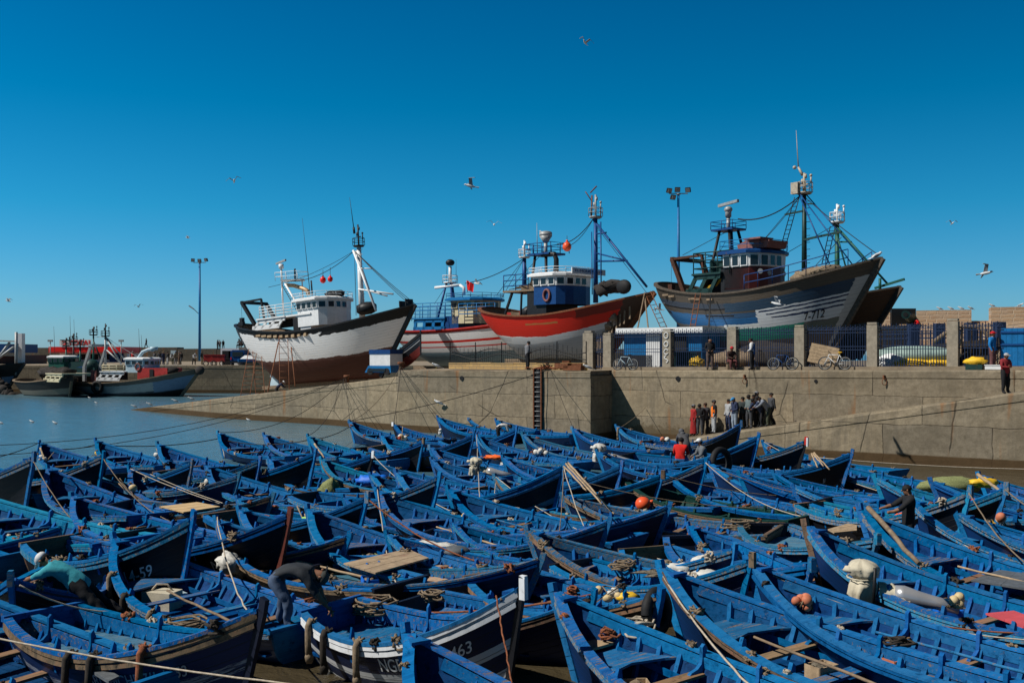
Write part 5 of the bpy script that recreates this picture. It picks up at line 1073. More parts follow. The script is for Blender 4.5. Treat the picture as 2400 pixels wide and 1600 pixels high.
# ---------------------------------------------------------------- moored trawlers at the far quay
o, h = ship('moored_trawler', pd(470, 863, 118), pd(173, 893, 122), -.9, 5.2, .95, 't_moor', 'scuffed white and black trawler with red casing moored at the far quay', rail='wood', rake=3.4, cat='fishing boat', group='trawlers moored at the far quay')
hpx(o, h, 340, -1.5, 1.5, 2.6, 873, 856, 843, wallm='palebl', roofm='wht', over=.2, winh=.6)
mb = MB(); q0 = S(o, h, 322, 875, -1.6); q1 = S(o, h, 392, 872, -1.6); mb.box(((q0.x + q1.x) / 2, 0, q0.z - .1), (q1.x - q0.x, 3.2, 1.5)); part(o, 'red_casing', mb, 'redh')
mb = MB(); mb.box((q0.x + 1.9, -1.63, q0.z), (.5, .08, 1.0)); part(o, 'door', mb, 'dark')
mb = MB(); q = S(o, h, 310, 862, -1.2); mb.tube([q + V((0, 0, 0)), q + V((.7, 0, 1.0)), q + V((1.4, 0, 1.9)), q + V((2.2, 0, 2.2)), q + V((2.9, 0, 2.1))], .2, 8); mb.cyl(q + V((2.9, 0, 2.1)), q + V((2.9, 0, 2.5)), .45, 10); part(o, 'swan_neck_pipe', mb, 'palebl')
p = S(o, h, 323, 860, -1.62); mb = MB(); mb.tube([p + V((.34 * math.cos(k * .524), 0, .40 * math.sin(k * .524))) for k in range(13)], .09, 6, cap=False); part(o, 'lifebuoy', mb, 'pink')
a0 = S(o, h, 229, 890, -2.0); a1 = S(o, h, 276, 873, -2.0); shelter(o, a0.x, a1.x, -2.0, a0.z, a1.z, 'wht', 3, .6, yb=1.5)
mb = MB(); rails(mb, [(a0.x + .6, -2, a1.z), (a1.x + .8, -2, a1.z)], .9, 3, r=.05); part(o, 'railing', mb, 'cream')
mb = MB(); g0 = S(o, h, 198, 893, -1.5); g1 = S(o, h, 213, 811, -1.5)
for y in (-1.5, 1.5): mb.beam((g0.x, y, g0.z), (g0.x, y, g0.z + 1.8), .34, .34); mb.beam((g0.x, y, g0.z + 1.8), (g1.x, y, g1.z), .28, .28)
mb.box((g1.x, 0, g1.z + .1), (.5, 3.4, .3)); part(o, 'stern_gantry', mb, 'grey')
b1 = S(o, h, 247, 789, 0); mast(o, b1.x, 0, a1.z, b1.z, 'grey', r=.16, nest=1.6, nestm='black', steps=False)
mb = MB(); mb.cyl(b1, S(o, h, 284, 853, -.5), .1, 6); mb.cyl(b1, S(o, h, 292, 842, 0), .08, 6); mb.cyl(S(o, h, 250, 820, 0), S(o, h, 285, 852, 0), .09, 6); wire(mb, b1, S(o, h, 340, 845, 0), .1, .03); wire(mb, b1, S(o, h, 222, 790, 4), 0, .03); part(o, 'mast_strut', mb, 'grey')
mb = MB(); p = h.pt(.30, .82, -1, -.2); mb.tube([p + V((.6 * math.cos(k * .524), 0, .6 * math.sin(k * .524))) for k in range(13)], .22, 7, cap=False); part(o, 'fender_tyre', mb, 'tyre')
mb = MB(); p = S(o, h, 468, 868, -.3); mb.ell(p, (.6, .4, .55), 8, lump=.4); mb.ell(S(o, h, 400, 868, -1), (1.0, .6, .45), 8, lump=.8, seed=4); part(o, 'bow_fender', mb, 'netdark')
mb = MB(); mb.box(S(o, h, 220, 883, -1), (.7, .3, 1.6)); part(o, 'oilskins', mb, 'pink')
o, h = ship('moored_trawler', pd(168, 884, 116), pd(58, 888, 125), -.9, 4.6, 1.2, 't_moor2', 'black hulled trawler with rusty stern quarter and cream shelter at the far quay', rail='wood', rake=1.0, group='trawlers moored at the far quay')
a0 = S(o, h, 103, 892, -1.8); a1 = S(o, h, 136, 878, -1.8); shelter(o, a0.x, a1.x, -1.8, a0.z, a1.z, 'cream', 3, .9, yb=1.4)
mb = MB()
for k in range(14): mb.ell(S(o, h, 105 + k * 4, 873 - (k % 3), -.5), (.9, .8, .5), 8, lump=.8, seed=k)
part(o, 'deck_gear', mb, 'netdark')
o, h = ship('moored_trawler', pd(56, 851, 126), V((-84, 131, 3.0)), -.9, 6, 2.4, 't_moor3', 'black and blue trawler bow at the left edge of the picture', rail='black', rake=3.6, group='trawlers moored at the far quay')
mb = MB(); q = S(o, h, 38, 860, 0); mb.cyl((q.x, 0, q.z - 1), (q.x, 0, S(o, h, 38, 778, 0).z), .18, 8); mb.beam((q.x, 0, S(o, h, 38, 800, 0).z), (q.x - 9, 0, S(o, h, 0, 795, 0).z), .2, .2); mb.cyl((q.x, .3, S(o, h, 38, 806, 0).z), (q.x - 3.6, 0, q.z + .5), .16, 6); mb.cyl((q.x - 1.2, .3, S(o, h, 20, 802, 0).z), (q.x - 3.2, 0, q.z + .5), .16, 6); part(o, 'derrick_mast', mb, 'grey')
mb = MB()
for k in range(10): mb.ell(V((h.L * (.86 + .018 * k), -2.0 - .1 * k, 3.3 - .3 * k)), (.7, .6, .6), 8, lump=.9, seed=k + 3)
part(o, 'hanging_net', mb, 'netdark')
o, h = ship('moored_trawler', pd(262, 884, 123.5), pd(105, 880, 126), -.9, 4.4, 2.4, 't_moor2', 'dark trawler with green masts and wheelhouse behind the scuffed white one', rail='black', rake=2.0, group='trawlers moored at the far quay')
hpx(o, h, 152, -1.4, 1.4, 2.4, 872, 850, 838, wallm='green2', upperm='green2', roofm='wht', over=.15)
for px_, py_, mt_ in ((219, 786, 'green2'), (155, 812, 'green2'), (188, 815, 'green2'), (172, 802, 'black')): q = S(o, h, px_, py_, 0); mast(o, q.x, 0, 3.0, q.z, mt_, r=.13, nest=1.1, nestm='black', steps=False)
mb = MB(); q = S(o, h, 155, 797, 0); mb.beam(q + V((-.8, 0, 0)), q + V((.8, 0, 0)), .15, .12); mb.cyl(q, S(o, h, 155, 812, 0), .06, 5)
for px_, py_ in ((126, 765), (164, 740), (173, 748), (325, 770), (331, 785)): a_ = S(o, h, px_ + 3, 840, 0); mb.tube([a_, S(o, h, px_, py_, 0)], [.04, .02], 4)
mb.cyl(S(o, h, 219, 800, 0), S(o, h, 240, 850, 0), .1, 6); part(o, 'aerials', mb, 'black')
mb = MB(); mb.box(S(o, h, 195, 856, 0), (3.6, 2.2, .9)); mb.box(S(o, h, 180, 872, -.5), (7.0, 2.4, 1.2)); mb.beam(S(o, h, 160, 849, 0), S(o, h, 225, 846, 0), .15, .15); mb.ell(S(o, h, 215, 858, -1), (1.0, 1, .9), 10); part(o, 'winch_house', mb, 'dgreen')
mb = MB(); mb.beam(S(o, h, 168, 865, -1.5), S(o, h, 206, 857, -1.5), .3, .15); part(o, 'blue_plank', mb, 'bluem')
# ================================================================ people
M['skin'] = plain('sunned_skin', (.22, .105, .06), .6, 0, .12, 6, .05)
M['skind'] = plain('dark_skin', (.11, .05, .03), .6, 0, .12, 6, .05)
M['hair'] = plain('black_hair', (.012, .010, .009), .8, 0, .3, 20, .3)
CL = {}
def cloth(rgb):
    if rgb not in CL: CL[rgb] = plain('cloth_%d' % len(CL), rgb, .85, 0, .28, 5, .35)
    return CL[rgb]
RDT, NVY, BLK, GRY, DGR, KHA, WHI, JEAN, TURQ, ORG, LGR, OLV, BRN, LBL = (.34, .02, .02), (.02, .03, .07), (.012, .012, .014), (.16, .16, .17), (.05, .052, .058), (.20, .16, .10), (.62, .62, .62), (.06, .09, .15), (.04, .30, .36), (.85, .17, .01), (.34, .35, .36), (.05, .055, .035), (.08, .05, .035), (.03, .18, .42)
def person(at_, face, label, top=GRY, bottom=DGR, head='cap', hcol=DGR, pose='stand', scale=1.0, skin='skin', sleeves='long', fingers=False, joints=None, robe=False, group=None, vest=None):
    """one skinned body; local +y is where the person faces. joints overrides: name -> (x, y, z)"""
    J = dict(pel=(0, 0, .95), sp=(0, .01, 1.18), ch=(0, .0, 1.38), nk=(0, .01, 1.50), hd=(0, .03, 1.62), ht=(0, .02, 1.72),
             lh=(-.10, 0, .90), lk=(-.12, .03, .50), la=(-.13, 0, .09), lt=(-.15, .17, .04), rh=(.10, 0, .90), rk=(.12, .03, .50), ra=(.13, 0, .09), rt=(.15, .17, .04),
             ls=(-.19, 0, 1.42), le=(-.25, -.02, 1.14), lw=(-.24, .08, .90), lf=(-.23, .13, .81), rs=(.19, 0, 1.42), re=(.25, -.02, 1.14), rw=(.24, .08, .90), rf=(.23, .13, .81))
    P = {
     'stand': {}, 'walk': dict(lk=(-.11, .20, .52), la=(-.11, .25, .09), lt=(-.12, .42, .06), rk=(.11, .0, .50), ra=(.11, -.28, .12), rt=(.12, -.14, .04), lw=(-.25, -.1, .92), lf=(-.25, -.08, .82), rw=(.25, .22, .95), rf=(.24, .28, .87)),
     'crossed': dict(le=(-.27, .06, 1.16), lw=(-.05, .24, 1.20), lf=(.08, .24, 1.22), re=(.27, .06, 1.16), rw=(.05, .26, 1.15), rf=(-.08, .25, 1.14), hd=(0, .07, 1.60), ht=(0, .09, 1.70)),
     'lookdown': dict(hd=(0, .08, 1.59), ht=(0, .12, 1.67), lw=(-.12, .20, 1.05), lf=(-.05, .25, 1.02), rw=(.12, .20, 1.05), rf=(.05, .25, 1.02)),
     'sit': dict(pel=(0, 0, .48), sp=(0, .04, .72), ch=(0, .10, .93), nk=(0, .13, 1.05), hd=(0, .18, 1.16), ht=(0, .20, 1.25), lh=(-.11, .02, .46), lk=(-.16, .42, .50), la=(-.16, .40, .09), lt=(-.17, .56, .04), rh=(.11, .02, .46), rk=(.16, .42, .50), ra=(.16, .40, .09), rt=(.17, .56, .04),
                 ls=(-.19, .10, .96), le=(-.26, .22, .72), lw=(-.14, .42, .66), lf=(-.08, .48, .64), rs=(.19, .10, .96), re=(.26, .22, .72), rw=(.14, .42, .66), rf=(.08, .48, .64)),
     'lean': dict(pel=(0, -.12, .88), sp=(0, .06, 1.08), ch=(0, .24, 1.22), nk=(0, .34, 1.30), hd=(0, .45, 1.36), ht=(0, .52, 1.43), lh=(-.1, -.12, .84), rh=(.1, -.12, .84), lk=(-.13, .02, .48), rk=(.13, -.1, .48), ra=(.14, -.35, .1), rt=(.15, -.2, .04),
                  ls=(-.19, .28, 1.24), rs=(.19, .28, 1.24), le=(-.2, .46, 1.05), lw=(-.12, .62, .95), lf=(-.09, .69, .93), re=(.2, .46, 1.05), rw=(.12, .62, .95), rf=(.09, .69, .93)),
     'bend': dict(pel=(0, -.15, .95), sp=(0, .08, 1.05), ch=(0, .30, 1.06), nk=(0, .42, 1.02), hd=(0, .54, .99), ht=(0, .63, .97), lh=(-.1, -.14, .90), rh=(.1, -.14, .90), lk=(-.12, -.05, .50), rk=(.12, -.12, .50),
                  ls=(-.18, .34, 1.05), rs=(.18, .34, 1.05), le=(-.2, .42, .78), lw=(-.15, .55, .55), lf=(-.14, .60, .47), re=(.2, .42, .78), rw=(.15, .55, .55), rf=(.14, .60, .47)),
    }
    J.update(P[pose]); J.update(joints or {}); J = {k: V(v) for k, v in J.items()}
    RAD = dict(pel=.17, sp=.155, ch=.17, nk=.062, hd=.098, ht=.085, lh=.115, lk=.085, la=.065, lt=.042, rh=.115, rk=.085, ra=.065, rt=.042, ls=.092, le=.062, lw=.036, lf=.036, rs=.092, re=.062, rw=.036, rf=.036)
    if not robe: bag = 1.18
    chains = ['pel sp ch nk hd ht'.split(), 'pel lh lk la lt'.split(), 'pel rh rk ra rt'.split(), 'ch ls le lw lf'.split(), 'ch rs re rw rf'.split()]
    names = []; idx = {}; ed = []
    def vid(k):
        if k not in idx: idx[k] = len(names); names.append(k)
        return idx[k]
    for c in chains:
        for a, b in zip(c, c[1:]): ed.append((vid(a), vid(b)))
    vs = [J[k] for k in names]; rd = [RAD[k] * (1.12 if k in ('lh', 'rh', 'lk', 'rk', 'sp', 'pel', 'ls', 'rs') else 1) for k in names]
    me = bpy.data.meshes.new('sk'); me.from_pydata([tuple(v) for v in vs], ed, []); ob = bpy.data.objects.new('sk', me); col.objects.link(ob)
    mod = ob.modifiers.new('s', 'SKIN'); ss = ob.modifiers.new('u', 'SUBSURF'); ss.levels = 2 if fingers else 1; ss.render_levels = ss.levels; mod.use_smooth_shade = True
    for i, r in enumerate(rd): me.skin_vertices[0].data[i].radius = (r, r * (.78 if names[i] in ('ch', 'sp', 'pel') else 1)); me.skin_vertices[0].data[i].use_root = (i == 0)
    dg = bpy.context.evaluated_depsgraph_get(); dg.update(); m2 = bpy.data.meshes.new_from_object(ob.evaluated_get(dg)); bpy.data.objects.remove(ob)
    if fingers:      # five fingers on each hand, part of the same mesh
        bm = bmesh.new(); bm.from_mesh(m2)
        for sd, w_, f_ in ((-1, 'lw', 'lf'), (1, 'rw', 'rf')):
            d = (J[f_] - J[w_]).normalized(); s_ = d.cross(V((0, 1, 0)) if abs(d.y) < .8 else V((0, 0, 1))).normalized(); n_ = s_.cross(d)
            for k, (off, ln) in enumerate(((-.030, .065), (-.010, .078), (.010, .074), (.028, .060), (.045, .05))):
                q = J[f_] + s_ * off * (1 if k < 4 else .8) - d * (.0 if k < 4 else .04); dd = d if k < 4 else (d + s_ * 1.1).normalized()
                mbf = MB(); mbf.tube([q, q + dd * ln * .5, q + dd * ln * .85 - n_ * .02 * sd, q + dd * ln - n_ * .04 * sd], [.011, .010, .009, .006], 6); tmp = mbf.mesh('f', M[skin]); bm.from_mesh(tmp)
        bm.to_mesh(m2); bm.free()
    segs = {'h': [('nk', 'hd'), ('hd', 'ht')], 't': [('pel', 'sp'), ('sp', 'ch'), ('ls', 'le'), ('rs', 're'), ('ch', 'ls'), ('ch', 'rs')], 'f': [('le', 'lw'), ('re', 'rw')], 'w': [('lw', 'lf'), ('rw', 'rf')], 'b': [('pel', 'lh'), ('lh', 'lk'), ('lk', 'la'), ('pel', 'rh'), ('rh', 'rk'), ('rk', 'ra')], 's': [('la', 'lt'), ('ra', 'rt')]}
    def dist(p, a, b):
        ab = b - a; t = max(0, min(1, (p - a).dot(ab) / ab.length_squared)); return (p - a - ab * t).length
    mats = [M[skin], cloth(top), cloth(bottom), cloth(BLK)]; m2.materials.clear(); [m2.materials.append(q) for q in mats]
    for pl in m2.polygons:
        c = pl.center; best = min(((dist(c, J[a], J[b]) / (RAD[a] + RAD[b]), k, a) for k, l in segs.items() for a, b in l))
        k = best[1]; mi = {'h': 0, 't': 1, 'f': 1 if sleeves == 'long' else 0, 'w': 0, 'b': 2, 's': 3}[k]
        if k == 'h' and best[2] == 'nk' and (c - J['nk']).length < .055: mi = 1
        pl.material_index = mi; pl.use_smooth = True
    # lumps of cloth
    for v in m2.vertices: v.co += v.normal * (noise.noise(v.co * 9 + V((len(names), at_[0], at_[1]))) * .022 + noise.noise(v.co * 22) * .008) * (0 if (v.co - J['hd']).length < .15 else 1)
    body = bpy.data.objects.new('person', m2); col.objects.link(body); tag(body, label, 'person', group)
    body.location = at_; body.rotation_euler = (0, 0, R(face) - math.pi / 2); body.scale = (scale,) * 3
    # head details: nose, ears, hair or cap
    hd, ht = J['hd'], J['ht']; up = (ht - hd).normalized(); fw = V((0, 1, 0)); fw = (fw - up * fw.dot(up)).normalized() if abs(up.y) < .95 else V((0, 0, -1)); sdv = up.cross(fw)
    RM = Matrix((sdv, fw, up)).transposed(); hc = hd + up * .03
    mb = MB(); mb.ell(hc + fw * .105 - up * .01, (.016, .024, .026), 6, rot=RM); 
    for s_ in (-1, 1): mb.ell(hc + sdv * s_ * .098 - fw * .0, (.012, .026, .036), 6, rot=RM)
    mb.build('face_features', M[skin], body)
    mb = MB()
    if head == 'cap':
        mb.ell(hc + up * .045 - fw * .012, (.108, .118, .088), 12, rot=RM); mb.prism([hc + up * .05 + fw * .09 + sdv * -.07, hc + up * .035 + fw * .18 + sdv * -.045, hc + up * .035 + fw * .18 + sdv * .045, hc + up * .05 + fw * .09 + sdv * .07], up * .014); mb.build('cap', cloth(hcol), body)
        mb = MB(); mb.ell(hc - fw * .03 - up * .01, (.101, .095, .085), 10, rot=RM); mb.build('hair', M['hair'], body)
    elif head == 'hair': mb.ell(hc - fw * .02 + up * .03, (.108, .112, .098), 12, rot=RM, lump=.2); mb.build('hair', M['hair'], body)
    elif head == 'beanie': mb.ell(hc + up * .04 - fw * .01, (.108, .114, .10), 12, rot=RM); mb.build('cap', cloth(hcol), body)
    elif head == 'hood': mb.ell(hc - fw * .02 + up * .01, (.118, .122, .13), 12, rot=RM); mb.ell(J['nk'] - fw * .03, (.12, .10, .08), 10); mb.build('hood', cloth(hcol), body)
    elif head == 'bald': mb.ell(hc - fw * .06 - up * .02, (.085, .05, .05), 8, rot=RM); mb.build('hair', cloth(LGR), body)
    if robe:
        mb = MB(); rings = [(1.44, .17, .12), (1.25, .205, .15), (1.0, .20, .15), (.7, .22, .17), (.4, .24, .20), (.16, .25, .22)]
        mb.grid([[V((rx * math.cos(k * math.pi / 8), ry * math.sin(k * math.pi / 8) + .02 * math.sin(k * 1.7), z)) for k in range(17)] for z, rx, ry in rings]); mb.build('robe', cloth(top), body)
    if vest:
        mb = MB(); a, b = J['pel'], J['ch']; ax = (b - a).normalized()
        mb.grid([[a.lerp(b, t) + V((rx * math.cos(k * math.pi / 8), ry * math.sin(k * math.pi / 8), 0)) for k in range(17)] for t, rx, ry in ((-.15, .19, .155), (.3, .185, .15), (.7, .20, .155), (1.05, .18, .14), (1.15, .10, .09))]); mb.build('vest', cloth(vest), body)
    return body
def faceang(px, target=None): return 0
# ---------------------------------------------------------------- quay edge things
def onwall(px, back=0.0):      # point of the main wall line under a photo column, set back from the edge
    k = (px - 1200) / F; c0 = C + n2 * back; t = (k * c0.y - c0.x) / (u2.x - k * u2.y); return c0 + u2 * t
def onblock(px, back=0.0):
    k = (px - 1200) / F; d = (A - T3).normalized(); nb = V((-d.y, d.x)); c0 = T3 + nb * back; t = (k * c0.y - c0.x) / (d.x - k * d.y); return c0 + d * t
WA = math.degrees(math.atan2(u2.y, u2.x))
# iron ladder in the block face
p = onblock(1260, -.04); d_ = (A - T3).normalized(); mb = MB(); rz_ = math.atan2(d_.y, d_.x)
mb.box((p.x, p.y + .02, 2.2), (.62, .05, 3.9), 0, rz=rz_); 
lad = mb.build('wall_ladder', M['dark'], label='black iron ladder with pale rungs set in the face of the quay block', cat='ladder')
mb = MB()
for k in (-1, 1): q = p + d_ * k * .26; mb.box((q.x, q.y - .06, 2.2), (.07, .12, 3.9), rz=rz_)
mb.build('side_rail', M['rust'], lad)
for i in range(13): mb = MB(); z = .5 + i * .285; a = p - d_ * .24; b = p + d_ * .24; mb.cyl((a.x, a.y - .07, z), (b.x, b.y - .07, z), .022, 6); mb.build('rung', M['grey'], lad)
# bollards and rope tangles on the edge
def bollard(pt, label):
    mb = MB(); mb.tube([pt, pt + V((0, 0, .3)), pt + V((0, 0, .38)), pt + V((0, 0, .5))], [.16, .13, .26, .22], 12); mb.build('bollard', M['rust'], label=label, cat='bollard')
bollard(V((*onblock(940, .35), 4.0)), 'rusty mooring bollard at the head of the slipway, lines hanging from it')
q_ = T2.lerp(T3, .22) + n2 * .35; bollard(V((q_.x, q_.y, 3.05)), 'squat mooring bollard halfway up the slipway edge')
mb = MB(); random.seed(11); c = onblock(1295, .6)
for i in range(26): a = V((c.x + random.uniform(-1.1, 1.1), c.y + random.uniform(-.3, .3), 4.12)); mb.tube([a, a + V((random.uniform(-.5, .5), random.uniform(-.2, .2), random.uniform(.05, .25))), a + V((random.uniform(-.6, .6), random.uniform(-.3, .3), .02))], .035, 5)
mb.build('rope_tangle', M['rope_rust'], label='tangle of rusty chain and rope on the quay edge over the ladder', cat='rope')
for (px_, w_, lab) in ((1320, .9, 'rusty iron block lying on the quay edge by the square pillar'), (1345, 1.2, 'flat rusty iron plate beside the iron block')):
    c = onblock(px_, .7); mb = MB(); mb.box((c.x, c.y, 4.2 if w_ > 1 else 4.32), (w_, .5, .28 if w_ > 1 else .3), rz=rz_); mb.box((c.x + .2, c.y + .1, 4.4 if w_ > 1 else 4.55), (w_ * .5, .3, .12), rz=rz_ + .2); mb.build('scrap_iron', M['rust'], label=lab, cat='scrap metal')
for px_, z_, r_ in ((1589, 887, .11), (1912, 893, .07), (1082, 886, .11)):
    if px_ < 1380: c = onblock(px_, -.045)
    else: c = onwall(px_, -.045)
    z = 5 - (z_ - HZ) / F * c.y; mb = MB(); mb.cyl((c.x, c.y, z), (c.x + .02, c.y + .05, z), r_ * 1.3, 12); mb.build('drain_hole', M['dark'], label={1589: 'round black drain hole in the quay wall under the lettered pillar', 1912: 'small drain hole with a long damp streak in the quay wall', 1082: 'round drain hole in the block left of the ladder'}[px_], cat='drain')
for px_, z_ in ((1745, 888), (2072, 890)):
    c = onwall(px_, -.06); z = 5 - (z_ - HZ) / F * c.y; mb = MB(); mb.tube([V((c.x + .12 * math.cos(k * .55), c.y - .05, z + .16 * math.sin(k * .55) - .1)) for k in range(12)], .02, 5, cap=False); mb.box((c.x, c.y, z + .15), (.1, .1, .18), rz=.3); mb.build('mooring_ring', M['rust'], label='iron mooring ring in the wall ' + ('below the man in the blue and white jacket' if px_ < 1900 else 'right of the rightmost bicycle'), cat='ring')
# ---------------------------------------------------------------- fence with concrete pillars
pill = [(1566, 2.35, 1), (1718, 2.38, 1), (1876, 2.38, 1), (2046, 2.42, 1), (2234, 2.5, 1)]
FB = .95
m_p = plain('pillar_concrete', (.30, .26, .20), .9, 0, .25, 4, .4, dirt=(.14, .11, .08)); M['pillar'] = m_p
names_ = {1566: 'concrete fence pillar with white painted letters', 1718: 'concrete fence pillar with faint chalk marks behind the seated person', 1876: 'plain concrete fence pillar left of the wooden crate', 2046: 'concrete fence pillar right of the rightmost bicycle', 2234: 'stained concrete fence pillar beside the yellow nets', 1382: 'thick square concrete pillar at the end of the yellow block wall', 1427: 'second concrete pillar with the narrow gate between'}
PT = {}
for px_, hgt, _ in [(1382, 2.35, 1), (1427, 2.2, 1)] + pill:
    c = onwall(px_, FB if px_ > 1400 else 1.4); z = ztop(c); ob = MB(); ob.box((c.x, c.y, z + hgt / 2 - .1), (.52 if px_ > 1400 else .7, .5, hgt), rz=math.atan2(u2.y, u2.x)); ob.box((c.x, c.y, z + hgt - .02), (.48, .46, .1), rz=math.atan2(u2.y, u2.x))
    o = ob.build('fence_pillar', m_p, label=names_[px_], cat='pillar', group='concrete pillars of the quay fence'); PT[px_] = c
c = PT[1566]; z = ztop(c); mb = MB(); fx = -n2 * .27
for k, (zz, hh) in enumerate(((2.0, .17), (1.5, .15), (1.05, .15), (.62, .2))):
    pts = []
    for a in range(14):
        th = a * .48
        if k in (0, 1): q = (.13 * math.cos(th), hh * math.sin(th))
        elif k == 2: th = .6 + a * .40; q = (.13 * math.cos(th), hh * math.sin(th))
        else: q = (.12 * math.sin(a / 13 * 6.28), hh * (a / 6.5 - 1))
        pts.append(V((c.x + fx.x + u2.x * q[0], c.y + fx.y + u2.y * q[0], z + zz + q[1])))
    mb.tube(pts, .028, 5, cap=False)
pl_ = [o for o in col.objects if o.get('label') == names_[1566]][0]; mb.build('painted_letter', M['wht'], pl_)
M['fence'] = plain('fence_paint', (.018, .035, .085), .6, .1, .3, 8, .1, dirt=(.05, .04, .035))
def fence_bay(a, b, lab, mat='fence', sp=.125, hgt=2.15, name='iron_fence', scroll=True):
    z0 = ztop(a) + .12; L_ = (b - a).length; d = (b - a).normalized(); mb = MB(); n = int(L_ / sp)
    for i in range(1, n):
        q = a + d * (L_ * i / n); mb.box((q.x, q.y, z0 + (hgt + .1) / 2), (.032, .032, hgt + (.12 if i % 2 else -.02)))
        if scroll and i % 2 == 0:
            pts = [V((q.x + d.x * (.115 * math.cos(t)), q.y + d.y * (.115 * math.cos(t)), z0 + hgt - .14 + .12 * math.sin(t))) for t in [k * math.pi / 5 for k in range(6)]]; mb.tube(pts, .016, 4, cap=False)
            if sp < .14: mb.tube([V((q.x + d.x * (.05 * math.cos(t)), q.y + d.y * (.05 * math.cos(t)), z0 + .1 + .05 * math.sin(t))) for t in [k * math.pi / 3 for k in range(7)]], .014, 4, cap=False)
    for zz in (.04, .95, 1.12, hgt - .30, hgt - .14): mb.beam((a.x, a.y, z0 + zz), (b.x, b.y, z0 + zz), .05, .035)
    return mb.build(name, M[mat], label=lab, cat='fence', group='blue iron fence bays on the quay')
order = [1427, 1566, 1718, 1876, 2046, 2234]
labs = ['blue iron fence bay in front of the blue and white hut', 'blue iron fence bay behind the bald man', 'blue iron fence bay behind the man in the blue and white jacket', 'blue iron fence bay behind the wooden crate and right bicycle', 'blue iron fence bay in front of the yellow nets']
for (i, j), lab in zip(zip(order, order[1:]), labs):
    a = PT[i] + u2 * .27; b = PT[j] - u2 * .27; fence_bay(a, b, lab)
a = PT[2234] + u2 * .27; fence_bay(a, onwall(2352, FB), 'blue iron fence bay beside the man in the red cap')
a = PT[1382] + u2 * .36; b = PT[1427] - u2 * .27; mb = MB(); o = fence_bay(a, b, 'narrow blue iron gate between the two left pillars', name='iron_gate', hgt=1.95)
mb = MB(); mid = (a + b) / 2 + n2 * .25; mb.box((mid.x, mid.y, 4.06 + .55), ((b - a).length, .08, 1.0), rz=math.atan2(u2.y, u2.x)); mb.build('board_screen', M['wood'], label='dark timber boards behind the narrow gate', cat='boards')
mb = MB(); a = PT[1427] - u2 * .3; b = onwall(2420, FB); zf = lambda q: ztop(q)
sweep(mb, [V((q.x, q.y, zf(q) + .05)) for q in (a, onwall(1700, FB), onwall(2050, FB), b)], .62, .24); mb.build('fence_plinth', M['deck'], label='low rough concrete plinth under the blue fence', cat='kerb')
# low block wall with wavy railing on the left part
wa, wb = onblock(1055, 1.6), onblock(1374, 1.6); dd = (wb - wa).normalized()
br = NM('yellow_block', .85); uvx = br.coord('Object'); 
mp = br.n('ShaderNodeMapping'); mp.inputs['Rotation'].default_value = (R(90), 0, 0); br.l(br.n('ShaderNodeTexCoord').outputs['Object'], mp.inputs[0]); b_ = br.n('ShaderNodeTexBrick'); b_.inputs['Scale'].default_value = 1; b_.inputs['Brick Width'].default_value = .55; b_.inputs['Row Height'].default_value = .17; b_.inputs['Mortar Size'].default_value = .012
b_.inputs['Color1'].default_value = (.50, .33, .13, 1); b_.inputs['Color2'].default_value = (.42, .27, .11, 1); b_.inputs['Mortar'].default_value = (.22, .17, .12, 1); br.l(mp.outputs[0], b_.inputs['Vector']); br.color(br.mix(br.ramp(br.noise(uvx, 3, 6), [(.45, 0.0), (.7, .5)]), b_.outputs['Color'], (.2, .16, .11))); br.bump(b_.outputs['Fac'], -.3, .02); M['yblock'] = br.m
yw = MB(); L_ = (wb - wa).length; yw.box((L_ / 2, 0, .17), (L_, .3, .36)); 
for i in range(6): yw.box((L_ * (i + .5) / 6, 0, .37 + .03 * (i % 2)), (L_ / 6 - .02, .34, .07))
o = yw.build('block_wall', M['yblock'], label='low yellow stone block wall carrying the wavy railing', cat='wall'); o.location = (wa.x, wa.y, 4.05); o.rotation_euler = (0, 0, math.atan2(dd.y, dd.x))
mb = MB(); zb_ = 4.5; n = int(L_ / .16)
for i in range(n + 1):
    s_ = i / n; q = wa + (wb - wa) * s_; ph = s_ * L_ / 2.0 * 2 * math.pi / 1.0; hh = .62 + .17 * math.cos(ph / 2) + (.35 if i % 2 else 0); mb.box((q.x, q.y, zb_ + hh / 2), (.022, .022, hh))
for k, base in ((0, .35), (1, .68)):
    mb.tube([V((*(wa + (wb - wa) * (i / 90)), zb_ + base + .17 * math.cos(i / 90 * L_ / 2 * math.pi + k))) for i in range(91)], .03, 5)
mb.beam(V((*wa, zb_ + .06)), V((*wb, zb_ + .06)), .04, .04)
for i in range(6): q = wa + (wb - wa) * (i / 5); mb.box((q.x, q.y, zb_ + .62), (.06, .06, 1.3))
mb.build('wavy_railing', M['dgreen'] if False else M['black'], label='dark iron railing with wave pattern on the yellow wall', cat='railing')
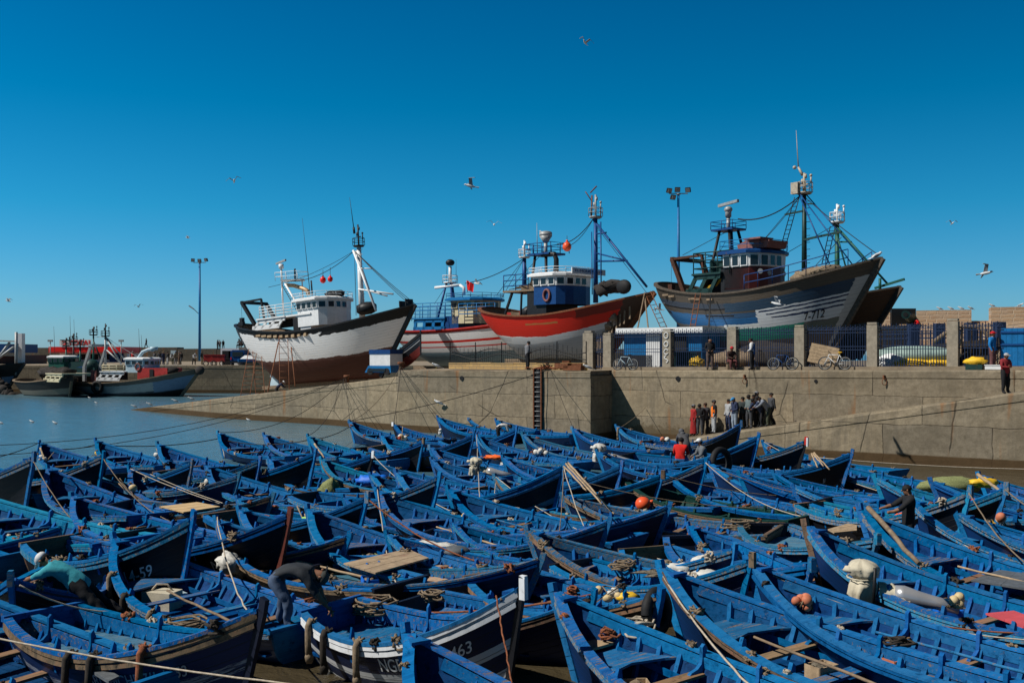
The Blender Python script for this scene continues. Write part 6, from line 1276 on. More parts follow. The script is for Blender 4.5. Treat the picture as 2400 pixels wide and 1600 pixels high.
# ---------------------------------------------------------------- lamp posts
def floodlight_mast(px_, pyb, pyt, D, label, heads, arm=None, rad=.17):
    b = pd(px_, pyb, D); t = pd(px_, pyt, D); o = empty('floodlight_mast', b, 0, label, 'lamp post'); h_ = t.z - b.z
    mb = MB(); mb.tube([(0, 0, 0), (0, 0, h_)], [rad, rad * .6], 12); mb.build('pole', M['bluel'], o)
    mb = MB(); mb.cyl((0, 0, h_ - .05), (0, 0, h_ + .05), .2, 10); mb.beam((-.85, 0, h_ + .05), (.85, 0, h_ + .05), .08, .08); mb.build('head_frame', M['grey'], o)
    for x, zz, rt in heads:
        mb = MB(); Rm = Euler((R(25), 0, R(rt))).to_matrix(); mb.box((x, -.1, h_ + zz), (.48, .2, .42), rot=Rm); hd_ = mb.build('floodlight', M['black'], o)
        mb = MB(); mb.box(V((x, -.1, h_ + zz)) + Rm @ V((0, -.14, 0)), (.40, .03, .34), rot=Rm); mb.build('glass_pane', M['grey'], hd_)
    if arm: mb = MB(); q = pd(*arm, D) - b; mb.cyl((0, 0, q.z - .9), q, .05, 6); mb.box(q + V((-.2, 0, .1)), (.8, .25, .14), rot=Euler((0, R(35), 0)).to_matrix()); mb.build('lamp_arm', M['grey'], o)
    return o
floodlight_mast(1590, 790, 455, 90, 'tall blue floodlight mast behind the red and weathered trawlers', [(-.85, .3, 25), (-.1, .38, 0), (.85, .36, -25), (-.5, -.3, 30)])
floodlight_mast(468, 846, 616, 136, 'tall blue floodlight mast on the far quay', [(-.9, .35, 25), (.0, .3, 0), (.9, .4, -25)], arm=(452, 722), rad=.2)
for px_, py_, lab in ((118, 800, 'thin lamp post by the breakwater left of the fuel station'), (284, 800, 'thin lamp post at the right end of the fuel station'), (36, 778, '')):
    if not lab: continue
    b = pd(px_, 855, 150); t = pd(px_, py_, 150); mb = MB(); mb.cyl(b, t, .07, 6); mb.box(t + V((0, 0, .1)), (.7, .3, .3)); mb.build('lamp_post', M['grey'], label=lab, cat='lamp post')
# ---------------------------------------------------------------- far quay buildings
def bld(name, px0, px1, pyt, pyb, D, depth, mat, label, cat='building'):
    a = pd(px0, pyb, D); b = pd(px1, pyt, D); o = empty(name, ((a.x + b.x) / 2, D, a.z), 0, label, cat); w_ = b.x - a.x; h_ = b.z - a.z
    mb = MB(); mb.box((0, depth / 2, h_ / 2 - .15), (w_, depth, h_ + .3)); mb.build('wall', M[mat], o); return o, w_, h_
o, w_, h_ = bld('fuel_station', 140, 298, 826, 848, 172, 6, 'wht', 'low white fuel station with red canopy and roof sign by the breakwater', 'fuel station')
mb = MB(); mb.box((0, 1, h_ + .45), (w_ + .6, 9, 1.05)); mb.build('canopy', M['redh'] if False else M['redb'], o)
mb = MB(); mb.box((0, -3.52, h_ + .10), (w_ + .5, .06, .16)); mb.build('canopy_edge', M['redh'], o)
for i in range(5): mb = MB(); mb.box((-w_ / 2 + 1.6 + i * 2.2, -.04, h_ * .55), (1.3, .1, h_ * .6)); mb.build('window', M['dark'], o)
mb = MB(); mb.box((w_ / 2 - 1.8, -.05, h_ * .5), (2.4, .12, h_ * .95)); mb.build('shutter', M['bluem'], o)
sx0 = pd(166, 0, 172).x - o.location.x; sx1 = pd(222, 0, 172).x - o.location.x; zt0 = h_ + 1.15; cu_s = 1.25
mb = MB(); mb.box(((sx0 + sx1) / 2 + .3, -3.6, zt0 + .5), (sx1 - sx0 + 1.2, .1, 1.05)); sg = mb.build('roof_sign', M['wht'], o)
cu = bpy.data.curves.new('t', 'FONT'); cu.body = "TOTAL"; cu.size = 1.25; cu.extrude = .02; cu.offset = .02
to = bpy.data.objects.new('t', cu); col.objects.link(to); dg = bpy.context.evaluated_depsgraph_get(); me = bpy.data.meshes.new_from_object(to.evaluated_get(dg)); bpy.data.objects.remove(to); me.materials.clear(); me.materials.append(M['redb'])
lo = bpy.data.objects.new('lettering', me); col.objects.link(lo); lo.parent = sg; lo.location = (sx0 + 1.2, -3.69, zt0 + .06); lo.rotation_euler = (R(90), 0, 0)
mb = MB(); mb.tube([(sx0 + .45 + .36 * math.cos(t), -3.69, zt0 + .5 + .33 * math.sin(t)) for t in [k * .5 - 2 for k in range(10)]], .11, 6); mb.build('emblem', M['redb'], sg)
o, w_, h_ = bld('shed', -30, 52, 832, 856, 150, 8, 'maroon', 'shed with blue roof band and white stripe at the left edge')
mb = MB(); mb.box((0, 0, h_ + 1.0), (w_ + .4, 9, 1.3)); mb.build('roof_band', M['bluem'], o); mb = MB(); mb.box((0, -.06, h_ + .12), (w_ + .3, .2, .5)); mb.build('white_stripe', M['wht'], o)
cx = pd(51, 0, 149).x; mb = MB(); mb.box((cx, 148.5, 5.6), (1.0, 1.0, 5.0)); mb.build('chimney_post', M['wht'], label='tall white square post beside the blue banded shed', cat='post')
o, w_, h_ = bld('harbour_building', 517, 640, 816, 857, 132, 6, 'wht', 'small white harbour building with blue doors behind the white trawler stern')
for x, ww, zz, hh, mt_ in ((-2.7, 1.1, 1.0, 2.0, 'dark'), (-2.1, .6, 1.5, 1.0, 'bluem'), (-1.5, .5, 1.4, .4, 'dark'), (-.4, .5, 1.4, .4, 'dark'), (.75, .7, .9, 1.8, 'bluel'), (2.4, .7, .9, 1.8, 'bluel')):
    mb = MB(); mb.box((x, -.04, zz), (ww, .1, hh)); mb.build('window' if hh < .6 else 'door', M[mt_], o)
mb = MB(); mb.box((.9, -.4, h_ - .1), (3.4, 1.0, .5)); mb.build('concrete_canopy', M['pillar'], o)
o, w_, h_ = bld('notice_board', 400, 412, 821, 833, 185, .3, 'palebl', 'pale square notice board on the breakwater wall', 'sign')
# red carts, van, motorbikes on the far quay
def cart(px_, lab):
    b = pd(px_, 857, 130); o = empty('cart', b, .1, lab, 'cart'); mb = MB(); mb.box((0, 0, .95), (1.7, 1.2, .9)); mb.box((0, 0, 1.43), (1.8, 1.3, .08)); mb.build('cart_box', M['redh'], o)
    for x in (-.55, .55): mb = MB(); mb.tube([(x + .3 * math.cos(k * .63), -.65, .32 + .3 * math.sin(k * .63)) for k in range(11)], .06, 6, cap=False); mb.build('wheel', M['tyre'], o)
    mb = MB(); mb.tube([(.85, 0, .7), (1.5, 0, .75), (1.9, 0, 1.2)], .05, 5); mb.build('handle', M['black'], o)
cart(495, 'red box cart on the far quay, the left one of two'); cart(512, 'dark red box cart on the far quay, the right one of two')
b = pd(557, 857, 129); o = empty('van', b, 0, 'dark blue van seen from behind by the white harbour building', 'van'); mb = MB()
prof = [(-.95, .35), (-.98, 1.0), (-.85, 1.9), (-.7, 2.05), (.7, 2.05), (.85, 1.9), (.98, 1.0), (.95, .35)]; mb.prism([(x, 0, z) for x, z in prof], (0, 3.6, 0)); mb.build('body', M['bluem'], o)
mb = MB(); mb.box((0, -.03, 1.5), (1.35, .06, .6)); mb.build('rear_window', M['glass'], o); mb = MB(); mb.box((0, -.05, .5), (1.9, .14, .2)); mb.build('bumper', M['black'], o)
for s_ in (-1, 1):
    mb = MB(); mb.cyl((s_ * .95, .7, .33), (s_ * .72, .7, .33), .33, 14); mb.build('wheel', M['tyre'], o); mb = MB(); mb.box((s_ * .85, -.04, .95), (.12, .06, .3)); mb.build('tail_light', M['redb'], o)
for px_, rz_, lab in ((597, .3, 'upturned blue and white skiff on the far quay under the trawler stern'), (622, -.2, 'small blue and white skiff right of the other upturned one')):
    b = pd(px_, 857, 124); o = empty('skiff', b, rz_, lab, 'boat'); mb = MB(); mb.prism([(-2, -.8, .5), (2, -.8, .5), (2.6, 0, .6), (2, .8, .5), (-2, .8, .5)], (0, 0, .35)); mb.build('hull', M['bluel'], o); mb = MB(); mb.prism([(-1.8, -.75, .86), (1.8, -.75, .86), (1.2, 0, 1.3), (-1.2, 0, 1.3)], (0, .1, 0)); mb.build('hatch', M['wht'], o); mb = MB(); mb.box((0, 0, .28), (2.4, .5, .5)); mb.build('trestle', M['wood'], o)
# far people
cols = [DGR, NVY, GRY, BLK, LGR, BRN, KHA, OLV]
FP = [(305, 855, 'walk'), (311, 855, 'stand'), (374, 857, 'stand'), (383, 857, 'stand'), (393, 857, 'stand'), (405, 857, 'lean'), (412, 857, 'stand'), (420, 857, 'stand'), (424, 857, 'walk'), (455, 857, 'lean'), (473, 857, 'stand'), (362, 856, 'stand'), (492, 852, 'sit'), (531, 857, 'stand'), (538, 857, 'walk'), (577, 857, 'stand'), (582, 857, 'walk')]
fl = ['grey jacketed', 'red topped', 'dark coated', 'navy coated', 'black dressed', 'crouching grey', 'pale robed', 'brown coated', 'dark hooded', 'light jacketed, stooping', 'tall black dressed', 'half hidden dark', 'seated dark', 'navy jacketed', 'striding black', 'dark trousered', 'long robed brown']
for k, (px_, py_, ps) in enumerate(FP):
    tp = [GRY, RDT, DGR, NVY, BLK, LGR, KHA, BRN, BLK, LGR, BLK, DGR, DGR, NVY, BLK, DGR, BRN][k]
    b = pd(px_, py_, 133 + (k % 3)); b.z = 3.58; person(b, 200 + 47 * k % 160, fl[k] + ' person on the far quay ' + ('left of' if px_ < 465 else 'right of') + ' the blue mast', top=tp, bottom=cols[(k * 3) % 8], head=['hair', 'cap', 'hood', 'beanie'][k % 4], hcol=cols[(k + 3) % 8], pose=ps, group='people on the far quay', scale=1.02)
for k, (px_, lab, ps) in enumerate(((343, 'dark figure walking alone along the top of the breakwater', 'walk'), (510, 'figure with raised arm on the breakwater top', 'stand'), (515, 'pale dressed figure between two others on the breakwater top', 'stand'), (523, 'black cloaked figure on the breakwater top', 'walk'))):
    b = pd(px_, 815, 193); b.z = [6.3, 6.0, 6.0, 6.0][k]; person(b, 180 + 40 * k, lab, top=[DGR, BLK, LGR, BLK][k], bottom=BLK, pose=ps, head='hair', group='people on the breakwater', joints=dict(le=(-.3, 0, 1.6), lw=(-.25, 0, 1.85), lf=(-.22, 0, 1.93)) if k == 1 else None)
for k, px_ in enumerate((562, 567, 580)): b = pd(px_, 815, 134); b.z = 3.65 + (857 - 816) / F * 132 - .2; person(b, 250, ['left', 'middle', 'right'][k] + ' of three dark figures sitting on the white building roof', top=[DGR, BRN, BLK][k], bottom=BLK, pose='sit', head='hood', hcol=BLK, group='people sitting on the roof')
# ---------------------------------------------------------------- people on the quay, ramp and slip
TC = lambda px_: math.degrees(math.atan2(-1, -(px_ - 1200) / F))      # direction towards the camera
q = onblock(1236, .5); person(V((q.x, q.y, 4.05)), 20, 'man in a grey jacket and dark trousers standing by the wavy railing', top=GRY, bottom=BLK, head='hair', pose='lookdown')
q = onwall(1664, .42); person(V((q.x, q.y, ztop(q))), TC(1664) + 5, 'bald man in a black jacket and brown trousers in front of the fence', top=BLK, bottom=(.10, .07, .06), head='bald', pose='lookdown', scale=1.03)
q = onwall(1712, .5); person(V((q.x, q.y, ztop(q) + .02)), TC(1712) + 25, 'person in a red headscarf sitting hunched against the fence', top=(.05, .025, .02), bottom=(.10, .03, .03), head='beanie', hcol=(.45, .02, .03), pose='sit', scale=.98)
mb = MB(); mb.box((q.x, q.y, ztop(q) + .2), (.4, .35, .42)); mb.box((q.x - .05, q.y, ztop(q) + .42), (.44, .38, .04)); mb.build('stool', M['wood'], label='low wooden stool under the seated person in the red headscarf', cat='stool')
q = onwall(1763, .45); person(V((q.x, q.y, ztop(q))), 150, 'man in a blue and white jacket and black trousers by the fence', top=WHI, bottom=BLK, head='hair', pose='lookdown', vest=(.02, .09, .30))
q = onwall(2326, .7); person(V((q.x, q.y, ztop(q))), -50, 'man in a bright blue sweater and red cap standing beyond the fence end', top=(.01, .17, .45), bottom=(.12, .05, .05), head='cap', hcol=(.5, .01, .02), pose='stand', scale=1.05)
def onramp(px_, k=.5):
    a = RB + n2 * (w_r * k); kk = (px_ - 1200) / F; t = (kk * a.y - a.x) / (u2.x - kk * u2.y); q = a + u2 * t; return V((q.x, q.y, zr(q) - .01))
w_r = (C - RB).dot(n2)
person(onramp(2356, .45), -70, 'man in a red jacket and white cap standing arms folded on the ramp', top=(.26, .025, .03), bottom=BLK, head='cap', hcol=LGR, pose='crossed', scale=1.05)
RP = [(1626, .82, 200, 'person in a long red robe at the foot of the ramp', dict(top=(.28, .015, .015), bottom=BLK, robe=True, head='cap', hcol=GRY)),
      (1641, .80, 230, 'person in black carrying a bag beside the red robed one', dict(top=BLK, bottom=DGR, head='hair', pose='lookdown')),
      (1653, .86, 250, 'dark dressed man in a peaked cap left of the orange vest', dict(top=DGR, bottom=BLK, head='cap', hcol=BRN, pose='stand')),
      (1674, .80, 185, 'man in an orange vest and pale trousers on the ramp', dict(top=BLK, bottom=LGR, vest=ORG, head='cap', hcol=DGR, pose='stand', scale=1.04)),
      (1708, .86, 210, 'man in grey partly hidden behind the navy jacket', dict(top=LGR, bottom=NVY, head='hair', pose='stand')),
      (1722, .74, 200, 'man in a navy jacket, blue cap and light grey trousers', dict(top=NVY, bottom=(.22, .27, .33), head='cap', hcol=(.03, .2, .42), pose='lookdown', scale=1.03)),
      (1741, .84, 240, 'man in dark green grey in the middle of the crowd', dict(top=(.03, .04, .04), bottom=BLK, head='hair', pose='stand')),
      (1757, .74, 215, 'man in a grey and black hooded jacket hauling', dict(top=(.12, .15, .15), bottom=DGR, head='hair', pose='lookdown', scale=1.04)),
      (1767, .85, 220, 'man in black at the back of the hauling crowd', dict(top=BLK, bottom=BLK, head='hair', pose='stand', scale=1.02)),
      (1774, .92, 210, 'tall man with a grey cap at the back of the crowd', dict(top=DGR, bottom=BLK, head='cap', hcol=GRY, pose='stand', scale=1.1)),
      (1781, .74, 205, 'dark haired man pulling the line at the front of the crowd', dict(top=NVY, bottom=BLK, head='hair', pose='lean', scale=1.02)),
      (1797, .70, 190, 'man in a pale grey hoodie bending to pull the rope', dict(top=(.19, .21, .25), bottom=OLV, head='beanie', hcol=BLK, pose='lean', scale=1.06)),
      (1808, .76, 200, 'boy in a dark hooded top at the right end of the crowd', dict(top=DGR, bottom=BLK, head='hair', pose='walk', scale=.98))]
for px_, k_, fa, lab, kw in RP: person(onramp(px_, k_), fa, lab, group='people hauling a boat on the ramp', **kw)
q = pd(648, 912, 80); person(V((q.x, 80.5, 1.42)), 10, 'worker in dark overalls and white cap bending under the white trawler stern', top=NVY, bottom=BLK, head='cap', hcol=WHI, pose='lean', scale=.95)
# ---------------------------------------------------------------- bicycles
def bicycle(pt, ang, label, fc='palebl', saddle='black', lean=8, flip=1, scale=1.0):
    o = empty('bicycle', pt, R(ang), label, 'bicycle', 'bicycles parked along the fence'); o.rotation_euler = (R(-lean), 0, R(ang)); o.scale = (flip * scale, scale, scale); W_ = .34
    for nm, x in (('wheel', -.52), ('wheel', .52)):
        mb = MB(); mb.tube([(x + W_ * math.cos(k * math.pi / 12), 0, W_ + W_ * math.sin(k * math.pi / 12)) for k in range(25)], .024, 6, cap=False); wh = mb.build('wheel', M['tyre'], o)
        mb = MB(); mb.tube([(x + (W_ - .035) * math.cos(k * math.pi / 12), 0, W_ + (W_ - .035) * math.sin(k * math.pi / 12)) for k in range(25)], .012, 5, cap=False)
        for k in range(14): a = k * math.pi / 7; mb.tube([(x, .0, W_), (x + (W_ - .04) * math.cos(a), 0, W_ + (W_ - .04) * math.sin(a))], .0035, 3)
        mb.cyl((x, -.04, W_), (x, .04, W_), .025, 8); mb.build('rim', M['grey'], wh)
    mb = MB(); bb = (-.08, 0, .30); st = (-.22, 0, .78); hdt = (.33, 0, .80); hb_ = (.37, 0, .66)
    for a, b, r in ((bb, st, .018), (st, hdt, .018), (bb, hb_, .022), (bb, (-.52, 0, .34), .013), (st, (-.52, 0, .34), .011), (hdt, hb_, .02), (hb_, (.52, .0, .34), .016)): mb.cyl(a, b, r, 6)
    mb.build('frame', M[fc], o)
    mb = MB(); mb.cyl(st, (-.25, 0, .90), .014, 6); mb.ell((-.25, 0, .92), (.13, .06, .03), 8); mb.build('saddle', M[saddle], o)
    mb = MB(); mb.cyl(hdt, (.32, 0, .93), .014, 6); mb.tube([(.28, -.29, .97), (.33, -.12, .95), (.34, 0, .94), (.33, .12, .95), (.28, .29, .97)], .013, 6); mb.build('handlebar', M['black'], o)
    mb = MB(); mb.cyl((-.08, -.05, .30), (-.08, -.03, .30), .085, 14); mb.cyl((-.08, -.07, .30), (-.02, -.07, .15), .012, 5); mb.box((-.02, -.11, .15), (.09, .09, .02)); mb.cyl((-.08, .07, .30), (-.14, .07, .45), .012, 5); mb.box((-.14, .11, .45), (.09, .09, .02)); mb.tube([(-.08, -.04, .385), (-.52, -.04, .375)], .006, 4); mb.tube([(-.08, -.04, .215), (-.52, -.04, .30)], .006, 4); mb.build('crank', M['black'], o); return o
for px_, lab, kw in ((1465, 'pale blue bicycle leaning at the fence by the narrow gate', dict(flip=-1, fc='palebl', scale=.98)), (1834, 'dark blue bicycle between the man in blue and the crate', dict(flip=-1, fc='bluem')), (1956, 'white and blue bicycle with a yellow saddle against the wooden crate', dict(flip=-1, fc='wht', saddle='yellow'))):
    q = onwall(px_, .45); bicycle(V((q.x, q.y, ztop(q) + .01)), WA, lab, **kw)
# ---------------------------------------------------------------- goods along the fence
q = onwall(1920, .8); o = empty('wooden_crate', V((q.x, q.y, ztop(q) + .12)), R(WA), 'big pale wooden crate board tilted behind the rightmost bicycle', 'crate'); o.rotation_euler = (0, R(12), R(WA))
for i in range(6): mb = MB(); mb.box((.1, 0, .28 + i * .17), (1.55 - .03 * (i % 3), .14, .16)); mb.build('plank', M['woodl'], o)
mb = MB(); mb.box((-.5, .12, .6), (.1, .1, 1.1)); mb.box((.6, .12, .6), (.1, .1, 1.1)); mb.box((.1, .12, .03), (.1, .1, .16)); mb.box((.1, .12, .6), (1.2, .1, .1)); mb.build('batten', M['wood'], o)
def blob(px_, back, w_, d_, h_, mat, name, label, cat, z=0, lump=.5, seed=0, onf=onwall):
    q = onf(px_, back); mb = MB(); mb.ell((q.x, q.y, ztop(q) + z + h_ * .45), (w_ / 2, d_ / 2, h_ / 2), 16, lump=lump, seed=seed, rot=Matrix.Rotation(R(WA), 3, 'Z')); return mb.build(name, M[mat], label=label, cat=cat)
blob(2286, .6, 1.0, .6, .42, 'yellow', 'net_heap', 'heap of orange yellow net in a tub by the last pillar', 'net', z=.22); q = onwall(2284, .6); mb = MB(); mb.box((q.x, q.y, ztop(q) + .13), (.75, .5, .26), rz=R(WA)); mb.build('fish_tub', M['dgreen'], label='dark tub holding the orange yellow net heap', cat='tub')
q = onwall(2330, .35); mb = MB(); mb.box((q.x, q.y, ztop(q) + .12), (.75, .45, .20), rz=R(WA)); mb.box((q.x, q.y, ztop(q) + .23), (.8, .5, .03), rz=R(WA)); mb.build('fish_box', M['wht'], label='white plastic fish box at the feet of the man in blue', cat='box')
q = onwall(2398, 1.0); o = empty('kiosk', V((q.x, q.y, ztop(q))), R(WA), 'bright blue plank kiosk at the right edge of the quay', 'kiosk'); mb = MB()
for i in range(8): mb.box((-.85 + i * .25, 0, 1.0), (.24, .1 + .01 * (i % 2), 2.0))
mb.build('front', M['bluel'], o); mb = MB(); mb.box((.05, 1.0, .98), (1.9, 1.9, 1.95)); mb.build('body', M['bluem'], o)
for zz in (.15, 1.2, 1.8): mb = MB(); mb.box((.03, -.08, zz), (2.0, .05, .08)); mb.build('cross_batten', M['bluem'], o)
q = onwall(2352, 1.5); mb = MB(); mb.beam((q.x - .5, q.y, ztop(q)), (q.x + .1, q.y + .1, ztop(q) + 1.1), .5, .08); mb.beam((q.x - .1, q.y + .2, ztop(q)), (q.x + .4, q.y + .3, ztop(q) + 1.25), .3, .08); mb.build('leaning_boards', M['wood'], label='two brown boards leaning against the blue kiosk', cat='boards')
for px_, w__, lab in ((2130, 4.2, 'long pile of yellow nets behind the fence'), ): blob(px_, 2.6, 2.7, 1.2, .6, 'yellow', 'net_pile', 'pile of bright yellow nets behind the fence', 'net', lump=.25); blob(2193, 2.8, 1.9, 1.2, .55, 'yellow', 'net_pile', 'right hand pile of yellow nets next to the stained pillar', 'net', lump=.3, seed=4)
M['greent'] = plain('pale_green_hull', (.24, .33, .30), .6, 0, .25, 3, .2, dirt=(.12, .12, .1))
q = onwall(2143, 3.4); mb = MB(); mb.ell((q.x, q.y, ztop(q) + .75), (2.3, 1.0, .5), 20, rot=Matrix.Rotation(R(WA), 3, 'Z')); mb.build('upturned_boat', M['greent'], label='upturned pale green boat hull behind the yellow nets', cat='boat')
q = onwall(2090, 2.6); mb = MB(); mb.ell((q.x, q.y, ztop(q) + .35), (.9, .6, .5), 12, lump=.4); mb.build('white_sack', M['wht'], label='white sacking left of the yellow nets behind the fence', cat='sack')
q = onwall(2265, 3.6); o = empty('boat_skeleton', V((q.x, q.y, ztop(q))), R(WA), 'unfinished wooden boat with bare curved frames behind the last fence bay', 'boat'); mb = MB()
for i in range(5): mb.tube([( -.9 + i * .45 + .25 * s_, 1.2 * (1 - s_), .2 + 1.9 * math.sin(s_ * 1.5)) for s_ in [k / 6 for k in range(7)]], .06, 5)
mb.build('frames', M['woodl'], o); mb = MB(); mb.tube([(-1.6, 0, 1.4), (-.6, 0, 2.2), (.6, 0, 2.2), (1.2, 0, 1.5), (1.5, 0, .4)], .12, 6); mb.build('stem', M['wood'], o); mb = MB(); mb.prism([(-2.0, .9, .2), (1.6, .9, .1), (1.4, .9, 1.6), (-1.8, .9, 1.3)], (0, .1, 0)); mb.build('planking', M['netdark'], o)
# blue and white hut behind the fence
p0 = pd(1462, 857, 64.5); p1 = pd(1645, 857, 61.0); dv = V((p1.x - p0.x, p1.y - p0.y)); o = empty('work_hut', V((p0.x, p0.y, 4.05)), math.atan2(dv.y, dv.x), 'blue and white workshop hut with flat white roof behind the fence', 'hut'); Lh = dv.length
mb = MB(); mb.box((Lh / 2, 1.2, 1.15), (Lh, 2.4, 2.3)); mb.build('wall', M['bluel'], o); mb = MB(); mb.box((Lh / 2, 1.0, 2.45), (Lh + .6, 3.0, .34)); mb.build('roof', M['wht'], o)
mb = MB(); mb.box((Lh * .40, -.05, 1.13), (1.0, .12, 2.25)); mb.build('white_panel', M['wht'], o); mb = MB(); mb.box((Lh * .16, -.05, .45), (2.6, .12, .9)); mb.build('opening', M['dark'], o)
mb = MB(); mb.box((Lh * .70, -.06, 1.1), (1.3, .12, 2.1)); mb.build('opening', M['dark'], o)
q = onwall(1618, 2.2); mb = MB(); mb.box((q.x - .2, q.y, ztop(q) + .55), (1.5, .8, 1.1), rz=R(WA)); mb.box((q.x - .2, q.y - .42, ztop(q) + .8), (1.5, .05, .08), rz=R(WA)); mb.build('bin', M['dgreen'], label='dark green skip behind the fence', cat='bin')
blob(1632, 1.8, 1.0, .6, .8, 'yellow', 'net_pile', 'small yellow net bundle behind the fence left of the bald man', 'net', lump=.3, seed=9)
for k in range(3):
    pass
# clutter behind the weathered trawler
for px_, mt_, hh, lab in ((1815, 'netdark', 1.6, 'dark heap of gear under the weathered trawler hull'), (1740, 'wood', 1.2, 'stack of old planks under the weathered trawler')): blob(px_, 3.5, 4.2, 1.8, hh, mt_, 'gear_heap', lab, 'gear', lump=.5, seed=px_)
# ---------------------------------------------------------------- slipway head: small truck and black boat
b = pd(905, 872, 69); o = empty('pickup_truck', V((b.x, b.y, 3.62)), R(-28), 'blue and white flatbed truck body parked at the slipway head', 'truck')
mb = MB(); mb.box((0, 0, 1.0), (1.7, 1.5, .85)); mb.build('cargo_box', M['wht'], o); mb = MB(); mb.box((0, -.02, 1.55), (1.76, 1.54, .3)); mb.build('blue_band', M['bluem'], o)
mb = MB(); mb.prism([(-1.25, -.78, .12), (.95, -.78, .12), (.9, -.78, .6), (-.95, -.78, .6)], (0, 1.5, 0)); mb.build('lower_body', M['bluel'], o); mb = MB(); mb.box((-.2, -.8, .3), (1.4, .06, .2)); mb.build('lower_window', M['glass'], o)
for x in (-.8, .6): mb = MB(); mb.cyl((x, -.8, .2), (x, -.6, .2), .24, 12); mb.build('wheel', M['tyre'], o)
M['h_red'] = m_hull('black_hull_red_bottom', BK, [(.0, .42, (.16, .02, .015)), (.66, .71, (.40, .42, .44)), (.78, .83, (.40, .42, .44))], .15)
parts = boat_parts('b', BTS['b'], seed=2); a0 = pd(1006, 795, 68); ob = empty('beached_boat', V((a0.x - 1.9, a0.y + 2.2, 4.45)), 0, 'small black boat with white stripes and red bottom, bow up on the quay', 'boat'); ob.rotation_euler = (R(14), 0, R(-50) - math.pi / 2 + math.pi * 0); ob.rotation_euler = Euler((R(16), 0, R(-140)), 'XYZ'); ob.scale = (.75, .8, 1.15)
for nm, me, mat in parts:
    c = bpy.data.objects.new(nm, me); col.objects.link(c); c.parent = ob; m2 = {'hull': 'h_red', 'rubbing_strake': 'black', 'stem_post': 'black', 'gunwale': 'black', 'transom': 'black'}.get(nm, 'black')
    c.material_slots[0].link = 'OBJECT'; c.material_slots[0].material = M[m2]
# ---------------------------------------------------------------- fort wall at the right
fs = NM('fort_sandstone', .95, 0, .1); mp = fs.n('ShaderNodeMapping'); mp.inputs['Rotation'].default_value = (R(90), 0, 0); tcn = fs.n('ShaderNodeTexCoord'); fs.l(tcn.outputs['Object'], mp.inputs[0])
b_ = fs.n('ShaderNodeTexBrick', offset=.43, squash=1.3); b_.inputs['Scale'].default_value = 1; b_.inputs['Brick Width'].default_value = .95; b_.inputs['Row Height'].default_value = .36; b_.inputs['Mortar Size'].default_value = .045; b_.inputs['Mortar Smooth'].default_value = .5
b_.inputs['Color1'].default_value = (.46, .31, .19, 1); b_.inputs['Color2'].default_value = (.34, .22, .14, 1); b_.inputs['Mortar'].default_value = (.5, .39, .28, 1)
nz = fs.n('ShaderNodeTexNoise'); nz.inputs['Scale'].default_value = 1.2; fs.l(tcn.outputs['Object'], nz.inputs['Vector']); mx = fs.n('ShaderNodeVectorMath', operation='ADD'); s3 = fs.n('ShaderNodeVectorMath', operation='SCALE'); s3.inputs['Scale'].default_value = .22; fs.l(nz.outputs['Color'], s3.inputs[0]); fs.l(mp.outputs[0], mx.inputs[0]); fs.l(s3.outputs[0], mx.inputs[1]); fs.l(mx.outputs[0], b_.inputs['Vector'])
fs.color(fs.mix(fs.ramp(fs.noise(tcn.outputs['Object'], .5, 7, .7), [(.5, 0.0), (.62, .8)]), b_.outputs['Color'], (.42, .31, .22))); fs.bump(fs.math('SUBTRACT', fs.noise(tcn.outputs['Object'], 5, 6, .7), b_.outputs['Fac']), .5, .06); M['fort'] = fs.m
DF = 98; fo_ = o = empty('fort_wall', pd(2100, 862, DF), R(-22), 'old sandstone rampart with merlons behind the boatyard', 'rampart'); bz = o.location.z; ox_ = o.location.x
fx_ = lambda px_: (px_ - 1200) / F * DF - ox_; fz = lambda py_: 5 - (py_ - HZ) / F * DF - bz
mb = MB(); mb.box(((fx_(2050) + fx_(2560)) / 2, 3, fz(760) / 2 - .3), (fx_(2560) - fx_(2050), 6, fz(760) + .6)); mb.build('rampart_body', M['fort'], o)
for x0, x1, yt in ((2060, 2110, 731), (2144, 2273, 728), (2301, 2500, 723)):
    mb = MB(); mb.box(((fx_(x0) + fx_(x1 - 12)) / 2, 1.6, (fz(760) + fz(yt)) / 2 - .01), (fx_(x1 - 12) - fx_(x0), 3.0, fz(yt) - fz(760))); mb.build('merlon', M['fort'], o)
mb = MB(); mb.box(((fx_(2273) + fx_(2301)) / 2, 4, fz(754) - .15), (2.2, 2, .5)); mb.build('parapet', M['fort'], o)
mb = MB(); q = V(((2122 - 1200) / F * (DF - 1), DF - 1, 5 - (743 - HZ) / F * DF)); mb.tube([q + V((-.45, -1.2, .15)), q + V((-.42, -1.0, .15)), q + V((.9, .8, -.1))], [.42, .36, .5], 14); cn = mb.build('cannon', M['dgreen'], label='old green cannon pointing out of the gap in the rampart', cat='cannon'); mb = MB(); mb.cyl(q + V((-.46, -1.22, .15)), q + V((-.45, -1.17, .15)), .22, 12); mb.build('muzzle', M['dark'], cn)
mb = MB(); mb.box((q.x + .2, q.y + 1.2, q.z - .1), (2.4, .6, 1.9)); mb.build('wooden_screen', M['black'], label='dark screen behind the cannon in the rampart gap', cat='screen')
mb = MB(); mb.ell(q + V((.75, -.9, -.75)), (.3, .25, .4), 8); mb.build('red_bag', M['redb'], label='small red bag hanging below the cannon', cat='bag')
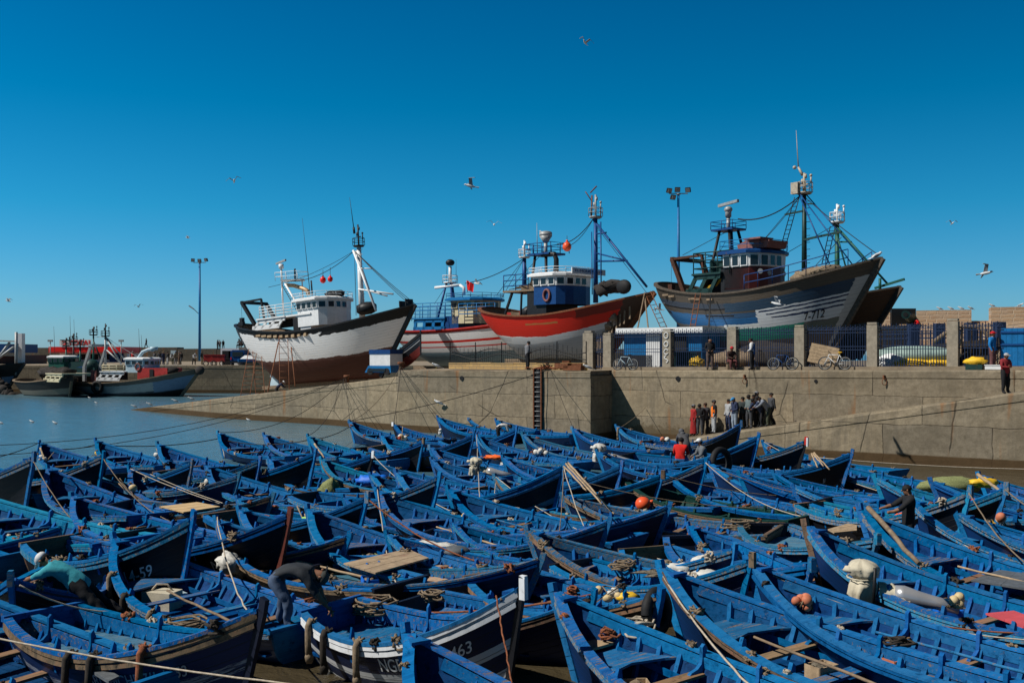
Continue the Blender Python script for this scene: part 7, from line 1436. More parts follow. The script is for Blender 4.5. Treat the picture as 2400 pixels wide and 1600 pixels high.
# long low walls and fences seen through the bays
mb = MB(); a = onwall(2060, 9); b = onwall(2420, 9); sweep(mb, [V((a.x, a.y, ztop(a) + 1.2)), V((b.x, b.y, ztop(b) + 1.2))], .3, 2.6); mb.build('yard_wall', M['fort'], label='pinkish yard wall behind the far fence', cat='wall')
mb = MB(); a = onwall(2055, 7); b = onwall(2420, 7); n = int((b - a).length / .22)
for i in range(n): q = a.lerp(b, i / n); mb.box((q.x, q.y, ztop(q) + 1.1), (.05, .05, 2.1))
for zz in (.5, 1.7, 1.95): mb.beam(V((a.x, a.y, ztop(a) + zz)), V((b.x, b.y, ztop(b) + zz)), .06, .06)
for k in (.25, .42, .62, .8): q = a.lerp(b, k); mb.box((q.x, q.y, ztop(q) + 1.25), (.5, .5, 2.5))
mb.build('inner_fence', M['fence'], label='second blue fence farther back in the boatyard', cat='fence')
# ---------------------------------------------------------------- gulls
M['gullw'] = plain('gull_white', (.70, .70, .69), .7, 0, .06, 8, .05); M['gullg'] = plain('gull_grey', (.30, .32, .34), .7, 0, .1, 8, .05)
def gull(p, label, yaw=0, fly=True, span=1.15, up=.25, roll=0, group='gulls in the air', sc_=1.0):
    mb = MB(); mb.tube([(0, -.26, 0), (0, -.14, .01), (0, 0, .02), (0, .14, .03), (0, .22, .05), (0, .27, .05)], [.015, .055, .075, .06, .042, .03], 8); mb.ell((0, .25, .06), (.042, .055, .045), 8)
    mb.prism([(-.035, -.22, .0), (.035, -.22, .0), (.06, -.40, .0), (-.06, -.40, .0)], (0, 0, .012)); b = mb.build('gull', M['gullw'], label=label, cat='gull', group=group)
    mb = MB(); mb.tube([(0, .29, .055), (0, .35, .045)], [.012, .004], 5); mb.build('beak', M['yellow'], b)
    if fly:
        for s_ in (-1, 1):
            h2 = span / 2; mb = MB(); mb.prism([(s_ * .04, .08, .04), (s_ * h2 * .45, .16, .04 + up), (s_ * h2 * .5, -.0, .04 + up), (s_ * .04, -.10, .03)], (0, 0, .014)); mb.prism([(s_ * h2 * .45, .16, .04 + up), (s_ * h2, -.10, .04 + up * .5), (s_ * h2 * .97, -.14, .04 + up * .5), (s_ * h2 * .5, 0, .04 + up)], (0, 0, .012), 0); mb.build('wing', M['gullg'], b)
    else:
        for s_ in (-1, 1): mb = MB(); mb.ell((s_ * .055, -.05, .03), (.028, .17, .05), 8); mb.build('wing', M['gullg'], b)
        mb = MB(); mb.cyl((-.025, 0, -.02), (-.025, .01, -.15), .008, 4); mb.cyl((.025, 0, -.02), (.025, .01, -.15), .008, 4); mb.build('leg', M['yellow'], b)
    b.location = p; b.rotation_euler = (R(8 if fly else 18), R(roll), R(yaw)); b.scale = (sc_,) * 3; return b
for px_, py_, D_, yaw, roll, lab in ((1103, 437, 45, 100, 20, 'largest gull gliding in the open sky left of centre'), (1158, 527, 70, 0, 5, 'gull gliding level between the white and red trawlers'), (549, 425, 70, 200, 15, 'gull flying high over the blue mast on the left'), (1371, 101, 60, 150, -25, 'topmost gull near the upper edge of the sky'),
                                     (2310, 641, 42, 250, -30, 'gull diving at the right above the rampart'), (2232, 524, 90, 180, 0, 'tiny gull in the empty sky on the right'), (324, 719, 110, 180, 5, 'small gull low over the breakwater'), (20, 706, 95, 90, 0, 'small gull at the far left edge of the sky'), (1822, 713, 44, 60, 14, 'gull gliding across the front of the weathered trawler'), (1545, 725, 62, 120, 25, 'gull between the red and the weathered trawler bows'), (440, 558, 130, 90, 0, 'speck of a gull over the far quay'), (1118, 665, 75, 60, 20, 'gull beside the red flag')):
    gull(pd(px_, py_, D_), lab, yaw, True, roll=roll, sc_=.95)
for k, (px_, py_, yaw) in enumerate(((2200, 724, 90), (2225, 724, 90), (2248, 724, 80), (2269, 724, 100), (2316, 719, 90), (2376, 719, 260), (2126, 724, 90))):
    lp = fo_.rotation_euler.to_matrix() @ V((fx_(px_ - (px_ - 2100) * .05), 1.0, fz(728 if px_ < 2290 and px_ > 2130 else 731 if px_ < 2130 else 723) + .17)) + fo_.location; gull(lp, ['first', 'second', 'third', 'fourth', 'fifth', 'sixth', 'leftmost'][k] + ' of the gulls standing along the rampart top', yaw, False, group='gulls standing on the rampart', sc_=1.15)
for px_, py_, lab in ((2, 991, 'gull floating at the left edge of the water'), (75, 988, 'gull floating on open water, middle of three'), (129, 991, 'gull floating on open water nearest the boats'), (210, 932, 'gull on the water off the slipway tip, upper'), (226, 944, 'gull on the water off the slipway tip, lower'), (583, 984, 'white gull on the brown water')): gull(pz(px_, py_, .06), lab, 80, False, group='gulls floating on the water', sc_=.8)
for px_, py_, lab in ((315, 947, 'gull standing on the slipway tip'), (351, 944, 'grey gull standing just right of the slipway tip'), (411, 941, 'gull on the lower slipway edge'), (449, 938, 'gull farther up the lower slipway edge')):
    k = (px_ - 1200) / F; d = (T1 - T0); t = (k * T0.y - T0.x) / (d.x - k * d.y); q = T0 + d * t; gull(V((q.x, q.y, .05 + 1.47 * t + .2)), lab, 110, False, group='gulls on the slipway', sc_=1.05)
q = onblock(1030, .3); gull(V((q.x, q.y, 4.25)), 'white gull pressed against the wall face left of the ladder', 80, False, group='gulls on the slipway', sc_=1.2).location = V((onblock(1029, -.25).x, onblock(1029, -.25).y, 1.95))
q = onblock(1024, .5); gull(V((q.x, q.y, 4.25)), 'gull standing on the quay behind the black beached boat', 100, False, group='gulls on the quay', sc_=1.2)
q = onblock(1378, .3); gull(V((q.x, q.y, 4.25)), 'gull standing at the corner of the quay block', 100, False, group='gulls on the quay', sc_=1.1)
gull(V((0, 0, 0)), 'gull perched on the radar dome of the red trawler', 90, False, group='gulls perched on trawlers', sc_=1.4).location = pd(1276, 548, 76.5)
gull(V((0, 0, 0)), 'gull perched on the bow of the weathered trawler', -60, False, group='gulls perched on trawlers', sc_=1.6).location = pd(2054, 600, 57.2)
# ================================================================ people in the boats
def footing(px_, py_, z): return pz(px_, py_, z)
person(footing(262, 1452, .55), 180, 'man in a turquoise shirt and white cap leaning out to push a black bow', top=TURQ, bottom=BLK, head='cap', hcol=WHI, sleeves='short', fingers=True,
       joints=dict(pel=(0, .52, .60), sp=(0, .70, .74), ch=(0, .92, .88), nk=(0, 1.02, .95), hd=(0, 1.13, .99), ht=(0, 1.21, 1.03), lh=(-.1, .50, .56), lk=(-.12, .27, .36), la=(-.13, .0, .10), lt=(-.13, .12, .03), rh=(.1, .50, .56), rk=(.12, .22, .30), ra=(.14, -.15, .10), rt=(.14, -.02, .03),
                   ls=(-.18, .94, .88), le=(-.2, 1.18, .78), lw=(-.12, 1.38, .68), lf=(-.08, 1.46, .66), rs=(.18, .94, .88), re=(.2, 1.16, .74), rw=(.14, 1.34, .62), rf=(.11, 1.42, .60)))
person(footing(663, 1468, .55), 0, 'man in grey shirt and jeans bending over from a stern to grip the next boat', top=(.028, .032, .038), bottom=JEAN, head='cap', hcol=(.05, .055, .05), sleeves='short', fingers=True,
       joints=dict(pel=(0, -.15, .84), sp=(0, .05, .93), ch=(0, .34, .92), nk=(0, .47, .88), hd=(0, .60, .84), ht=(0, .69, .81), lh=(-.1, -.14, .78), lk=(-.13, -.02, .43), la=(-.14, -.10, .10), lt=(-.15, .06, .03), rh=(.1, -.14, .78), rk=(.14, .12, .44), ra=(.15, .10, .10), rt=(.16, .26, .03),
                   ls=(-.18, .38, .90), le=(-.2, .52, .62), lw=(-.14, .70, .34), lf=(-.12, .76, .26), rs=(.18, .38, .90), re=(.2, .55, .63), rw=(.14, .75, .36), rf=(.12, .81, .28)))
q = boat_pt('d3', .42, -.1); q.z = .2; person(q, 70, 'man in a bright red shirt sitting in the MAI2 boat, seen from behind', top=(.60, .015, .01), bottom=LBL, head='hair', sleeves='short', pose='sit', scale=1.1)
q = boat_pt('d3', .62, .1); q.z = .25; person(q, 190, 'man in a grey jacket and white cap sitting opposite the red shirt', top=(.12, .13, .14), bottom=GRY, head='cap', hcol=WHI, pose='sit', scale=1.1)
q = pz(1606, 1092, .4); person(q, 100, 'person bundled in a dark grey hooded coat crouching among the boats', top=(.07, .07, .075), bottom=DGR, head='hood', hcol=(.08, .08, .085), pose='lean', scale=1.0)
q = pz(1172, 1040, .25); person(q, 10, 'man in a white shirt bent double in a boat by the quay', top=(.55, .52, .50), bottom=BLK, head='hair', pose='bend', scale=.95, sleeves='short')
q = pd(2130, 1160, 23.5); person(V((q.x, q.y, .22)), 178, 'black haired man in a black top reaching one arm out over the boats', top=BLK, bottom=BLK, head='hair', sleeves='short', pose='stand', joints=dict(hd=(0, .06, 1.60), ht=(0, .07, 1.70), re=(.24, .30, 1.22), rw=(.22, .56, 1.16), rf=(.20, .65, 1.12), le=(-.24, .28, 1.20), lw=(-.2, .5, 1.12), lf=(-.2, .58, 1.1)), scale=.97)
# ================================================================ gear in the boats
M['bag'] = plain('dirty_white_sack', (.55, .54, .50), .8, 0, .2, 8, .5); M['canvas'] = plain('cream_canvas', (.50, .45, .34), .85, 0, .15, 5, .5); M['steel'] = plain('bare_steel', (.5, .5, .51), .3, .55, .1, 3, .02)
M['tarp'] = plain('bright_blue_tarpaulin', (.01, .14, .62), .5, 0, .25, 6, .4); M['lime'] = plain('lime_plastic', (.35, .60, .12), .5, 0, .2, 9, .3); M['terra'] = plain('terracotta_float', (.52, .17, .09), .6, 0, .15, 8, .1)
M['tanf'] = plain('tan_float', (.55, .42, .22), .6, 0, .15, 8, .1); M['whf'] = plain('white_float', (.68, .66, .60), .5, 0, .12, 8, .1); M['oranc'] = plain('orange_oilcloth', (.85, .14, .02), .5, 0, .15, 8, .4); M['greennet'] = plain('olive_green_net', (.20, .22, .09), .95, 0, .4, 26, .9)
M['greyt'] = plain('grey_tarpaulin', (.10, .11, .12), .6, 0, .3, 6, .5); M['redc'] = plain('faded_red_board', (.55, .08, .09), .6, 0, .15, 3, .1); M['brick'] = plain('pinkish_brick', (.46, .27, .18), .8, 0, .15, 9, .2)
def cloth_lump(px_, py_, z, size, mat, name, label, cat, seed=0, rot=0, lump=.9):
    p = pz(px_, py_, z); m = MB(); rnd = random.Random(seed)
    m.ell(p, size, 18, lump=lump * .6, seed=seed, rot=Matrix.Rotation(rot, 3, 'Z'))
    for k in range(3): a = rnd.random() * 6.28; m.ell(p + V((math.cos(a) * size[0] * .6, math.sin(a) * size[1] * .5, -size[2] * .2)), (size[0] * .5, size[1] * .5, size[2] * .6), 12, lump=lump, seed=seed + k + 1)
    for i, v in enumerate(m.v):
        v = V(v); d = noise.noise(v * 9) * .05 + abs(noise.noise(v * 4)) * .06; m.v[i] = tuple(v + (v - p).normalized() * d)
    return m.build(name, M[mat], label=label, cat=cat)
def floats(px_, py_, z, mats, label, n=6, r=.09, spread=.22, seed=0, line=True, sticks=0):
    p = pz(px_, py_, z); rnd = random.Random(seed); o = empty('float_bunch', p, 0, label, 'floats')
    for k in range(n):
        a = rnd.random() * 6.28; d = rnd.random() * spread; m = MB(); m.ell((math.cos(a) * d, math.sin(a) * d * .8, rnd.random() * .16 + r), (r * rnd.uniform(.8, 1.25), r * rnd.uniform(.8, 1.1), r), 10, rot=Euler((rnd.random(), rnd.random(), 0)).to_matrix()); m.build('float', M[mats[k % len(mats)]], o)
    m = MB(); pts = [V((rnd.uniform(-1, 1) * spread, rnd.uniform(-1, 1) * spread, rnd.uniform(.02, .3))) for _ in range(9)]
    m.tube(pts, .014, 4, cap=False); m.build('line', M['rope'], o)
    for k in range(sticks): m = MB(); a = V((rnd.uniform(-.3, .3), rnd.uniform(-.3, .3), .02)); m.tube([a, a + V((rnd.uniform(-.45, .25), rnd.uniform(-.1, .3), rnd.uniform(.35, .75)))], .018, 5); m.build('stick', M['woodl'], o)
    return o
floats(650, 1128, .35, ['whf', 'whf', 'bag'], 'heap of white net floats and sticks in a bow, left centre', 11, .11, .5, 1, sticks=5)
floats(98, 1085, .5, ['bag'], 'pair of pale floats hanging in the leftmost upright bow', 2, .13, .12, 2, sticks=1)
floats(229, 1072, .5, ['yellow', 'tanf'], 'small yellow and tan floats in the second bow from the left', 4, .09, .25, 3, sticks=1)
floats(378, 1080, .45, ['whf', 'tanf', 'whf'], 'white and tan floats under two leaning poles in a back row bow', 6, .12, .3, 4, sticks=3)
floats(315, 1160, .55, ['tanf', 'whf'], 'two cream floats hanging from a pole on the left', 2, .11, .06, 5, sticks=2)
floats(497, 1140, .5, ['bag', 'greyt'], 'grey and white floats in the bow behind the pale hatch', 3, .13, .2, 6, sticks=1)
floats(938, 1034, .6, ['whf', 'orange', 'tanf', 'bag'], 'orange, tan and white floats with an oar in a white tipped bow', 6, .13, .3, 7, sticks=2)
floats(1030, 1020, .7, ['whf'], 'string of small white floats in the dark sided boat by the quay', 4, .11, .2, 8)
floats(1265, 1068, .5, ['whf', 'greyt', 'bag'], 'white floats tangled in black net amidships below the ladder', 8, .13, .42, 9)
floats(1385, 1155, .6, ['tanf', 'whf', 'tanf', 'terra'], 'cream and pink floats at the foot of the long sloping poles', 6, .13, .32, 10)
floats(1098, 1226, .45, ['tanf', 'yellow'], 'cluster of small yellow floats in a bow near the centre', 8, .07, .2, 11)
floats(1560, 1018 + 22, .6, ['terra', 'whf'], 'tan and white floats in the highest bow under the wall', 3, .13, .25, 12)
floats(1882, 1432, .62, ['terra'], 'terracotta coloured floats tied at the gunwale right of the plastic bottles', 6, .085, .15, 13)
floats(2238, 1432, .7, ['tanf'], 'bunch of tan egg shaped floats on a thwart at the right', 6, .085, .18, 14)
floats(2346, 1238, .75, ['whf', 'terra'], 'white and pink floats right of the yellow one at the right edge', 2, .13, .14, 15)
floats(1582, 1140, .5, ['terra', 'bag'], 'pink ring float and clear bags in the dark green hulled bow', 3, .11, .35, 16)
floats(1430, 1412, .6, ['tanf', 'bag'], 'crumpled tan rags beside the yellow netted float', 5, .08, .26, 17)
m = MB(); p = pz(1507, 1180, .6); m.ell(p, (.23, .23, .21), 16); m.cyl(p + V((.2, 0, .05)), p + V((.3, 0, .08)), .05, 8); b_o = m.build('ball_float', M['orange'], label='large orange red ball float lying on a boat in the middle', cat='float')
m = MB(); p = pz(1471, 1398, .75); m.ell(p, (.20, .11, .09), 12, lump=.3); m.build('netted_float', M['yellow'], label='yellow netted float on the boat with the tyre', cat='float')
m = MB(); p = pz(2318, 1232, .8); m.ell(p, (.20, .17, .15), 12, lump=.4); m.build('netted_float', M['yellow'], label='yellow net wrapped float at the right edge', cat='float')
cloth_lump(2276, 1184, .95, (.14, .12, .18), 'redb', 'red_cloth', 'red cloth tied over a rail at the right edge', 'cloth', 3)
cloth_lump(872, 1126, .65, (.55, .28, .20), 'tarp', 'tarpaulin_bundle', 'crumpled bright blue tarpaulin on a gunwale left of centre', 'tarpaulin', 4)
cloth_lump(774, 1146, .45, (.32, .3, .3), 'greennet', 'net_sack', 'green grey net bundle between two low blue boats', 'net', 5)
cloth_lump(536, 1318, .55, (.24, .20, .20), 'bag', 'white_sack', 'white plastic sack tied up in the bow beside the black 71-14-59 boat', 'sack', 6)
cloth_lump(728, 1222, .55, (.22, .18, .14), 'lime', 'plastic_rubbish', 'lime green plastic and rubbish in a bow left of centre', 'rubbish', 7)
floats(722, 1240, .3, ['bag', 'woodl', 'greyt'], 'white scraps and sticks heaped around the lime green plastic', 8, .10, .4, 18, sticks=5)
m = MB(); p = pz(742, 1290, .6); m.box(p, (.26, .2, .15), rz=.5); m.build('hollow_brick', M['brick'], label='pinkish brick sitting on the gunwale below the rubbish', cat='brick')
cloth_lump(1008, 1278, .5, (.6, .18, .08), 'bag', 'white_tarpaulin', 'long white tarpaulin along the side amidships near the centre', 'tarpaulin', 8, rot=-.3)
m = MB(); p = pz(1068, 1292, .45); m.ell(p, (.34, .26, .14), 16); m.build('upturned_basin', M['greyt'], label='upturned grey basin beside the long white tarpaulin', cat='basin')
cloth_lump(1240, 1168, .75, (.2, .16, .1), 'tarp', 'blue_plastic', 'light blue plastic on top of the netted white bundle', 'plastic', 9)
cloth_lump(1252, 1184, .55, (.27, .24, .22), 'bag', 'netted_bundle', 'white bundle bound with dark net in the worn grey stemmed boat', 'bundle', 10)
cloth_lump(1160, 1071, .75, (.42, .2, .08), 'oranc', 'orange_cloth', 'flat orange cloth on the gunwale right of the cream covered motor', 'cloth', 11, rot=-.3)
cloth_lump(1196, 1086, .6, (.34, .2, .12), 'bag', 'white_cloth', 'white cloth just right of the flat orange cloth', 'cloth', 12)
cloth_lump(1600, 1335, .7, (.3, .22, .13), 'bag', 'white_sack', 'left of the white sacks on the net covered foredeck', 'sack', 13)
cloth_lump(1662, 1322, .8, (.34, .24, .15), 'bag', 'white_sack', 'topmost white sack on the net covered foredeck', 'sack', 14)
cloth_lump(1655, 1350, .75, (.30, .2, .10), 'bag', 'white_sack', 'lowest white sack on the net covered foredeck', 'sack', 15)
cloth_lump(1625, 1340, .62, (.9, .25, .07), 'net', 'fishing_net', 'brown fishing net spread between the white sacks', 'net', 16, rot=.2, lump=1.4)
cloth_lump(2230, 1136, .75, (1.0, .5, .26), 'greennet', 'folded_net', 'olive green folded net heaped over a boat at the right', 'net', 17, lump=.4)
cloth_lump(2110, 1222, .7, (.20, .12, .17), 'oranc', 'orange_bag', 'orange bag just left of the thick white tipped post', 'bag', 18)
cloth_lump(2070, 1228, .6, (.5, .25, .10), 'net', 'net_scraps', 'scraps of tan net left of the orange bag', 'net', 19, lump=1.4)
cloth_lump(60, 1490, .55, (.18, .1, .2), 'greyt', 'grey_oilskin', 'grey oilskin hung over a thwart at the bottom left', 'oilskin', 20)
cloth_lump(620, 1296 - 20, .6, (.16, .12, .1), 'rope_dark', 'net_knot', 'dark knotted net on the rail above the white sack boat', 'net', 21)
m = MB(); p = pz(380, 1405, .3); m.box(p, (.62, .42, .36), rz=-.3); bk = m.build('basket', M['canvas'], label='cream woven fish basket between two thwarts near the left', cat='basket'); m = MB(); m.tube([p + V((-.2, 0, .18)), p + V((-.1, 0, .3)), p + V((.1, 0, .3)), p + V((.2, 0, .18))], .02, 5); m.build('handle', M['rope_pale'], bk)
m = MB(); p = pz(327, 1366, .35); m.cyl(p + V((-.2, 0, 0)), p + V((.22, .05, .05)), .17, 14); m.build('plastic_drum', M['palebl'], label='pale blue grey drum lying in the bow behind the basket', cat='drum')
def outboard(px_, py_, z, s_, ang, cmat, label, cloth2=True):
    p = pz(px_, py_, z); o = empty('outboard_motor', p, ang, label, 'outboard motor'); o.scale = (s_,) * 3
    m = MB(); rows = []
    for j in range(22):
        zz = -.12 + .62 * j / 21; base = interp([(0, .17), (.2, .20), (.42, .21), (.55, .13), (.62, .20), (.8, .23), (.93, .16), (1, .02)], j / 21); row = []
        for k in range(37):
            a = k * math.pi / 18; fold = .10 * math.sin(7 * a + 5 * zz + 2 * math.sin(3 * a)) + .22 * noise.noise(V((math.cos(a) * 1.6 + px_, math.sin(a) * 1.6, zz * 4))) + .10 * noise.noise(V((math.cos(a) * 5, math.sin(a) * 5 + px_, zz * 9)))
            row.append(V((base * (1 + fold) * math.cos(a) + .04 * math.sin(zz * 6), base * 1.15 * (1 + fold) * math.sin(a), zz)))
        rows.append(row)
    m.grid(rows); m.ell((-.16, -.1, .36), (.10, .08, .05), 8, lump=.9, seed=4); m.tube([(.2 * math.cos(t), .24 * math.sin(t), .23) for t in [k * .5 for k in range(14)]], .012, 4, cap=False)
    m.build('canvas_cover', M[cmat], o); m = MB(); m.cyl((.16, -.24, -.1), (.18, -.22, .42), .025, 6); m.build('clamp_bar', M['black'], o)
    m = MB(); m.grid([[V((.24 + .42 * j / 9, (.19 + .05 * noise.noise(V((j * .9, k, 1)))) * math.cos(k * math.pi / 12), .02 - .02 * j * .5 + (.15 + .06 * noise.noise(V((j * .8, k * .9, 7)))) * math.sin(k * math.pi / 12))) for k in range(13)] for j in range(10)]); m.build('rear_cloth', M[cmat], o)
    m = MB(); m.tube([(.46, -.04, .02), (.58, -.05, 0.01), (.78, -.06, -.03), (1.0, -.07, -.06), (1.32, -.09, -.12)], [.13, .145, .12, .095, .085], 16); m.build('steel_pipe', M['steel'], o); return o
outboard(2018, 1388, .78, 1.2, -.28, 'canvas', 'big motor wrapped in cream canvas with a shiny steel tail, right foreground')
outboard(1402, 1072, .75, 1.2, -.35, 'bag', 'motor wrapped in white cloth at the corner of the quay block')
outboard(1112, 1104, .75, 1.05, -.15, 'canvas', 'motor under a cream hood with a silver tail, centre back')
def boards(quad, z, mat, name, label, cat, n=6, th=.03):
    P = [pz(*q, z) for q in quad]; o = empty(name, P[0], 0, label, cat)
    for k in range(n):
        a, b = k / n + .004, (k + 1) / n - .004; m = MB(); m.prism([P[0].lerp(P[3], a) - P[0], P[1].lerp(P[2], a) - P[0], P[1].lerp(P[2], b) - P[0], P[0].lerp(P[3], b) - P[0]], (0, 0, th + .003 * (k % 2))); m.build('board', M[mat], o)
    return o
M['hatchw'] = plain('new_pale_pine', (.55, .38, .19), .7, 0, .15, 3, .2); M['woodr'] = plain('raw_bleached_boards', (.34, .25, .16), .8, 0, .3, 4, .3, dirt=(.20, .04, .04), dirt_amt=.6)
h1_ = boards([(376, 1188), (462, 1178), (516, 1189), (430, 1202)], .62, 'hatchw', 'hatch_cover', 'new pale pine hatch cover with an iron latch, left centre', 'hatch cover'); 
boards([(805, 1322), (955, 1288), (1005, 1310), (880, 1345)], .60, 'woodr', 'deck_boards', 'bleached bare boards stained red, laid across a boat at the centre left', 'boards', 6)
boards([(1940, 1242), (2008, 1222), (2008, 1245), (1955, 1250)], .62, 'woodl', 'deck_boards', 'pale board cover left of the rough spar', 'boards', 5)
boards([(2310, 1440), (2376, 1434), (2420, 1450), (2400, 1472)], .68, 'redc', 'red_board', 'faded red board across a boat at the right edge', 'board', 2)
boards([(2275, 1362), (2350, 1335), (2420, 1350), (2420, 1385)], .60, 'greyt', 'grey_board', 'grey deck sheet in the boat at the right edge', 'boards', 2)
boards([(1361, 1512), (1475, 1480), (1496, 1494), (1378, 1528)], .62, 'woodl', 'loose_plank', 'bare brown plank laid across the foreground boat by the frayed rope', 'plank', 1, .04)
boards([(165, 1545), (200, 1540), (280, 1590), (255, 1602)], .62, 'greyt', 'loose_plank', 'faded blue grey plank lying fore and aft, bottom left', 'plank', 1, .04)
def pole(name, a, b, r, mat, label, cat='pole'):
    m = MB(); a = V(a); b = V(b); n_ = 8; m.tube([a.lerp(b, i / n_) + V((noise.noise(a + V((i, 0, 0))) * r * .8, 0, noise.noise(a + V((0, i, 3))) * r * .8)) for i in range(n_ + 1)], [r * (1 - .25 * i / n_) for i in range(n_ + 1)], 7); return m.build(name, M[mat], label=label, cat=cat)
pole('rough_spar', pd(2036, 1188, 17.6), pd(2152, 1322, 15.6), .05, 'wood', 'long rough grey brown spar slanting out of a bow on the right', 'spar')
for k, (x0, y0, x1, y1) in enumerate(((1326, 1086, 1412, 1182), (1332, 1084, 1400, 1160), (1336, 1090, 1440, 1205), (1322, 1092, 1375, 1150))): pole('long_pole', pd(x0, y0, 26 + k * .2), pd(x1, y1, 23.5), .028, 'woodl', ['leftmost', 'second', 'longest', 'shortest'][k] + ' of the pale poles sloping from the bow beside the 1030 boat')
for k in range(3): pole('oar', boat_pt('a4', .985, -.2 + .2 * k, .05), boat_pt('a4', .90, -.1 + .12 * k, -.95), .03, 'whf', ['left', 'middle', 'right'][k] + ' of three pale oars upright in the back row bow', 'oar')
for k, (x0, y0, x1, y1) in enumerate(((1905, 1062, 1930, 1092), (1902, 1062, 1916, 1095), (1908, 1060, 1944, 1100))): pole('long_pole', pd(x0, y0, 35), pd(x1, y1, 34), .03, 'woodl', ['middle', 'left', 'right'][k] + ' pole of the pale fan leaning in the bow by the ramp')
pole('oar', pd(2292, 1112, 26), pd(2345, 1150, 25), .05, 'woodl', 'pale oar with the yellow cloth at the right edge', 'oar'); cloth_lump(2306, 1130, 1.15, (.36, .15, .14), 'yellow', 'yellow_cloth', 'bright yellow cloth draped on an oar at the right edge', 'cloth', 30)
pole('oar', pd(737, 1040, 35), pd(760, 1072, 34), .035, 'woodl', 'pale oar leaning in the low back row bow, left of the big bows', 'oar')
pole('oar', pd(95, 1050, 31), pd(105, 1078, 30.5), .03, 'woodl', 'short pale stick standing in the leftmost upright bow', 'oar')
SH = {'a12': 'basket boat near the left', 'a13': 'white sack boat', 'b19': 'boat with the rubbish strewn bow', 'b17': 'boat with the large bare bow bench', 'b20': 'boat with the small yellow floats', 'f9': 'foreground boat with the frayed rope', 'f8': 'boat with the green line coil', 'f7': 'boat with the terracotta floats', 'f1': 'boat with the cream wrapped motor', 'f2': 'boat with the rough spar', 'f3': 'boat with the thick white tipped post', 'a5': 'large boat with a wide bare bow, left', 'b7': 'boat with the big empty bow', 'c15': 'boat of the sloping poles', 'd4': 'boat with the loose bow plank by the ramp', 'a7': 'boat behind the pale pine hatch', 'c14': 'boat with the worn grey stem', 'g1': 'turquoise railed boat at the left edge'}
def bl_(key, x, t, z):
    o, bt, sx_, sy_, sz_ = BOATS[key]; return o.rotation_euler.to_matrix() @ V((x * sx_, (-3 + 6 * t) * sy_, z * sz_)) + o.location
rq = random.Random(21)
for k, key in enumerate(SH):
    if k % 3 != 2:
        s1 = rq.choice((-1, 1)); a = bl_(key, .45 * s1, .10 + .1 * rq.random(), .42); b = bl_(key, .15 * s1, .60 + .1 * rq.random(), .62)
        o = pole('oar', a, b, .028, rq.choice(('woodl', 'wood', 'seatblue')), 'oar resting on the thwarts of the ' + SH[key], 'oar'); d = (a - b).normalized(); m = MB(); m.beam(a - d * .35, a + d * .25, .13, .02); m.build('blade', M[rq.choice(('woodl', 'bluem'))], o)
    c = bl_(key, rq.uniform(-.35, .35), rq.choice((.2, .54, .56, .7)), .22); mt = rq.choice(('terra', 'greyt', 'bag', 'tarp', 'woodl', 'greennet', 'palebl')); w1, w2, hh = rq.uniform(.3, .45), rq.uniform(.22, .32), rq.uniform(.16, .26); rz0 = rq.uniform(0, 3)
    o = empty('fish_crate', c, rz0, {'terra': 'terracotta red', 'greyt': 'dark grey', 'bag': 'off white', 'tarp': 'blue', 'woodl': 'bare wood', 'greennet': 'olive green', 'palebl': 'pale blue'}[mt] + ' fish crate in the ' + SH[key], 'crate')
    m = MB(); m.box((0, 0, .01), (w1, w2, .02)); m.build('base', M[mt], o)
    for q_, sz__ in (((w1 / 2, 0, hh / 2), (.02, w2, hh)), ((-w1 / 2, 0, hh / 2), (.02, w2, hh)), ((0, w2 / 2, hh / 2), (w1, .02, hh)), ((0, -w2 / 2, hh / 2), (w1, .02, hh))): m = MB(); m.box(q_, sz__); m.build('side', M[mt], o)
    m = MB(); m.ell((0, 0, hh * .55), (w1 * .42, w2 * .42, hh * .45), 10, lump=1.2, seed=k); m.build('heaped_line', M[rq.choice(('rope', 'net', 'netdark', 'greennet'))], o)
# tyre on a bow
def ring(c, r, t, n_, seg=22):
    c = V(c); n_ = V(n_).normalized(); a = n_.cross(V((0, 0, 1))).normalized(); b = n_.cross(a); m = MB(); m.tube([c + (a * math.cos(k * 2 * math.pi / seg) + b * math.sin(k * 2 * math.pi / seg)) * r for k in range(seg + 1)], t, 8, cap=False); return m
ring(pz(1540, 1432, 1.0), .30, .085, (.75, -.65, .1)).build('tyre', M['tyre'], label='black car tyre hung as a fender from a bow near the bottom', cat='tyre')
ring(pz(1690, 1082, 1.2), .42, .12, (.6, -.8, .1)).build('tyre', M['tyre'], label='black tyre hung on the side of the MAI2 boat', cat='tyre')
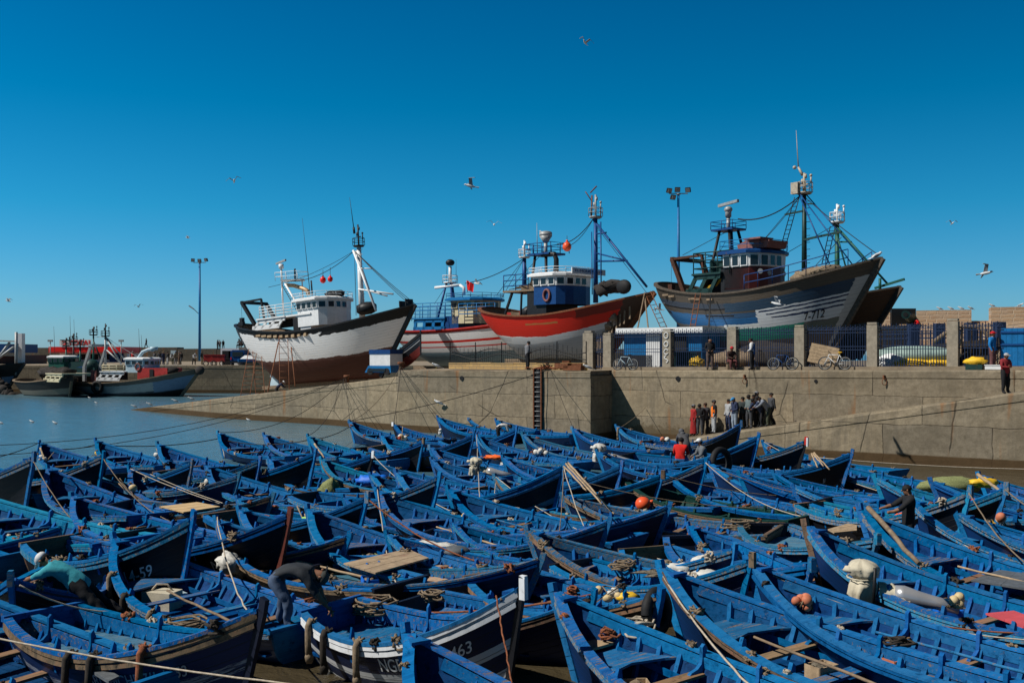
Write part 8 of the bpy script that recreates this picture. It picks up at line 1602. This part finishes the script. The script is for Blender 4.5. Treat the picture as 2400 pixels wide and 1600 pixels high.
# ================================================================ ropes
def line(a, b, sag, r, mat, label, n=16, cat='rope', wob=.02):
    a = V(a); b = V(b); m = MB(); r *= .62; m.tube([a.lerp(b, i / n) - V((0, 0, sag * 4 * (i / n) * (1 - i / n))) + V((noise.noise(V((i * .9, a.x, b.x))) * wob, noise.noise(V((i * .9, a.y, 9))) * wob, 0)) for i in range(n + 1)], r, 5, cap=True); return m.build('mooring_line', M[mat], label=label, cat=cat, group='mooring lines')
def stem(k, dz=0): return boat_pt(k, 1.0, 0, dz + .03)
def rail(k, t, s): return boat_pt(k, t, s, .04)
b1_ = V((*onblock(940, .35), 4.25)); b2_ = V((T2.lerp(T3, .22).x, T2.lerp(T3, .22).y + .3, 3.3)); b3_ = V((*onblock(1290, .1), 4.12))
L_ = [(b1_, stem('b4'), .6, .03, 'rope', 'brown rope sagging from the slipway head bollard to the tall back row bow'),
 (b1_, stem('b5'), .15, .03, 'rope_dark', 'dark rope hanging nearly straight down from the bollard, left one'), (b1_, stem('c1'), .1, .025, 'rope_dark', 'dark rope hanging from the bollard, right one'),
 (b3_, stem('b4'), .25, .035, 'rope_dark', 'long dark taut line across the wall face from the ladder top'), (b3_, stem('c8'), .05, .025, 'rope_dark', 'dark line from the rope tangle down to the boat at the block corner'),
 (b2_, stem('a4'), 1.0, .03, 'rope_dark', 'slack dark line from the slipway bollard to the oar boat'), (b2_, V((-32, 44, 1.2)), 1.8, .03, 'rope_dark', 'upper of two long slack lines running left over the water'), (b2_, V((-30, 40, 1.0)), 1.9, .03, 'rope_dark', 'lower of two long slack lines running left over the water'),
 (b2_, stem('b3'), .7, .025, 'rope_dark', 'dark line from the slipway bollard to the low back row bow'), (b2_ + V((.1, 0, 0)), stem('b4'), .1, .022, 'rope_dark', 'thin line dropping from the slipway bollard behind the tall bow'),
 (pz(-60, 1082, 1.2), stem('a1'), .1, .03, 'rope_dark', 'dark line from the left edge to the first upright bow'), (stem('a1', -.2), stem('a2', -.2), .15, .035, 'rope_dark', 'dark line between the first and second back row bows'), (stem('a2', -.2), stem('a4', -.3), .2, .035, 'rope_dark', 'dark line passing behind the third bow to the oar boat'), (stem('a4', -.3), stem('b3', -.2), .25, .035, 'rope_dark', 'dark line between the oar boat and the low bow'), (stem('b3', -.2), stem('b4', -.3), .15, .035, 'rope_dark', 'dark line rising to the tall bow at the wall'),
 (stem('c9', -.2), V((*onwall(1512, -.05), 1.9)), .1, .025, 'rope', 'line from the curved bow to the shadowed wall'),
 (V((30, 33, 1.7)), stem('d7'), .5, .025, 'rope_pale', 'upper pale line coming in from the right edge over brown water'), (V((30, 31, 1.9)), rail('h2', .5, 1), .5, .02, 'rope_pale', 'lower pale line coming in from the right edge'),
 (stem('a6'), rail('b17', .3, -1), .5, .022, 'rope_pale', 'pale line from a left bow running far right across many boats'), (stem('a6', .02), rail('b8', .2, -1), .6, .02, 'rope', 'tan line from the same left bow ending at the white float boat'), (rail('a6', .9, 1), rail('m3', .5, 1), .2, .02, 'rope_pale', 'short pale line crossing the left float bow'),
 (stem('b17', .03), rail('m2', .5, 1), .45, .024, 'rope_pale', 'pale line from the large bare bow down to the decked boat'), (stem('b16'), rail('b19', .25, 1), .2, .03, 'rope_rust', 'brown line from the bare railed black bow to the centre boards'), (rail('b7', .5, 1), rail('b20', .7, 1), .5, .022, 'rope_pale', 'pale line from the big empty bow boat to the yellow floats'),
 (stem('c6', .02), rail('c12', .6, 1), .3, .024, 'rope_pale', 'pale line from the orange cloth boat to the 1030 bow'), (stem('c14'), rail('h3', .3, 1), .5, .022, 'rope_pale', 'pale line along the worn grey stemmed boat'), (stem('c14', -.2), rail('e6', .5, 1), .7, .022, 'rope_pale', 'long pale line from the worn stem toward the white striped bow'),
 (stem('c12'), rail('e4', .3, 1), .8, .024, 'rope_pale', 'pale line falling from the 1030 post across the middle boats'), (stem('c12', -.1), rail('h1', .5, 1), .4, .022, 'rope', 'tan line from the 1030 post to the grey decked boat'), (stem('c12', -.3), rail('c17', .3, 1), .2, .02, 'rope', 'thin line from the 1030 post over the green boat'),
 (stem('d4'), rail('h8', .4, -1), .4, .024, 'rope_pale', 'pale line from the plank boat bow by the ramp'), (stem('d8'), rail('f4', .4, 1), .5, .024, 'rope_pale', 'pale line from the chalk marked bow toward the right'), (stem('d8', -.1), rail('k9', .4, 1), .3, .02, 'rope', 'tan line just under the pale one from the chalk marked bow'), (stem('c16'), rail('d9', .2, 1), .3, .022, 'rope', 'thin tan line over the low dark bow'),
 (stem('f7', -.1), rail('f1', .25, -1), .25, .024, 'rope_rust', 'reddish line along the gunwale from the bottle boat bow'), (stem('f7', -.05), rail('f1', .1, -1), .35, .02, 'rope_pale', 'pale line along the gunwale from the bottle boat bow'), (stem('f2', -.1), rail('f3', .1, -1), .6, .022, 'rope_pale', 'pale line from the spar boat bow to the right edge'), (stem('f3', -.2), rail('h6', .4, -1), .5, .022, 'rope_pale', 'pale line from the thick white tipped post to the right'),
 (stem('f4'), rail('f2', .5, 1), .2, .028, 'rope', 'knotted line from the black bow down into the spar boat'), (stem('f5'), rail('h6', .7, 1), .2, .028, 'rope', 'knotted line from the right edge bow down to the float boat'),
 (stem('f8', -.15), pz(1775, 1625, .9), .1, .028, 'rope_pale', 'taut pale line running down right from the bow above the tyre'), (pz(-40, 1488, 1.3), pz(720, 1606, 1.3), .05, .022, 'rope_pale', 'thin white line across the bottom left corner'), (pz(45, 1370, 1.35), rail('f12', .12, -1), .1, .022, 'rope_pale', 'pale line from the pushed black bow to the stern of the 1153 boat'),
 (stem('f10'), pz(1068, 1575, .7), .25, .035, 'rope_rust', 'thick rust red rope from the bottom edge bow into the boat'), (rail('f11', .95, 1), rail('f11', .6, 1) + V((0, 0, -.1)), .22, .045, 'rope', 'thick hairy rope looped along the white striped bow'), (pd(1163, 1395, 13.6), pd(1200, 1600, 12.2), .02, .02, 'rope_rust', 'thin reddish line hanging in front of the white striped bow'),
 (stem('a8', -.1), rail('g1', .55, 1), .1, .024, 'rope', 'tan line from the NA bow to the paddle boat'), (stem('a9', -.1), rail('k1', .5, 1), .3, .022, 'rope', 'thin tan line from the faint lettered bow'), (stem('a13', .05), rail('f12', .9, -1), .4, .024, 'rope_pale', 'pale line over the thwarts of the boat with the man in grey'), (rail('b18', .9, 1), rail('a13', .55, 1), .2, .03, 'rope_pale', 'thick pale line from the NDA bow down to the next boat'), (stem('e6'), rail('e6', .1, 1), .1, .03, 'rope_rust', 'knotted brown line across the small boat behind the white striped bow'),
 (stem('b7', -.3), rail('b12', .5, 1), .4, .02, 'rope_pale', 'pale line from the big empty bow to the tarpaulin boat'), (stem('b11'), rail('b17', .6, 1), .3, .022, 'rope_pale', 'pale line from the white post top toward the bare bench boat')]
for a in L_: line(*a[:5], a[5])
# lashings, fenders and coils belonging to single boats
rnd = random.Random(5); NK = {}
def lashing(key, t, s_, mat, size=.1, drop=.0):
    o, bt, sx_, sy_, sz_ = BOATS[key]; nm = (mat, round(size, 2), round(drop, 2), len(NK) % 6)
    if nm not in NK:
        m = MB(); r_ = random.Random(len(NK) + 3)
        for k in range(7):
            pts = [V((r_.uniform(-1, 1) * size * .8, r_.uniform(-1, 1) * size, r_.uniform(-1, .7) * size)) for _ in range(5)]; m.tube(pts, .016 + size * .07, 5)
        if drop:
            for k in range(2): x = .02 + .03 * k; m.tube([V((x, .03 * k, .03)), V((x + .05, .03 * k, -.05)), V((x + .06, .04 * k, -drop * .6)), V((x + .04, .02, -drop))], .05, 7)
            m.ell((.08, .02, -drop), (.07, .07, .1), 8, lump=.8)
        NK[nm] = m.mesh('rope_lashing', M[mat])
    c = bpy.data.objects.new('rope_lashing', NK[nm]); col.objects.link(c); c.parent = o; p = V((s_ * bt.half(t) * .97, -3 + 6 * t, bt.sheer(t) + .04)); c.location = p; c.scale = (1 / sx_, 1 / sy_, 1 / sz_)
    if s_ < 0: c.rotation_euler = (0, 0, math.pi)
for key in BOATS:
    for k in range(rnd.choice((3, 4, 5))): lashing(key, rnd.choice((.12, .2, .3, .38, .5, .6, .68, .8, .9)), rnd.choice((-1, 1)), rnd.choice(('rope', 'rope', 'rope_rust', 'rope_dark', 'rope_pale')), rnd.choice((.06, .09, .12)))
for key, t, s_, mt in (('f11', .10, 1, 'rope'), ('f11', .22, 1, 'rope_dark'), ('f11', .42, 1, 'rope'), ('f11', .66, 1, 'rope'), ('a12', .62, -1, 'rope_dark'), ('a12', .45, -1, 'rope'), ('a12', .78, -1, 'rope'), ('b7', .6, -1, 'rope_dark'), ('b7', .5, -1, 'rope_dark'), ('b7', .42, -1, 'rope_dark'), ('f12', .45, 1, 'rope_dark'), ('f12', .55, 1, 'rope_dark'), ('f12', .72, 1, 'rope_rust'), ('c9', .95, -1, 'rope'), ('a11', .3, 1, 'rope_dark'), ('h3', .5, 1, 'rope'), ('f9', .5, 1, 'rope')): lashing(key, t, s_, mt, .08, .55)
def coil(px_, py_, z, mat, label, r=.22, n=7, seed=0):
    p = pz(px_, py_, z); m = MB(); rr = random.Random(seed)
    for k in range(n):
        c = p + V((rr.uniform(-.5, .5) * r, rr.uniform(-.5, .5) * r, .03 + .025 * k)); q = rr.uniform(.6, 1.1) * r; m.tube([c + V((q * math.cos(a), q * math.sin(a) * rr.uniform(.7, 1), rr.uniform(-.02, .04))) for a in [j * .63 for j in range(11)]], .02, 5, cap=False)
    return m.build('rope_coil', M[mat], label=label, cat='rope coil')
coil(880, 1440, .62, 'rope', 'tan rope coil on the deck of the white banded boat', .30, 9, 1); coil(850, 1430, .62, 'rope_rust', 'red brown rope coil left of the tan one on the white banded boat', .26, 8, 2); coil(195, 1282, .5, 'rope_rust', 'brown rope coil in the stern of the black 71-14-59 boat', .24, 7, 3)
coil(1460, 1350 - 15, .55, 'rope', 'brown rope coil by the dark knees left of the white sacks', .22, 6, 4); coil(1500, 1490, .72, 'rope_pale', 'bunch of frayed pale rope over the side of the foreground boat', .18, 9, 5); coil(1010, 1412, .6, 'rope', 'knotted brown rope in the small boat behind the white striped bow', .2, 8, 6)
coil(1430, 1498, .68, 'oranc' if False else 'rope_rust', 'orange brown rope knotted on the bare foreground plank', .12, 6, 7); coil(2100, 1560 - 40, .5, 'rope_dark', 'dark line coiled in the bottom boards at the lower right', .2, 6, 8); coil(1690, 1420, .62, 'dgreen', 'thin green line coiled on a bow bench, lower right', .18, 5, 9); coil(600, 1228, .55, 'rope_rust', 'reddish rope heap behind the NDA bow', .25, 8, 10); coil(1730, 1240, .5, 'rope', 'brown rope heap on the bright blue deck, middle right', .3, 8, 11); coil(1628, 1258, .6, 'rope_rust', 'orange brown knot at the stern of the bright decked boat', .16, 7, 12); coil(2060, 1345, .6, 'rope_rust', 'red brown rope knot hanging by the steel pipe', .12, 6, 13)
coil(450, 1475, .5, 'rope', 'ropes and hoops lying between thwarts near the left foreground', .3, 6, 14); coil(1340, 1400, .5, 'rope_rust', 'orange fuzzy rope end on the raw timber strake', .1, 7, 15)
# ================================================================ lettering on the bows
def boattext(key, txt, t0, v0, size, mat='whitepaint', side=1, slant=0.0, stretch=1.0):
    o, bt, sx_, sy_, sz_ = BOATS[key]
    cu = bpy.data.curves.new('t', 'FONT'); cu.body = txt; cu.size = size; cu.offset = size * .008
    to = bpy.data.objects.new('t', cu); col.objects.link(to); dg = bpy.context.evaluated_depsgraph_get(); me = bpy.data.meshes.new_from_object(to.evaluated_get(dg)); bpy.data.objects.remove(to)
    bm = bmesh.new(); bm.from_mesh(me); bmesh.ops.triangulate(bm, faces=bm.faces); bm.to_mesh(me); bm.free()
    mx_ = max(v.co.x for v in me.vertices)
    for v in me.vertices:
        xx = v.co.x if side > 0 else mx_ - v.co.x; yy = v.co.y
        t = t0 + xx * stretch / (6.0 * sy_); vv = v0 + slant * (t - t0) + yy / (bt.sheer(t) + .3); p = bt.pt(t, vv, side); q = bt.pt(t + .01, vv, side); s2 = bt.pt(t, vv + .02, side)
        n = (q - p).cross(s2 - p).normalized()
        if n.x * side < 0: n = -n
        v.co = p + n * .012
    me.materials.clear(); me.materials.append(M[mat]); c = bpy.data.objects.new('bow_lettering', me); col.objects.link(c); c.parent = o
M['chalk'] = plain('worn_white_lettering', (.42, .44, .46), .7, 0, .3, 14, .1, dirt=(.05, .07, .1), dirt_amt=.5)
for key, txt, t0, v0, size, side in (('f11', 'NGELES 7/11463', .50, .68, .21, 1), ('f11', '11463', .84, .70, .22, -1), ('f12', 'AROUICHE 7/1 1153', .50, .66, .19, 1), ('a11', '71-14-59', .64, .55, .28, 1), ('a8', 'BNA', .60, .45, .36, 1), ('b18', 'NDA', .68, .48, .34, 1), ('b15', '7/3', .82, .60, .26, 1), ('b15', 'S 4 54', .66, .38, .22, 1), ('c12', '1030', .72, .42, .22, 1), ('c13', '520', .80, .52, .24, 1), ('c5', 'KRM', .66, .50, .30, 1), ('b11', 'NA', .76, .56, .20, 1), ('d3', 'M A I 2', .66, .52, .30, 1), ('d3', '02', .80, .26, .30, 1), ('a9', 'IT X', .64, .42, .30, 1), ('s1', 'SIR RA', .60, .42, .26, 1), ('d8', '17 II', .78, .55, .16, 1), ('d6', 'II', .84, .5, .2, 1)):
    boattext(key, txt, t0, v0, size, 'whitepaint' if key in ('f11', 'a11') else 'chalk', side)
